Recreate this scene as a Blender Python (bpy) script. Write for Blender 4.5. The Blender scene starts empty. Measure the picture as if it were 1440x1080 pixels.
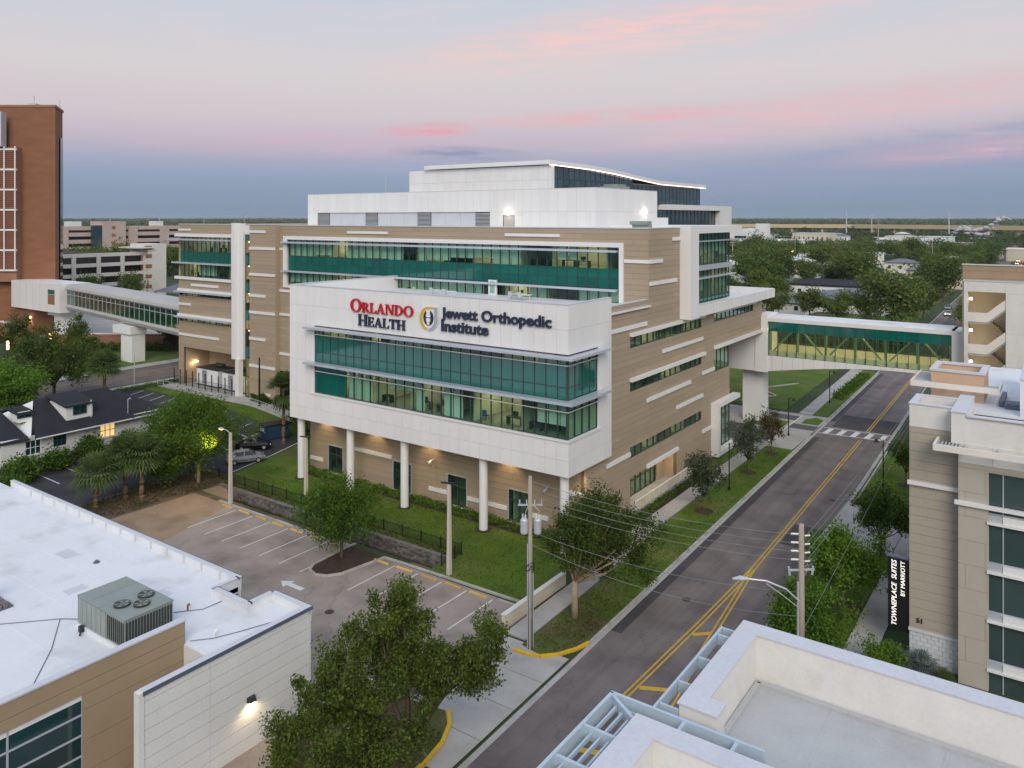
import bpy, bmesh, math, random
import numpy as np
from mathutils import Vector, Matrix
R = math.radians
SC = bpy.context.scene
COL = SC.collection
random.seed(7)

# ------------------------------------------------------------------ camera
cam = bpy.data.cameras.new("Camera")
cam.sensor_width = 36.0
cam.lens = 27.75
cam.shift_y = -0.1625
cam.clip_start = 0.5
cam.clip_end = 30000
camo = bpy.data.objects.new("Camera", cam)
COL.objects.link(camo)
camo.location = (0, 0, 30)
camo.rotation_euler = (R(90), 0, R(35.27))
SC.camera = camo

# ------------------------------------------------------------------ sky
SUN_AZ = (0.62, -0.78)      # horizontal direction towards the sun (behind the camera)
SUN_EL = 34.0
world = bpy.data.worlds.new("World")
SC.world = world
world.use_nodes = True
nt = world.node_tree
nt.nodes.clear()
N = nt.nodes.new
L = nt.links.new
def srgb(r, g, b):
    f = lambda c: (c/255/12.92) if c/255 <= 0.04045 else ((c/255+0.055)/1.055)**2.4
    return (f(r), f(g), f(b), 1)
out = N("ShaderNodeOutputWorld")
bg = N("ShaderNodeBackground")
tc = N("ShaderNodeTexCoord")
sep = N("ShaderNodeSeparateXYZ")
L(tc.outputs["Generated"], sep.inputs[0])
ramp = N("ShaderNodeValToRGB")
els = [(0.0, (124, 142, 163)), (0.03, (123, 142, 170)), (0.050, (133, 148, 177)), (0.070, (156, 156, 183)),
       (0.092, (184, 171, 185)), (0.125, (202, 188, 192)), (0.175, (209, 200, 199)), (0.27, (194, 200, 210)), (0.5, (190, 203, 222)), (1.0, (174, 195, 228))]
cr = ramp.color_ramp
while len(cr.elements) < len(els):
    cr.elements.new(0.5)
for e, (p, c) in zip(cr.elements, els):
    e.position = p
    e.color = srgb(*c)
L(sep.outputs["Z"], ramp.inputs[0])
def vmath(op, a, b=None):
    n = N("ShaderNodeVectorMath"); n.operation = op
    L(a, n.inputs[0])
    if b is not None:
        n.inputs[1].default_value = b
    return n
def fmath(op, a, b):
    n = N("ShaderNodeMath"); n.operation = op
    for i, s in enumerate((a, b)):
        if isinstance(s, (int, float)): n.inputs[i].default_value = s
        else: L(s, n.inputs[i])
    return n.outputs[0]
# thin streaky evening clouds, fixed in the sky
mp = vmath("MULTIPLY", tc.outputs["Generated"], (2.2, 2.2, 17.0))
nz = N("ShaderNodeTexNoise"); nz.inputs["Scale"].default_value = 1.7; nz.inputs["Detail"].default_value = 3; nz.inputs["Roughness"].default_value = 0.58
nz.inputs["Distortion"].default_value = 0.5
L(mp.outputs[0], nz.inputs["Vector"])
cl = N("ShaderNodeMapRange"); cl.inputs[1].default_value = 0.50; cl.inputs[2].default_value = 0.78; cl.clamp = True
L(nz.outputs["Fac"], cl.inputs[0])
hi_ = N('ShaderNodeMapRange'); hi_.inputs[1].default_value = 0.09; hi_.inputs[2].default_value = 0.2; L(sep.outputs['Z'], hi_.inputs[0])
mix1 = N("ShaderNodeMix"); mix1.data_type = 'RGBA'
L(fmath("MULTIPLY", fmath("MULTIPLY", cl.outputs[0], 0.5), hi_.outputs[0]), mix1.inputs[0])
L(ramp.outputs[0], mix1.inputs[6]); mix1.inputs[7].default_value = srgb(222, 200, 200)
mp2 = vmath("MULTIPLY", tc.outputs["Generated"], (7.0, 7.0, 60.0))
nz2 = N("ShaderNodeTexNoise"); nz2.inputs["Scale"].default_value = 2.2; nz2.inputs["Detail"].default_value = 4; nz2.inputs["Roughness"].default_value = 0.62
L(mp2.outputs[0], nz2.inputs["Vector"])
TH = R(35.27)
def sky_dir(az, el):
    a = R(az); e = R(el)
    return Vector((-math.sin(a)*math.cos(e), math.cos(a)*math.cos(e), math.sin(e)))
last = mix1.outputs[2]
# cloud banks: (azimuth west of north, elevation) in degrees, half length, half height, strength, colour, tilt
banks = [((27.07, 13.15), 0.34, 0.045, 0.85, (240, 196, 188), 0.12), ((41.34, 6.29), 0.07, 0.012, 1.2, (224, 150, 160), 0.04), ((27.07, 7.22), 0.24, 0.014, 1.0, (222, 168, 174), 0.03),
         ((11.88, 7.35), 0.36, 0.030, 0.8, (220, 178, 184), 0.10), ((47.96, 5.32), 0.26, 0.022, 0.6, (205, 166, 182), 0.02), ((38.88, 4.63), 0.10, 0.012, 1.0, (138, 138, 170), -0.03),
         ((7.68, 3.84), 0.42, 0.040, 1.0, (138, 146, 176), 0.10), ((3.78, 4.31), 0.20, 0.018, 0.7, (208, 168, 184), 0.06)]
nn = N("ShaderNodeMapRange"); nn.inputs[1].default_value = 0.28; nn.inputs[2].default_value = 0.70; nn.inputs[4].default_value = 1.7; nn.clamp = True
L(nz2.outputs["Fac"], nn.inputs[0])
for (u, v), hl, hh, st, c, tilt in banks:
    d = sky_dir(u, v)
    rt = Vector((d.y, -d.x, 0)).normalized(); up = rt.cross(d)
    a1 = rt*math.cos(tilt)+up*math.sin(tilt); a2 = up*math.cos(tilt)-rt*math.sin(tilt)
    rot = Matrix((a1, d, a2)).transposed().to_euler('XYZ')
    mpn = N("ShaderNodeMapping"); mpn.vector_type = 'TEXTURE'
    mpn.inputs["Location"].default_value = d; mpn.inputs["Rotation"].default_value = rot; mpn.inputs["Scale"].default_value = (hl, 0.5, hh)
    L(tc.outputs["Generated"], mpn.inputs[0])
    gr = N("ShaderNodeTexGradient"); gr.gradient_type = 'SPHERICAL'; L(mpn.outputs[0], gr.inputs[0])
    fac = fmath("MULTIPLY", fmath("MULTIPLY", gr.outputs["Fac"], nn.outputs[0]), st)
    m = N("ShaderNodeMix"); m.data_type = 'RGBA'; m.clamp_factor = True
    L(fac, m.inputs[0]); L(last, m.inputs[6]); m.inputs[7].default_value = srgb(*c)
    last = m.outputs[2]
# the physical dusk sky, mixed in
sky = N("ShaderNodeTexSky"); sky.sky_type = 'NISHITA'; sky.sun_disc = False
sky.sun_elevation = R(SUN_EL); sky.sun_rotation = math.atan2(SUN_AZ[0], SUN_AZ[1]); sky.dust_density = 1.5
skm = N("ShaderNodeMix"); skm.data_type = 'RGBA'; skm.blend_type = 'ADD'; skm.inputs[0].default_value = 1.0
sks = N("ShaderNodeVectorMath"); sks.operation = 'SCALE'; sks.inputs[3].default_value = 0.012
L(sky.outputs[0], sks.inputs[0])
scl = N("ShaderNodeVectorMath"); scl.operation = 'SCALE'; scl.inputs[3].default_value = 0.92
L(last, scl.inputs[0])
L(scl.outputs[0], skm.inputs[6]); L(sks.outputs[0], skm.inputs[7])
L(skm.outputs[2], bg.inputs[0]); bg.inputs[1].default_value = 1.0
L(bg.outputs[0], out.inputs[0])
# ------------------------------------------------------------------ sun (a broad low glow behind the camera)
sl = bpy.data.lights.new("Sun", 'SUN')
sl.energy = 1.7; sl.angle = R(35); sl.color = (1.0, 0.91, 0.79)
so = bpy.data.objects.new("Sun", sl); COL.objects.link(so)
sd = Vector((SUN_AZ[0]*math.cos(R(SUN_EL)), SUN_AZ[1]*math.cos(R(SUN_EL)), math.sin(R(SUN_EL)))).normalized()
so.rotation_euler = sd.to_track_quat('Z', 'Y').to_euler()
so.location = (20, -30, 60)
# ------------------------------------------------------------------ exposure
SC.view_settings.view_transform = 'Standard'
SC.view_settings.look = 'None'
SC.view_settings.exposure = 0.12
SC.view_settings.gamma = 1.0
SC.view_settings.use_curve_mapping = False
SC.render.engine = 'CYCLES'
SC.cycles.use_denoising = True
SC.cycles.max_bounces = 6
SC.cycles.diffuse_bounces = 2
SC.cycles.glossy_bounces = 3
SC.cycles.transmission_bounces = 4
SC.cycles.transparent_max_bounces = 12
SC.cycles.volume_bounces = 0
SC.cycles.sample_clamp_indirect = 4.0
SC.cycles.caustics_reflective = False
SC.cycles.caustics_refractive = False

# ------------------------------------------------------------------ materials
MATS = {}
def new_mat(name):
    m = bpy.data.materials.new(name); m.use_nodes = True
    t = m.node_tree
    b = t.nodes["Principled BSDF"]
    MATS[name] = m
    return m, t, b
def mat(name, col, rough=0.7, var=0.10, scale=0.6, fine=9.0, fvar=0.06, bump=0.0, bscale=20.0, metal=0.0, spec=0.35, objvar=0.0, stain=None, stain_scale=0.3, stain_lo=0.55, stain_hi=0.72, stretch=None, island=0.0):
    m, t, b = new_mat(name)
    n = t.nodes.new; l = t.links.new
    geo = n("ShaderNodeNewGeometry")
    vec = geo.outputs["Position"]
    if stretch:
        ml = n("ShaderNodeVectorMath"); ml.operation = 'MULTIPLY'; ml.inputs[1].default_value = stretch
        l(vec, ml.inputs[0]); vec = ml.outputs[0]
    def noise(s, d):
        k = n("ShaderNodeTexNoise"); k.inputs["Scale"].default_value = s; k.inputs["Detail"].default_value = d; l(vec, k.inputs["Vector"]); return k
    a = noise(scale, 5); c = noise(fine, 3)
    def mr(src, lo, hi):
        k = n("ShaderNodeMapRange"); k.inputs[1].default_value = 0.25; k.inputs[2].default_value = 0.75; k.inputs[3].default_value = lo; k.inputs[4].default_value = hi; l(src, k.inputs[0]); return k.outputs[0]
    v1 = mr(a.outputs["Fac"], 1-var, 1+var); v2 = mr(c.outputs["Fac"], 1-fvar, 1+fvar)
    mu = n("ShaderNodeMath"); mu.operation = 'MULTIPLY'; l(v1, mu.inputs[0]); l(v2, mu.inputs[1])
    val = mu.outputs[0]
    if objvar:
        oi = n("ShaderNodeObjectInfo")
        k = n("ShaderNodeMapRange"); k.inputs[3].default_value = 1-objvar; k.inputs[4].default_value = 1+objvar; l(oi.outputs["Random"], k.inputs[0])
        mu2 = n("ShaderNodeMath"); mu2.operation = 'MULTIPLY'; l(val, mu2.inputs[0]); l(k.outputs[0], mu2.inputs[1]); val = mu2.outputs[0]
    if island:
        k = n("ShaderNodeMapRange"); k.inputs[3].default_value = 1-island; k.inputs[4].default_value = 1+island; l(geo.outputs["Random Per Island"], k.inputs[0])
        mu3 = n("ShaderNodeMath"); mu3.operation = 'MULTIPLY'; l(val, mu3.inputs[0]); l(k.outputs[0], mu3.inputs[1]); val = mu3.outputs[0]
    base = n("ShaderNodeRGB"); base.outputs[0].default_value = (*col, 1)
    csrc = base.outputs[0]
    if stain:
        s2 = noise(stain_scale, 6)
        k = n("ShaderNodeMapRange"); k.inputs[1].default_value = stain_lo; k.inputs[2].default_value = stain_hi; k.clamp = True; l(s2.outputs["Fac"], k.inputs[0])
        mx = n("ShaderNodeMix"); mx.data_type = 'RGBA'; l(k.outputs[0], mx.inputs[0]); l(csrc, mx.inputs[6]); mx.inputs[7].default_value = (*stain, 1); csrc = mx.outputs[2]
    sc = n("ShaderNodeVectorMath"); sc.operation = 'SCALE'; l(csrc, sc.inputs[0]); l(val, sc.inputs[3])
    l(sc.outputs[0], b.inputs["Base Color"])
    b.inputs["Roughness"].default_value = rough; b.inputs["Metallic"].default_value = metal
    b.inputs["Specular IOR Level"].default_value = spec
    if bump:
        bs = noise(bscale, 4)
        bp = n("ShaderNodeBump"); bp.inputs["Strength"].default_value = bump; bp.inputs["Distance"].default_value = 0.05
        l(bs.outputs["Fac"], bp.inputs["Height"]); l(bp.outputs[0], b.inputs["Normal"])
    return m
def emis(name, col, s):
    m, t, b = new_mat(name)
    b.inputs["Base Color"].default_value = (*col, 1)
    b.inputs["Emission Color"].default_value = (*col, 1); b.inputs["Emission Strength"].default_value = s
    return m
def glass(name, tint, refl=0.09, rough=0.03, body=None, bodyfac=0.0):
    m, t, b = new_mat(name)
    n = t.nodes.new; l = t.links.new
    t.nodes.remove(b)
    o = t.nodes["Material Output"]
    tr = n("ShaderNodeBsdfTransparent"); tr.inputs[0].default_value = (*tint, 1)
    gl = n("ShaderNodeBsdfGlossy"); gl.inputs["Roughness"].default_value = rough; gl.inputs[0].default_value = (0.9, 0.95, 0.95, 1)
    lw = n("ShaderNodeLayerWeight"); lw.inputs[0].default_value = 0.5
    pw = n("ShaderNodeMath"); pw.operation = 'POWER'; l(lw.outputs["Facing"], pw.inputs[0]); pw.inputs[1].default_value = 4.0
    ad = n("ShaderNodeMath"); ad.operation = 'MULTIPLY_ADD'; l(pw.outputs[0], ad.inputs[0]); ad.inputs[1].default_value = 0.8; ad.inputs[2].default_value = refl; ad.use_clamp = True
    # slight waviness of the panes
    geo = n("ShaderNodeNewGeometry"); ns = n("ShaderNodeTexNoise"); ns.inputs["Scale"].default_value = 0.55; l(geo.outputs["Position"], ns.inputs["Vector"])
    bp = n("ShaderNodeBump"); bp.inputs["Strength"].default_value = 0.25; bp.inputs["Distance"].default_value = 0.03; l(ns.outputs["Fac"], bp.inputs["Height"]); l(bp.outputs[0], gl.inputs["Normal"])
    base = tr.outputs[0]
    if body:
        df = n("ShaderNodeBsdfDiffuse"); df.inputs[0].default_value = (*body, 1)
        mb = n("ShaderNodeMixShader"); mb.inputs[0].default_value = bodyfac; l(tr.outputs[0], mb.inputs[1]); l(df.outputs[0], mb.inputs[2]); base = mb.outputs[0]
    mx = n("ShaderNodeMixShader"); l(ad.outputs[0], mx.inputs[0]); l(base, mx.inputs[1]); l(gl.outputs[0], mx.inputs[2])
    l(mx.outputs[0], o.inputs[0])
    return m
def leaf_mat(name, dark, light, trans=0.25):
    m, t, b = new_mat(name)
    n = t.nodes.new; l = t.links.new
    t.nodes.remove(b); o = t.nodes["Material Output"]
    geo = n("ShaderNodeNewGeometry"); oi = n("ShaderNodeObjectInfo")
    ns = n("ShaderNodeTexNoise"); ns.inputs["Scale"].default_value = 0.9; ns.inputs["Detail"].default_value = 3; l(geo.outputs["Position"], ns.inputs["Vector"])
    a = n("ShaderNodeMath"); a.operation = 'MULTIPLY_ADD'; l(geo.outputs["Random Per Island"], a.inputs[0]); a.inputs[1].default_value = 0.55; l(ns.outputs["Fac"], a.inputs[2])
    a2 = n("ShaderNodeMath"); a2.operation = 'MULTIPLY_ADD'; l(oi.outputs["Random"], a2.inputs[0]); a2.inputs[1].default_value = 0.35; l(a.outputs[0], a2.inputs[2])
    mr = n("ShaderNodeMapRange"); mr.inputs[1].default_value = 0.50; mr.inputs[2].default_value = 1.30; l(a2.outputs[0], mr.inputs[0])
    mx = n("ShaderNodeMix"); mx.data_type = 'RGBA'; l(mr.outputs[0], mx.inputs[0]); mx.inputs[6].default_value = (*dark, 1); mx.inputs[7].default_value = (*light, 1)
    df = n("ShaderNodeBsdfDiffuse"); tl = n("ShaderNodeBsdfTranslucent")
    l(mx.outputs[2], df.inputs[0]); l(mx.outputs[2], tl.inputs[0])
    ms = n("ShaderNodeMixShader"); ms.inputs[0].default_value = trans; l(df.outputs[0], ms.inputs[1]); l(tl.outputs[0], ms.inputs[2])
    gl = n("ShaderNodeBsdfGlossy"); gl.inputs["Roughness"].default_value = 0.45; gl.inputs[0].default_value = (1, 1, 1, 1)
    m2 = n("ShaderNodeMixShader"); m2.inputs[0].default_value = 0.006; l(ms.outputs[0], m2.inputs[1]); l(gl.outputs[0], m2.inputs[2])
    l(m2.outputs[0], o.inputs[0])
    return m

mat("white_panel", (0.80, 0.79, 0.77), 0.42, 0.03, 0.25, 6, 0.02, objvar=0.025, spec=0.4, stain=(0.70, 0.69, 0.66), stain_scale=0.7, stain_lo=0.58, stain_hi=0.95, stretch=(1, 1, 0.15))
mat("white_core", (0.36, 0.36, 0.36), 0.8)
mat("tan_siding", (0.405, 0.318, 0.222), 0.62, 0.05, 0.35, 12, 0.05, stretch=(0.25, 0.25, 2.2), island=0.055)
mat("tan_core", (0.15, 0.11, 0.07), 0.8)
mat("white_trim", (0.80, 0.79, 0.77), 0.4, 0.03)
mat("column_white", (0.80, 0.80, 0.79), 0.5, 0.03)
mat("alu", (0.60, 0.63, 0.70), 0.35, 0.05, metal=0.35, spec=0.5)
mat("mullion", (0.05, 0.075, 0.072), 0.45)
mat("dark_metal", (0.015, 0.015, 0.017), 0.45)
mat("spandrel", (0.005, 0.125, 0.100), 0.05, 0.10, 0.25, 3, 0.03, spec=1.0, objvar=0.12, bump=0.04, bscale=0.6)
mat("spandrel_dark", (0.010, 0.045, 0.045), 0.08, 0.12, 0.25, 3, 0.03, spec=0.8, objvar=0.18)
glass("vision", (0.80, 0.945, 0.875), 0.035, body=(0.01, 0.08, 0.06), bodyfac=0.04)
glass("vision_grey", (0.50, 0.56, 0.57), 0.10)
glass("bridge_dark_glass", (0.45, 0.52, 0.47), 0.08)
glass("bridge_west_glass", (0.55, 0.76, 0.67), 0.03)
glass("bridge_glass", (0.88, 0.95, 0.86), 0.02)
mat("hotel_glass", (0.050, 0.082, 0.082), 0.06, 0.12, 0.3, spec=0.7, objvar=0.15)
mat("dark_glass", (0.008, 0.040, 0.046), 0.05, 0.2, 0.3, spec=0.8, objvar=0.2)
mat("tower_glass", (0.03, 0.06, 0.075), 0.08, 0.2, 0.3, spec=0.8, objvar=0.25)
mat("room_wall", (0.62, 0.58, 0.48), 0.9)
mat("room_floor", (0.30, 0.27, 0.22), 0.7)
mat("blind", (0.80, 0.82, 0.78), 0.9, objvar=0.08)
mat("furniture", (0.03, 0.035, 0.04), 0.6)
mat("chair_blue", (0.03, 0.09, 0.25), 0.6)
mat("wood_and_dim_glow", (0.30, 0.16, 0.07), 0.6)  # cabinet wood; the same brown is painted for dimly glowing windows
emis("lamp_warm", (1.0, 0.80, 0.50), 12.0)
emis("lamp_room", (1.0, 0.82, 0.52), 19.0)
emis("lamp_bridge", (1.0, 0.80, 0.48), 11.0)
emis("lamp_amber", (1.0, 0.55, 0.18), 9.0)
emis("lamp_white", (1.0, 0.93, 0.80), 14.0)
emis("strip_pink", (1.0, 0.74, 0.66), 2.6)
emis("lit_window", (1.0, 0.66, 0.26), 0.75)
emis("head_light", (1.0, 0.82, 0.58), 14.0)
emis("tail_light", (1.0, 0.10, 0.05), 3.0)
def asphalt(name, col, dark, lanes=False, crack=0.26):
    m = mat(name, col, 0.88, 0.12, 0.35, 30, 0.16, bump=0.25, bscale=60, stain=dark, stain_scale=0.3, stain_lo=0.44, stain_hi=0.68)
    t = m.node_tree; n = t.nodes.new; l = t.links.new; b = t.nodes["Principled BSDF"]
    src = b.inputs["Base Color"].links[0].from_socket
    geo = n("ShaderNodeNewGeometry"); wob = n("ShaderNodeTexNoise"); wob.inputs["Scale"].default_value = 0.5; wob.inputs["Detail"].default_value = 4; l(geo.outputs["Position"], wob.inputs["Vector"])
    ad = n("ShaderNodeVectorMath"); ad.operation = 'MULTIPLY_ADD'; l(wob.outputs["Color"], ad.inputs[0]); ad.inputs[1].default_value = (2.5, 2.5, 0); l(geo.outputs["Position"], ad.inputs[2])
    vo = n("ShaderNodeTexVoronoi"); vo.feature = 'DISTANCE_TO_EDGE'; vo.inputs["Scale"].default_value = 0.16; l(ad.outputs[0], vo.inputs["Vector"])
    ck = n("ShaderNodeMapRange"); ck.inputs[1].default_value = 0.004; ck.inputs[2].default_value = 0.011; ck.inputs[3].default_value = 1-crack*0.55; ck.inputs[4].default_value = 1.0; l(vo.outputs["Distance"], ck.inputs[0])
    val = ck.outputs[0]
    if lanes:
        st = n("ShaderNodeVectorMath"); st.operation = 'MULTIPLY'; st.inputs[1].default_value = (0.85, 0.018, 0); l(geo.outputs["Position"], st.inputs[0])
        ns = n("ShaderNodeTexNoise"); ns.inputs["Scale"].default_value = 1.0; ns.inputs["Detail"].default_value = 3; l(st.outputs[0], ns.inputs["Vector"])
        mr = n("ShaderNodeMapRange"); mr.inputs[1].default_value = 0.3; mr.inputs[2].default_value = 0.7; mr.inputs[3].default_value = 0.80; mr.inputs[4].default_value = 1.18; l(ns.outputs["Fac"], mr.inputs[0])
        mu = n("ShaderNodeMath"); mu.operation = 'MULTIPLY'; l(val, mu.inputs[0]); l(mr.outputs[0], mu.inputs[1]); val = mu.outputs[0]
    sc = n("ShaderNodeVectorMath"); sc.operation = 'SCALE'; l(src, sc.inputs[0]); l(val, sc.inputs[3]); l(sc.outputs[0], b.inputs["Base Color"])
    return m
asphalt("road_asphalt", (0.195, 0.163, 0.150), (0.140, 0.117, 0.110), True)
asphalt("lot_asphalt", (0.36, 0.300, 0.255), (0.25, 0.205, 0.175), False)
asphalt("lot_worn", (0.34, 0.25, 0.165), (0.26, 0.185, 0.12), False)
asphalt("dark_asphalt", (0.062, 0.062, 0.068), (0.040, 0.040, 0.045), False)
asphalt("patch_asphalt", (0.075, 0.068, 0.070), (0.055, 0.050, 0.052), False)
mat("concrete", (0.44, 0.42, 0.385), 0.85, 0.10, 0.6, 18, 0.07, bump=0.15, bscale=40, stain=(0.33, 0.31, 0.28), stain_scale=0.35, stain_lo=0.52, stain_hi=0.74)
mat("kerb", (0.46, 0.44, 0.40), 0.85, 0.14, 0.9, 18, 0.08, stain=(0.27, 0.25, 0.22), stain_scale=0.8, stain_lo=0.5, stain_hi=0.7)
mat("wall_stucco", (0.66, 0.60, 0.47), 0.85, 0.06)
mat("paint_white", (0.72, 0.72, 0.70), 0.7, 0.10, 1.5, 14, 0.15)
mat("paint_yellow", (0.62, 0.37, 0.030), 0.7, 0.12, 1.5, 14, 0.18)
mat("kerb_yellow", (0.72, 0.43, 0.025), 0.6, 0.08, 1.2)
mat("wheelstop", (0.68, 0.43, 0.13), 0.75, 0.12, 1.2, objvar=0.15)
mat("paint_blue", (0.03, 0.16, 0.55), 0.7)
mat("paver_dark", (0.11, 0.105, 0.105), 0.85, 0.12, 1.0)
mat("grass", (0.078, 0.142, 0.008), 0.95, 0.28, 0.25, 7.0, 0.30, bump=0.8, bscale=14, stain=(0.135, 0.140, 0.038), stain_scale=0.22, stain_lo=0.47, stain_hi=0.70)
mat("grass_dry", (0.085, 0.105, 0.025), 0.95, 0.3, 0.4, 7, 0.3, bump=0.8, bscale=14, stain=(0.13, 0.085, 0.045), stain_scale=0.35, stain_lo=0.47, stain_hi=0.62)
mat("mulch", (0.060, 0.040, 0.028), 0.95, 0.3, 1.2, 16, 0.35, bump=0.9, bscale=18)
mat("soil", (0.16, 0.115, 0.075), 0.95, 0.25, 0.5, 9, 0.25, bump=0.6, bscale=10, stain=(0.07, 0.075, 0.03), stain_scale=0.3, stain_lo=0.48, stain_hi=0.62)
mat("ground_far", (0.045, 0.070, 0.024), 0.95, 0.3, 0.012, 0.08, 0.35)
mat("stone", (0.17, 0.152, 0.138), 0.85, 0.3, 1.5, 12, 0.3, bump=0.6, island=0.45)
mat("brick", (0.26, 0.118, 0.064), 0.85, 0.14, 0.22, 4, 0.12, stretch=(1, 1, 3.5))
mat("brick_light", (0.33, 0.165, 0.105), 0.85, 0.12, 0.25, 4, 0.12, stretch=(1, 1, 3.5))
mat("louver_red", (0.33, 0.135, 0.085), 0.7, 0.08)
mat("white_paint", (0.80, 0.80, 0.78), 0.6, 0.04)
mat("white_siding", (0.74, 0.74, 0.72), 0.7, 0.05, 0.4)
mat("precast", (0.76, 0.72, 0.65), 0.8, 0.08, 0.3)
mat("bridge_roof", (0.46, 0.45, 0.43), 0.5, 0.06, 0.2)
mat("precast_pink", (0.55, 0.43, 0.38), 0.8, 0.08, 0.2)
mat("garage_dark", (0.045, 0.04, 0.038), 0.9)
mat("shingle", (0.022, 0.023, 0.028), 0.9, 0.22, 0.5, 12, 0.3, bump=0.6, bscale=12)
mat("shingle_grey", (0.17, 0.19, 0.21), 0.85, 0.12, 0.3)
mat("roof_membrane", (0.76, 0.78, 0.80), 0.5, 0.03, 0.3, 3, 0.03, stain=(0.55, 0.55, 0.54), stain_scale=0.35, stain_lo=0.53, stain_hi=0.82)
mat("roof_grey", (0.48, 0.49, 0.49), 0.8, 0.08, 0.7, 9, 0.05, stain=(0.33, 0.32, 0.30), stain_scale=0.35, stain_lo=0.55, stain_hi=0.75)
mat("cap_metal", (0.66, 0.67, 0.70), 0.4, 0.04, metal=0.2)
mat("cap_dark", (0.13, 0.15, 0.21), 0.5, 0.10, metal=0.2)
mat("cream_stucco", (0.74, 0.72, 0.68), 0.8, 0.05, 0.8, 9, 0.04, stain=(0.58, 0.54, 0.46), stain_scale=0.5, stain_lo=0.58, stain_hi=0.8)
mat("beige_stucco", (0.47, 0.43, 0.36), 0.85, 0.05, 0.7, 25, 0.06)
mat("beige_siding", (0.42, 0.375, 0.30), 0.8, 0.05, 0.6)
mat("stucco_tan", (0.36, 0.27, 0.17), 0.85, 0.06, 0.6, 25, 0.06)
mat("stucco_orange", (0.60, 0.41, 0.27), 0.8, 0.06)
mat("block_white", (0.62, 0.64, 0.66), 0.75, 0.06, objvar=0.05)
mat("steel_blue", (0.50, 0.60, 0.68), 0.4, 0.06, 1.0, metal=0.15, stain=(0.36, 0.40, 0.42), stain_scale=0.9, stain_lo=0.62, stain_hi=0.8)
mat("hvac", (0.27, 0.305, 0.28), 0.55, 0.08, 0.8)
mat("hvac_dark", (0.04, 0.047, 0.045), 0.6)
mat("wood_pole", (0.36, 0.31, 0.25), 0.9, 0.18, 0.8, 14, 0.18, stretch=(4, 4, 0.6))
mat("concrete_pole", (0.58, 0.53, 0.45), 0.8, 0.08)
mat("galv", (0.55, 0.58, 0.62), 0.45, 0.08, metal=0.3)
mat("wire", (0.24, 0.25, 0.27), 0.5)
mat("bark", (0.14, 0.105, 0.075), 0.95, 0.25, 2.0, 14, 0.25, bump=0.6, bscale=10)
mat("bark_pale", (0.34, 0.26, 0.17), 0.95, 0.2, 2.0, 14, 0.2)
mat("palm_bark", (0.20, 0.125, 0.075), 0.95, 0.3, 3.0, 14, 0.3, bump=0.8, bscale=8)
leaf_mat("leaf_oak", (0.026, 0.050, 0.009), (0.150, 0.200, 0.040), 0.32)
leaf_mat("leaf_green", (0.026, 0.066, 0.009), (0.130, 0.225, 0.030), 0.32)
leaf_mat("leaf_bright", (0.032, 0.088, 0.010), (0.150, 0.270, 0.030), 0.32)
leaf_mat("leaf_grey", (0.040, 0.062, 0.034), (0.13, 0.155, 0.085), 0.3)
leaf_mat("leaf_brown", (0.06, 0.045, 0.02), (0.14, 0.11, 0.05))
leaf_mat("leaf_palm", (0.045, 0.085, 0.022), (0.14, 0.19, 0.06))
leaf_mat("leaf_grass", (0.050, 0.090, 0.012), (0.140, 0.200, 0.030), 0.3)
leaf_mat("leaf_silver", (0.10, 0.14, 0.13), (0.22, 0.27, 0.24))
leaf_mat("leaf_mid", (0.046, 0.085, 0.018), (0.195, 0.245, 0.060), 0.4)
leaf_mat("leaf_mid_bright", (0.055, 0.115, 0.026), (0.18, 0.27, 0.07), 0.4)
leaf_mat("leaf_far", (0.044, 0.075, 0.022), (0.155, 0.195, 0.060), 0.4)
mat("car_black", (0.012, 0.012, 0.014), 0.15, 0.0, spec=0.6)
mat("car_grey", (0.36, 0.37, 0.39), 0.25, 0.0, metal=0.4, spec=0.6)
mat("car_white", (0.70, 0.70, 0.71), 0.25, 0.0, spec=0.6)
mat("car_red", (0.28, 0.03, 0.025), 0.25, 0.0, spec=0.6)
mat("car_blue", (0.04, 0.08, 0.2), 0.25, 0.0, spec=0.6)
mat("car_glass", (0.015, 0.018, 0.02), 0.05, 0.0, spec=0.8)
mat("rubber", (0.015, 0.015, 0.015), 0.9)
mat("bin_blue", (0.02, 0.05, 0.10), 0.5, 0.1)
mat("sign_red", (0.52, 0.012, 0.022), 0.4, 0.02)
mat("sign_navy", (0.025, 0.035, 0.070), 0.4, 0.02)
mat("sign_gold", (0.70, 0.42, 0.05), 0.4, 0.02)
mat("sign_grey", (0.38, 0.42, 0.49), 0.4, 0.02)
mat("sign_black", (0.012, 0.012, 0.014), 0.5, 0.02)
emis("sign_lit", (1.0, 0.95, 0.84), 0.85)
mat("orange_wall", (0.55, 0.16, 0.05), 0.8)
mat("viaduct", (0.62, 0.47, 0.28), 0.85, 0.05, 0.02)
mat("roof_white_far", (0.62, 0.63, 0.66), 0.7, 0.06, 0.05)
mat("steel_green", (0.22, 0.30, 0.20), 0.5)
emis("traffic_red", (1.0, 0.2, 0.12), 4.0)

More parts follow.
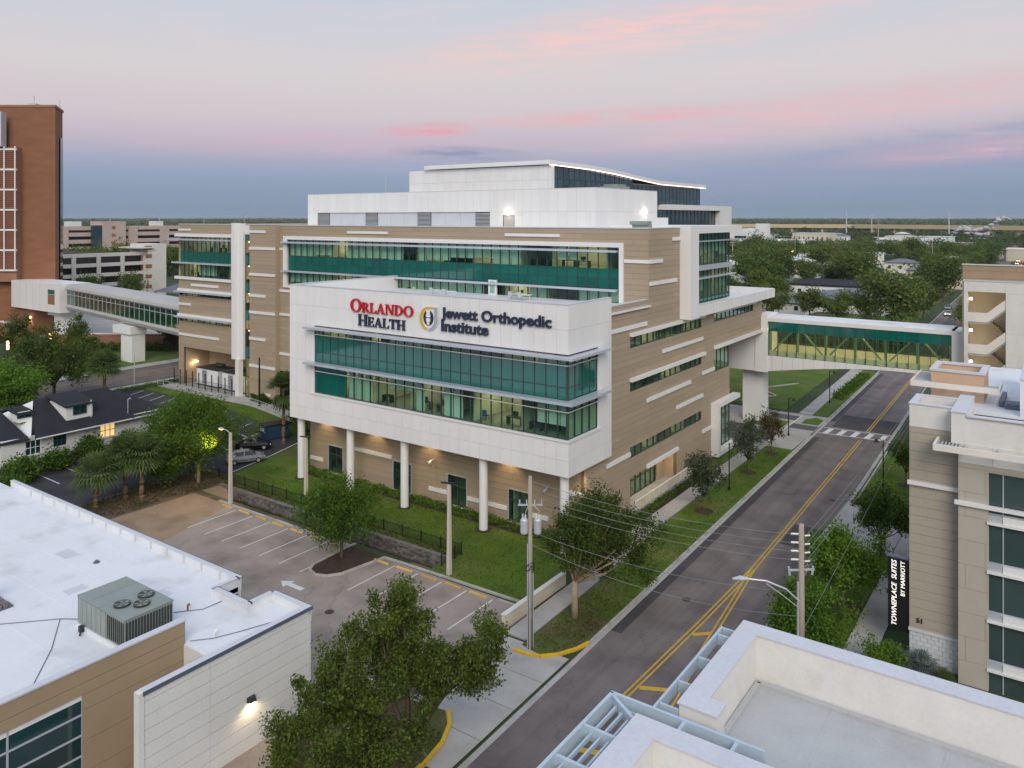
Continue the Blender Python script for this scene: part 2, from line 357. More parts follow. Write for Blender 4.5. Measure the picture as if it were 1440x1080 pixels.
# ------------------------------------------------------------------ builders
ORG = {}
def thing(name, loc, label, cat, group=None, rotz=0.0):
    o = bpy.data.objects.new(name, None); COL.objects.link(o)
    o.location = loc; o.rotation_euler = (0, 0, rotz); o.empty_display_size = 0.5
    o["label"] = label; o["category"] = cat
    if group: o["group"] = group
    ORG[o] = Vector(loc)
    return o
def tag(o, label, cat, group=None):
    o["label"] = label; o["category"] = cat
    if group: o["group"] = group
    return o
class MB:
    def __init__(s): s.v = []; s.f = []
    def box(s, x0, x1, y0, y1, z0, z1):
        b = len(s.v)
        s.v += [(x0, y0, z0), (x1, y0, z0), (x1, y1, z0), (x0, y1, z0), (x0, y0, z1), (x1, y0, z1), (x1, y1, z1), (x0, y1, z1)]
        s.f += [(b, b+3, b+2, b+1), (b+4, b+5, b+6, b+7), (b, b+1, b+5, b+4), (b+1, b+2, b+6, b+5), (b+2, b+3, b+7, b+6), (b+3, b, b+4, b+7)]
        return s
    def poly(s, pts):
        b = len(s.v); s.v += [tuple(p) for p in pts]; s.f.append(tuple(range(b, b+len(pts)))); return s
    def prism(s, pts, z0, z1):
        # pts counter-clockwise xy polygon
        n = len(pts); b = len(s.v)
        s.v += [(p[0], p[1], z0) for p in pts] + [(p[0], p[1], z1) for p in pts]
        s.f.append(tuple(range(b+n-1, b-1, -1))); s.f.append(tuple(range(b+n, b+2*n)))
        for i in range(n):
            j = (i+1) % n
            s.f.append((b+i, b+j, b+n+j, b+n+i))
        return s
    def tube(s, pts, rad, n=6, cap=True):
        pts = [Vector(p) for p in pts]
        if isinstance(rad, (int, float)): rad = [rad]*len(pts)
        b = len(s.v)
        for i, p in enumerate(pts):
            d = (pts[min(i+1, len(pts)-1)] - pts[max(i-1, 0)])
            if d.length < 1e-9: d = Vector((0, 0, 1))
            d.normalize()
            a = d.cross(Vector((0, 0, 1)))
            if a.length < 1e-3: a = d.cross(Vector((1, 0, 0)))
            a.normalize(); c = d.cross(a)
            for k in range(n):
                t = 2*math.pi*k/n
                s.v.append(tuple(p + a*(rad[i]*math.cos(t)) + c*(rad[i]*math.sin(t))))
        for i in range(len(pts)-1):
            for k in range(n):
                k2 = (k+1) % n
                s.f.append((b+i*n+k, b+(i+1)*n+k, b+(i+1)*n+k2, b+i*n+k2))
        if cap:
            s.f.append(tuple(b+k for k in range(n))); e = b+(len(pts)-1)*n
            s.f.append(tuple(e+k for k in range(n-1, -1, -1)))
        return s
    def beam(s, a, b_, w, h):
        # rectangular bar from a to b (w sideways, h up)
        a = Vector(a); b_ = Vector(b_); d = (b_-a).normalized()
        sd_ = d.cross(Vector((0, 0, 1)))
        if sd_.length < 1e-3: sd_ = Vector((1, 0, 0))
        sd_.normalize(); u = sd_.cross(d)
        b = len(s.v)
        for p in (a, b_):
            for sx, sy in ((-1, -1), (1, -1), (1, 1), (-1, 1)):
                s.v.append(tuple(p + sd_*(sx*w/2) + u*(sy*h/2)))
        s.f += [(b, b+1, b+2, b+3), (b+7, b+6, b+5, b+4)]
        for k in range(4):
            k2 = (k+1) % 4
            s.f.append((b+k, b+4+k, b+4+k2, b+k2))
        return s
    def build(s, name, m, parent=None, org=None, smooth=False, kind=None):
        o_ = ORG[parent] if parent is not None else (Vector(org) if org else Vector((0, 0, 0)))
        me = bpy.data.meshes.new(name)
        me.from_pydata([(v[0]-o_.x, v[1]-o_.y, v[2]-o_.z) for v in s.v], [], s.f)
        me.materials.append(MATS[m])
        if smooth:
            for p in me.polygons: p.use_smooth = True
        me.update()
        o = bpy.data.objects.new(name, me); COL.objects.link(o)
        if parent is not None: o.parent = parent
        else: o.location = o_
        ORG[o] = o_
        if kind: o["kind"] = kind
        return o
BOXM = {}
def boxmesh(sx, sy, sz, m):
    key = (round(sx, 3), round(sy, 3), round(sz, 3), m)
    if key not in BOXM:
        b = MB().box(-sx/2, sx/2, -sy/2, sy/2, -sz/2, sz/2)
        me = bpy.data.meshes.new("box_" + m); me.from_pydata(b.v, [], b.f); me.materials.append(MATS[m]); BOXM[key] = me
    return BOXM[key]
def inst(me, name, parent, loc, rotz=0.0):
    o = bpy.data.objects.new(name, me); COL.objects.link(o)
    o.parent = parent; o.location = Vector(loc) - ORG[parent]; o.rotation_euler = (0, 0, rotz)
    ORG[o] = Vector(loc)
    return o
def bpiece(name, m, parent, x0, x1, y0, y1, z0, z1):
    return inst(boxmesh(x1-x0, y1-y0, z1-z0, m), name, parent, ((x0+x1)/2, (y0+y1)/2, (z0+z1)/2))
def struct(mb, name, m):
    o = mb.build(name, m); o["kind"] = "structure"; return o

# a wall plane: 'F' looks towards -Y at y=c, 'R' looks towards +X at x=c; h is the level axis, d is outward
class Face:
    def __init__(s, k, c): s.k = k; s.c = c
    def bx(s, h0, h1, z0, z1, d0, d1):
        if s.k == 'F': return (h0, h1, s.c-d1, s.c-d0, z0, z1)
        return (s.c+d0, s.c+d1, h0, h1, z0, z1)
    def pt(s, h, z, d):
        return (h, s.c-d, z) if s.k == 'F' else (s.c+d, h, z)
def slabs(h0, h1, z0, z1, holes, zextra=()):
    cuts = {z0, z1}
    for a, b, c, d in holes:
        for z in (c, d):
            if z0 < z < z1: cuts.add(z)
    for z in zextra:
        if z0 < z < z1: cuts.add(z)
    cuts = sorted(cuts); res = []
    for za, zb in zip(cuts, cuts[1:]):
        zm = (za+zb)/2
        iv = [(h0, h1)]
        for a, b, c, d in holes:
            if c < zm < d:
                nx = []
                for p, q in iv:
                    if b <= p or a >= q: nx.append((p, q)); continue
                    if a > p: nx.append((p, a))
                    if b < q: nx.append((b, q))
                iv = nx
        for p, q in iv: res.append((p, q, za, zb))
    return res
def siding(parent, face, h0, h1, z0, z1, holes=(), course=0.6, gap=0.019, m="tan_siding", core="tan_core", seg=9.6):
    mb = MB(); cb = MB()
    zc = []; z = z0
    k0 = math.floor(z0/course)
    zc = [k*course for k in range(k0, int(z1/course)+2)]
    for p, q, za, zb in slabs(h0, h1, z0, z1, holes):
        cb.box(*face.bx(p+(0.06 if p == h0 else 0), q-(0.06 if q == h1 else 0), za, zb, -0.40, -0.04))
    for p, q, za, zb in slabs(h0, h1, z0, z1, holes, zc):
        a = za + (gap/2 if any(abs(za-k) < 1e-6 for k in zc) else 0)
        b = zb - (gap/2 if any(abs(zb-k) < 1e-6 for k in zc) else 0)
        if b-a < 0.02: continue
        row = int(za/course+0.01)
        t = math.floor(p/seg)*seg + (row % 3)*seg/3 - seg
        pr = p
        while pr < q - 1e-6:
            t2 = t + seg
            if t2 <= pr + 0.05: t = t2; continue
            e = min(q, t2)
            mb.box(*face.bx(pr, e-(0.015 if e < q else 0), a, b, -0.05, 0.0 + random.uniform(-0.006, 0.006)))
            pr = e; t = t2
    c = cb.build("wall_core", core, parent)
    s = mb.build("siding_boards", m, parent, kind="stuff")
    return s
def panels(parent, face, h0, h1, z0, z1, hc, zc, holes=(), name="wall_panel", m="white_panel", gap=0.017, th=0.05, core="white_core", cdepth=0.35):
    cb = MB()
    for p, q, za, zb in slabs(h0, h1, z0, z1, holes): cb.box(*face.bx(p+(0.07 if p == h0 else 0), q-(0.07 if q == h1 else 0), za, zb, -cdepth, -th))
    wc = cb.build("panel_backing", core, parent)
    hcuts = sorted({h0, h1} | {h for h in hc if h0 < h < h1})
    zcuts = [z for z in zc if z0 < z < z1]
    for ha, hb in zip(hcuts, hcuts[1:]):
        for p, q, za, zb in slabs(ha, hb, z0, z1, [h for h in holes if h[0] < hb and h[1] > ha], zcuts):
            if q-p < 0.08 or zb-za < 0.08: continue
            g = gap/2
            pro = random.choice((0.0, 0.004, 0.008))
            bpiece(name, m, parent, *face.bx(p+g, q-g, za+g, zb-g, -th+pro, pro))
    return wc
def lin(a, b, n): return [a+(b-a)*i/n for i in range(n+1)]
def glazing(parent, face, hs, rows, rec=0.18, frame="mullion", vis="vision", spn="spandrel", name="window_band", mw=0.06, zm=None, pane="window_pane", spname="spandrel_panel"):
    """hs: column lines; rows: (z0,z1,'v'|'s')"""
    mb = MB()
    z0 = rows[0][0]; z1 = rows[-1][1]
    for h in hs: mb.box(*face.bx(h-mw/2, h+mw/2, z0, z1, -rec-0.12, -rec+0.04))
    for z in sorted({r[0] for r in rows} | {r[1] for r in rows}):
        mb.box(*face.bx(hs[0], hs[-1], z-mw/2, z+mw/2, -rec-0.12, -rec+0.037))
    fr = mb.build(name, frame, parent)
    for i, (a, b) in enumerate(zip(hs, hs[1:])):
        for ri, (za, zb, k) in enumerate(rows):
            kk = k[i % len(k)] if len(k) > 1 else k
            if kk == 'v': bpiece(pane, vis, fr, *face.bx(a+mw/2, b-mw/2, za+mw/2, zb-mw/2, -rec-0.045, -rec-0.025))
            else: bpiece(spname, spn, fr, *face.bx(a+mw/2, b-mw/2, za+mw/2, zb-mw/2, -rec-0.06, -rec-0.015))
    return fr
def rooms(parent, face, h0, h1, z0, z1, cell, seed, lit=0.6, depth=5.0, blinds=None, rec=0.5, furn=True, lampm="lamp_room", bw=None, name="room_interior"):
    rnd = random.Random(seed)
    mb = MB(); fl = MB()
    mb.box(*face.bx(h0, h1, z0, z1, -rec-depth-0.1, -rec-depth))
    mb.box(*face.bx(h0, h1, z1+0.005, z1+0.1, -rec-depth, -0.42))
    fl.box(*face.bx(h0, h1, z0-0.1, z0-0.005, -rec-depth, -0.42))
    mb.box(*face.bx(h0-0.1, h0, z0, z1, -rec-depth, -0.42)); mb.box(*face.bx(h1, h1+0.1, z0, z1, -rec-depth, -0.42))
    cuts = [h0]; h = h0
    while h < h1-cell*0.7:
        h += cell*rnd.uniform(0.7, 1.5); cuts.append(min(h, h1))
    if cuts[-1] < h1: cuts.append(h1)
    for c in cuts[1:-1]: mb.box(*face.bx(c-0.06, c+0.06, z0, z1, -rec-depth, -rec-0.15))
    r = mb.build(name, "room_wall", parent)
    fl.build("room_floor", "room_floor", r)
    for a, b in zip(cuts, cuts[1:]):
        if b-a < 0.6: continue
        if rnd.random() < lit:
            n = max(1, int((b-a)/2.6))
            for i in range(n):
                c = a+(b-a)*(i+0.5)/n
                bpiece("ceiling_light", lampm, r, *face.bx(c-0.18, c+0.18, z1-0.06, z1-0.02, -rec-depth*0.75, -rec-depth*0.35))
        if furn:
            h = a+0.5
            while h < b-1.4:
                w = rnd.uniform(0.9, 1.8)
                k = rnd.random()
                if k < 0.5:
                    t = MB(); d0 = -rec-rnd.uniform(0.4, 1.8)
                    t.box(*face.bx(h, h+w, z0+0.70, z0+0.76, d0-0.7, d0)); t.box(*face.bx(h+0.03, h+0.09, z0, z0+0.7, d0-0.65, d0-0.05)); t.box(*face.bx(h+w-0.09, h+w-0.03, z0, z0+0.7, d0-0.65, d0-0.05))
                    if rnd.random() < 0.7: t.box(*face.bx(h+w*0.3, h+w*0.7, z0+0.85, z0+1.25, d0-0.4, d0-0.35)); t.box(*face.bx(h+w*0.46, h+w*0.54, z0+0.76, z0+0.88, d0-0.42, d0-0.34))
                    t.build("desk", "furniture", r)
                elif k < 0.7:
                    t = MB(); d0 = -rec-rnd.uniform(0.4, 1.4)
                    t.box(*face.bx(h, h+0.5, z0+0.42, z0+0.5, d0-0.5, d0)); t.box(*face.bx(h, h+0.5, z0+0.5, z0+1.0, d0-0.05, d0))
                    for q in (0.02, 0.44):
                        for e in (0.04, 0.46): t.box(*face.bx(h+q, h+q+0.04, z0, z0+0.42, d0-e-0.02, d0-e+0.02))
                    t.build("office_chair", rnd.choice(("furniture", "chair_blue", "furniture")), r)
                elif k < 0.82:
                    d0 = -rec-depth+0.7
                    bpiece("cabinet", rnd.choice(("wood_and_dim_glow", "blind", "furniture")), r, *face.bx(h, h+0.9, z0, z0+rnd.uniform(1.0, 2.0), d0-0.5, d0))
                h += w+rnd.uniform(0.4, 1.4)
    if blinds:
        hs, zt, zb, prob, lo, hi = blinds
        run = 0.0; i = 0
        while i < len(hs)-1:
            ln = rnd.randint(1, 4); on = rnd.random() < prob
            dr = rnd.uniform(lo, hi) if rnd.random() < 0.6 else 1.0
            for j in range(ln):
                if i >= len(hs)-1: break
                if on: bpiece("blind", "blind", r, *face.bx(hs[i]+0.05, hs[i+1]-0.05, zt-(zt-zb)*dr, zt, -rec-0.02, -rec))
                i += 1
    return r
def spot(name, loc, target, energy, col, size=R(110), blend=0.6, rad=0.15):
    l_ = bpy.data.lights.new(name, 'SPOT'); l_.energy = energy; l_.color = col; l_.spot_size = size; l_.spot_blend = blend; l_.shadow_soft_size = rad
    o = bpy.data.objects.new(name, l_); COL.objects.link(o); o.location = loc
    o.rotation_euler = (Vector(target)-Vector(loc)).to_track_quat('-Z', 'Y').to_euler()
    return o
def point(name, loc, energy, col, rad=0.2):
    l_ = bpy.data.lights.new(name, 'POINT'); l_.energy = energy; l_.color = col; l_.shadow_soft_size = rad
    o = bpy.data.objects.new(name, l_); COL.objects.link(o); o.location = loc
    return o
WARM = (1.0, 0.72, 0.40)

TXT = {}
def text_raw(s, size, offset=0.0, shear=0.0, extrude=0.06):
    c = bpy.data.curves.new("t", 'FONT'); c.body = s; c.size = size; c.offset = offset; c.shear = shear; c.extrude = extrude; c.resolution_u = 4
    o = bpy.data.objects.new("t", c); COL.objects.link(o)
    bpy.context.view_layer.update()
    dg = bpy.context.evaluated_depsgraph_get()
    me = bpy.data.meshes.new_from_object(o.evaluated_get(dg))
    bpy.data.objects.remove(o); bpy.data.curves.remove(c)
    return me
def text_mesh(s, size, offset=0.0, shear=0.0, extrude=0.06):
    k = (s, size, offset, shear, extrude)
    if k not in TXT: TXT[k] = text_raw(*k)
    return TXT[k].copy()
for s_, *a_ in (("Jewett Orthopedic", 1.2, 0.027, 0.0, 0.07), ("Institute", 1.2, 0.027, 0.0, 0.07), ("51", 0.42, 0.01, 0.0, 0.02), ("TOWNEPLACE  SUITES", 0.60, 0.002, 0.22, 0.01), ("BY MARRIOTT", 0.40, 0.0, 0.0, 0.01)):
    for i_ in range(len(s_)): text_mesh(s_[:i_+1], *a_); text_mesh(s_[i_], *a_)
# ------------------------------------------------------------------ terrain: flat, with a gentle rise of 2.2 m west of x=-84
def hz(x):
    t = min(1, max(0, (-84-x)/16)); return 2.2*t*t*(3-2*t)
XC = [-84-2*i for i in range(9)]
def drape(mb, poly, off, n=XC):
    bm = bmesh.new()
    vs = [bm.verts.new((p[0], p[1], 0)) for p in poly]
    bm.faces.new(vs)
    for x in n:
        bmesh.ops.bisect_plane(bm, geom=bm.verts[:]+bm.edges[:]+bm.faces[:], plane_co=(x, 0, 0), plane_no=(1, 0, 0))
    bm.normal_update()
    for f in bm.faces:
        pts = [(v.co.x, v.co.y, hz(v.co.x)+off) for v in f.verts]
        if f.normal.z < 0: pts.reverse()
        mb.poly(pts)
    bm.free()
    return mb
def sheet(name, m, polys, off, kind="structure"):
    mb = MB()
    for p in polys: drape(mb, p, off)
    o = mb.build(name, m); o["kind"] = kind
    return o
def rect(x0, x1, y0, y1): return [(x0, y0), (x1, y0), (x1, y1), (x0, y1)]
PIT = (-78.0, -44.6, 51.1, 53.6)
mb = MB()
xs = [-9000, -1500, -400] + sorted(XC) + [PIT[0], PIT[1], 400, 9000]
ys = [-300, PIT[2], PIT[3], 600, 14000]
xs = sorted(set(xs))
for i in range(len(xs)-1):
    for j in range(len(ys)-1):
        if xs[i] >= PIT[0]-1e-6 and xs[i+1] <= PIT[1]+1e-6 and j == 1: continue
        a, b, c, d = xs[i], xs[i+1], ys[j], ys[j+1]
        mb.poly([(a, c, hz(a)), (b, c, hz(b)), (b, d, hz(b)), (a, d, hz(a))])
struct(mb, "ground", "ground_far")

# ------------------------------------------------------------------ road, pavements, lawns
def Lk(y): return -27.3-0.0232*(y-34)
def Rk(y): return -17.9-0.030*max(0, min(y, 250)-60)-0.0232*max(0, y-250)
def Cl(y): return -22.1-0.020*(y-67)
YS = [-40, 0, 34, 46, 60, 80, 110, 150, 200, 250, 330, 450, 700, 1000]
def band(f0, f1, ys): return [(f0(y), y) for y in reversed(ys)] and [(f0(y), y) for y in ys] + [(f1(y), y) for y in reversed(ys)]
sheet("road", "road_asphalt", [band(Rk, Lk, YS)], 0.012)
sheet("cross_street", "road_asphalt", [rect(-140, -128, -60, 900)], 0.012)
# kerbs and gutters
def kerb(name, pts, m="kerb", w=0.18, h=0.14):
    mb = MB()
    for a, b in zip(pts, pts[1:]):
        za = hz(a[0]); zb = hz(b[0])
        mb.beam((a[0], a[1], za+h/2), (b[0], b[1], zb+h/2), w, h)
    return struct(mb, name, m)
kerb("kerb", [(Lk(y), y) for y in (48.3, 60, 80, 100, 112)])
kerb("kerb", [(Lk(y), y) for y in (121, 140, 165, 200, 240, 300, 400)])
kerb("kerb", [(Lk(y), y) for y in (-10, 20, 33.0)])
kerb("kerb", [(Rk(y), y) for y in (0, 30, 60, 76.5)])
kerb("kerb", [(Rk(y)+0.3, y) for y in (90, 110)])
kerb("kerb", [(Rk(y), y) for y in (122, 150, 200, 250, 330)])
sheet("gutter", "concrete", [[(Lk(y)+0.42, y) for y in (33, 60, 80, 112, 165)] + [(Lk(y)+0.02, y) for y in (165, 112, 80, 60, 33)]], 0.018)
sheet("gutter", "concrete", [[(Rk(y)-0.02, y) for y in (20, 60, 80, 112, 150)] + [(Rk(y)-0.4, y) for y in (150, 112, 80, 60, 20)]], 0.018)
# asphalt patches
sheet("road_patch", "patch_asphalt", [[(Rk(y)-0.4, y) for y in (73.5, 79)] + [(Cl(y)+0.35, y) for y in (79, 73.5)]], 0.016)
sheet("road_patch", "patch_asphalt", [[(Rk(y)-0.4, y) for y in (119, 127)] + [(Lk(y)+1.3, y) for y in (127, 119)]], 0.016)
sheet("road_patch", "patch_asphalt", [[(Lk(y)+1.2, y) for y in (122, 165)] + [(Lk(y)+0.42, y) for y in (165, 122)]], 0.015)
sheet("road_patch", "patch_asphalt", [[(Lk(y)+1.25, y) for y in (51, 58, 66, 112)] + [(Lk(y)+0.42, y) for y in (112, 51)]], 0.0155)
# painted lines
def line(pts, w, off, m, name):
    mb = MB()
    for a, b in zip(pts, pts[1:]):
        d = Vector((b[0]-a[0], b[1]-a[1])).normalized(); n = Vector((-d.y, d.x))*w/2
        mb.poly([(a[0]-n.x, a[1]-n.y, hz(a[0])+off), (b[0]-n.x, b[1]-n.y, hz(b[0])+off), (b[0]+n.x, b[1]+n.y, hz(b[0])+off), (a[0]+n.x, a[1]+n.y, hz(a[0])+off)])
    return struct(mb, name, m)
for dx in (-0.16, 0.16):
    line([(Cl(y)+dx, y) for y in (67, 90, 114)], 0.13, 0.021, "paint_yellow", "yellow_line")
    line([(Cl(y)+dx, y) for y in (118.5, 150, 200, 260, 330, 450)], 0.13, 0.021, "paint_yellow", "yellow_line")
    line([(Cl(67)+dx, 67), (-22.35+dx, 56), (-22.75+dx, 45), (-23.0+dx, 34), (-23.2+dx, 10)], 0.13, 0.021, "paint_yellow", "yellow_line")
    line([(Cl(67)+dx+0.02, 66.8), (-21.1+dx, 56), (-20.1+dx, 45), (-19.6+dx, 34), (-19.5+dx, 10)], 0.13, 0.0215, "paint_yellow", "yellow_line")
for y0, xa, xb in ((54.3, -22.2, -21.15), (46.3, -22.45, -20.45), (39.0, -22.6, -20.0)):
    line([(xa, y0-0.5), (xb, y0+0.5)], 0.42, 0.022, "paint_yellow", "yellow_line")
# zebra crossing: two long edge lines and broad bars
for y in (114.6, 117.9): line([(Lk(y)+0.5, y), (Rk(y)-0.5, y+0.7)], 0.22, 0.022, "paint_white", "crossing_line")
for i in range(5):
    x = Lk(116)+1.35+i*1.75
    line([(x, 114.75+0.08*i), (x+0.2, 117.75+0.08*i)], 0.7, 0.023, "paint_white", "crossing_bar")
for x in (-134.4, -132.9): line([(x, -30), (x, 400)], 0.15, 0.021, "paint_yellow", "yellow_line")
for x in (-136.6,): line([(x, 40), (x, 400)], 0.12, 0.021, "paint_yellow", "yellow_line")
# pavements as slabs with open joints
def slab_walk(name, left, right, n, off=0.10, m="concrete"):
    """left/right: matching edge polylines; n: slabs per segment"""
    o = MB()
    base = bpy.data.objects.new(name, None)
    cells = []
    for (a, b), (c, d), k in zip(zip(left, left[1:]), zip(right, right[1:]), n):
        for i in range(k):
            t0 = i/k; t1 = (i+1)/k
            L0 = (a[0]+(b[0]-a[0])*t0, a[1]+(b[1]-a[1])*t0); L1 = (a[0]+(b[0]-a[0])*t1, a[1]+(b[1]-a[1])*t1)
            R0 = (c[0]+(d[0]-c[0])*t0, c[1]+(d[1]-c[1])*t0); R1 = (c[0]+(d[0]-c[0])*t1, c[1]+(d[1]-c[1])*t1)
            cells.append((L0, R0, R1, L1))
    bed = MB()
    for c in cells: bed.poly([(p[0], p[1], hz(p[0])+off-0.03) for p in c])
    b = struct(bed, name, "mulch")
    for c in cells:
        cx = sum(p[0] for p in c)/4; cy = sum(p[1] for p in c)/4
        pm = MB()
        pts = [(cx+(p[0]-cx)*0.985, cy+(p[1]-cy)*0.985) for p in c]
        z0 = hz(cx)
        bb = len(pm.v)
        pm.v += [(p[0], p[1], hz(p[0])+off-0.1) for p in pts] + [(p[0], p[1], hz(p[0])+off) for p in pts]
        pm.f += [(4, 5, 6, 7), (0, 1, 5, 4), (1, 2, 6, 5), (2, 3, 7, 6), (3, 0, 4, 7)]
        pm.build("slab", m, b)
    return b
slab_walk("pavement", [(-33.3, 46.2), (-33.4, 57), (-34.4, 70), (-34.4, 103)], [(-31.5, 46.2), (-31.7, 57), (-32.6, 72), (-32.6, 103)], (7, 8, 20))
slab_walk("pavement", [(-12.9, 30), (-12.9, 76), (-13.1, 100)], [(-10.9, 30), (-10.9, 76), (-11.1, 100)], (24, 12))
slab_walk("pavement", [(-33.9, 124), (-35.3, 166)], [(-31.9, 124), (-33.2, 166)], (20,))
slab_walk("pavement", [(-127.2, 20), (-127.2, 66), (-127.2, 100)], [(-125.4, 20), (-125.4, 66), (-125.4, 100)], (20, 16), off=0.06)
slab_walk("pavement", [(-143.5, 40), (-143.5, 110)], [(-140.4, 40), (-140.4, 110)], (30,), off=0.08)
slab_walk("pavement", [(-123, 72.6), (-106, 72.5), (-96, 72.9), (-86.5, 74.2)], [(-123, 75.9), (-106, 75.9), (-96, 75.9), (-86.5, 76.0)], (10, 6, 6), off=0.05)
# driveway apron between road and car park
slab_walk("driveway", [(-33.4, 32.5), (-33.4, 46.0)], [(-27.45, 32.5), (-27.75, 46.0)], (4,), off=0.03)
# plaza and garage drive beyond the building
sheet("plaza", "concrete", [rect(-75, -29.3, 103.2, 123.8)], 0.03)
for (a, b, c, d) in ((-36.6, -33.2, 106.2, 111.2), (-33.0, -29.4, 114.9, 117.6), (-47, -37.2, 105, 113.5), (-36.6, -33.2, 119.3, 122.2)):
    sheet("paver_band", "paver_dark", [rect(a, b, c, d)], 0.038)
for (a, b, c, d) in ((-36.8, -36.6, 106, 123), (-33.2, -33.0, 106, 123)):
    sheet("white_band", "paint_white", [rect(a, b, c, d)], 0.042)
# car park
sheet("car_park", "lot_asphalt", [rect(-79, -33.5, 12, 50.2)], 0.008)
sheet("car_park", "lot_worn", [[(-79, 33), (-66.5, 33), (-69.5, 44), (-71.6, 50.2), (-76, 53.0), (-79, 53.4)]], 0.012)
STX = [-69.8+2.74*i for i in range(7)]
for x in STX: line([(x+0.1, 44.2), (x+0.0, 49.7)], 0.11, 0.017, "paint_white", "stall_line")
for x in [-47.5+2.62*i for i in range(5)]: line([(x, 44.2), (x+0.02, 49.7)], 0.11, 0.017, "paint_white", "stall_line")
kerb("kerb", [(-73.5, 50.3), (-53.6, 50.3)], w=0.25, h=0.12)
kerb("kerb", [(-46.9, 50.4), (-34.2, 50.6)], w=0.25, h=0.12)
mb = MB()   # painted arrow
ax, ay = -51.6, 42.2
mb.poly([(ax-1.6, ay, 0.02), (ax-0.6, ay-0.62, 0.02), (ax-0.6, ay-0.24, 0.02), (ax+1.1, ay-0.24, 0.02), (ax+1.1, ay+0.24, 0.02), (ax-0.6, ay+0.24, 0.02), (ax-0.6, ay+0.62, 0.02)])
struct(mb, "arrow_marking", "paint_white")
for i in range(6): line([(-37.9+0.0*i, 33.4+0.75*i), (-34.6, 34.2+0.75*i)], 0.12, 0.0175, "paint_white", "hatch_line")
line([(-38.0, 33.0), (-38.0, 38.0)], 0.14, 0.018, "paint_blue", "stall_line")
line([(-34.5, 33.0), (-34.5, 38.5)], 0.12, 0.018, "paint_white", "stall_line")
for i_, (x_, y_) in enumerate(((-24.6, 58.5), (-20.6, 88.0), (-46.0, 41.0), (-60.5, 38.5))):
    mo = MB(); mo.tube([(x_, y_, 0.0), (x_, y_, 0.026 if x_ > -30 else 0.020)], 0.36, 16); mo = mo.build("manhole_cover", "patch_asphalt", org=(x_, y_, 0))
    tag(mo, ("round iron manhole cover in the left lane of the street", "round iron manhole cover in the right lane near the driveway", "round iron cover in the car park below the painted arrow", "round iron cover in the car park beside the white roof")[i_], "manhole cover")
# planting island with kerb
isl = [(-49.3, 50.3), (-50.0, 45.9), (-50.7, 44.9), (-51.7, 44.5), (-52.7, 44.8), (-53.3, 45.7), (-53.6, 50.3)]
sheet("planting_island", "mulch", [list(reversed(isl))], 0.06)
kerb("kerb", isl, w=0.22, h=0.15)
kerb("kerb", [(-49.3, 50.3), (-46.9, 50.4)], w=0.22, h=0.13)
kerb("kerb", [(-53.6, 50.3), (-53.62, 50.9)], w=0.22, h=0.13)
# lawns
sheet("lawn", "grass", [[(-79.6, 53.6), (-34.45, 53.6), (-34.45, 64.0), (-82.0, 64.0), (-79.9, 57.0)], [(-44.6, 50.75), (-34.0, 50.75), (-34.0, 53.6), (-44.6, 53.6)], [(-82.0, 64.0), (-73, 64.0), (-73, 78), (-92, 78), (-92, 74.0), (-84, 72.5), (-83.6, 69.6)]], 0.02)
sheet("lawn", "grass", [[(-124, 70.0), (-112, 69.9), (-96, 69.6), (-84, 71.9), (-84, 74.2), (-96, 72.8), (-106, 72.4), (-124, 72.5)]], 0.035)
sheet("lawn", "grass", [[(Lk(y)-0.1, y) for y in (50, 60, 80, 104)] + [(-32.55, 104), (-32.55, 72), (-31.65, 57), (-31.45, 50)]], 0.06)
sheet("lawn", "grass_dry", [[(-27.7, 48.4), (-27.75, 52), (-31.6, 55), (-31.45, 50), (-31.4, 45.6), (-29.5, 45.2), (-28.2, 46.8)]], 0.075)
sheet("lawn", "grass", [[(-36.4, 88), (-34.45, 88), (-34.45, 103), (-41, 103), (-41, 101.2), (-36.4, 101.2)]], 0.05)
sheet("lawn", "grass", [[(Lk(y)-0.1, y) for y in (124, 145, 166)] + [(-33.1, 166), (-31.85, 124)]], 0.05)
sheet("lawn", "grass", [[(-36.2, 125), (-37.3, 166), (-80, 166), (-80, 125)]], 0.05)
sheet("lawn", "grass", [[(-32.0, 118.3), (-29.6, 118.3), (-29.7, 121.5), (-31.0, 122.6), (-32.0, 121)]], 0.09)
sheet("lawn", "grass", [[(-38.4, 113.8), (-33.6, 113.8), (-33.6, 118.3), (-38.4, 119)]], 0.05)
sheet("lawn", "grass_dry", [[(-40, 166), (-34, 166), (-39.5, 400), (-80, 400), (-80, 166)]], 0.03)
sheet("lawn", "grass", [rect(-60, -37, 235, 268)], 0.04)
sheet("lawn", "grass", [[(Rk(y)+0.1, y) for y in (76.5, 60, 30)] + [(-13.0, 30), (-13.0, 76.5)]], 0.05)
sheet("lawn", "grass", [[(-18.6, 90), (-13.3, 87.5), (-13.3, 112), (-19.0, 112)]], 0.05)
sheet("driveway", "concrete", [rect(-19.2, -13.0, 76.5, 88)], 0.03)
sheet("lawn", "mulch", [rect(-10.9, -8.9, 45, 59.5)], 0.05)
sheet("lawn", "grass", [rect(-160, -143.6, 50, 110)], 0.03)
sheet("planting_bed", "mulch", [rect(-75, -36.6, 61.4, 63.3)], 0.045)
sheet("planting_bed", "mulch", [rect(-36.3, -34.5, 66, 88)], 0.045)
sheet("planting_bed", "soil", [rect(-84.5, -77.9, 33, 56.0)], 0.03)
sheet("planting_bed", "soil", [rect(-78, -73.4, 50.2, 51.1), rect(-73.4, -53.7, 50.45, 51.1), rect(-46.8, -44.6, 50.55, 51.1)], 0.02)
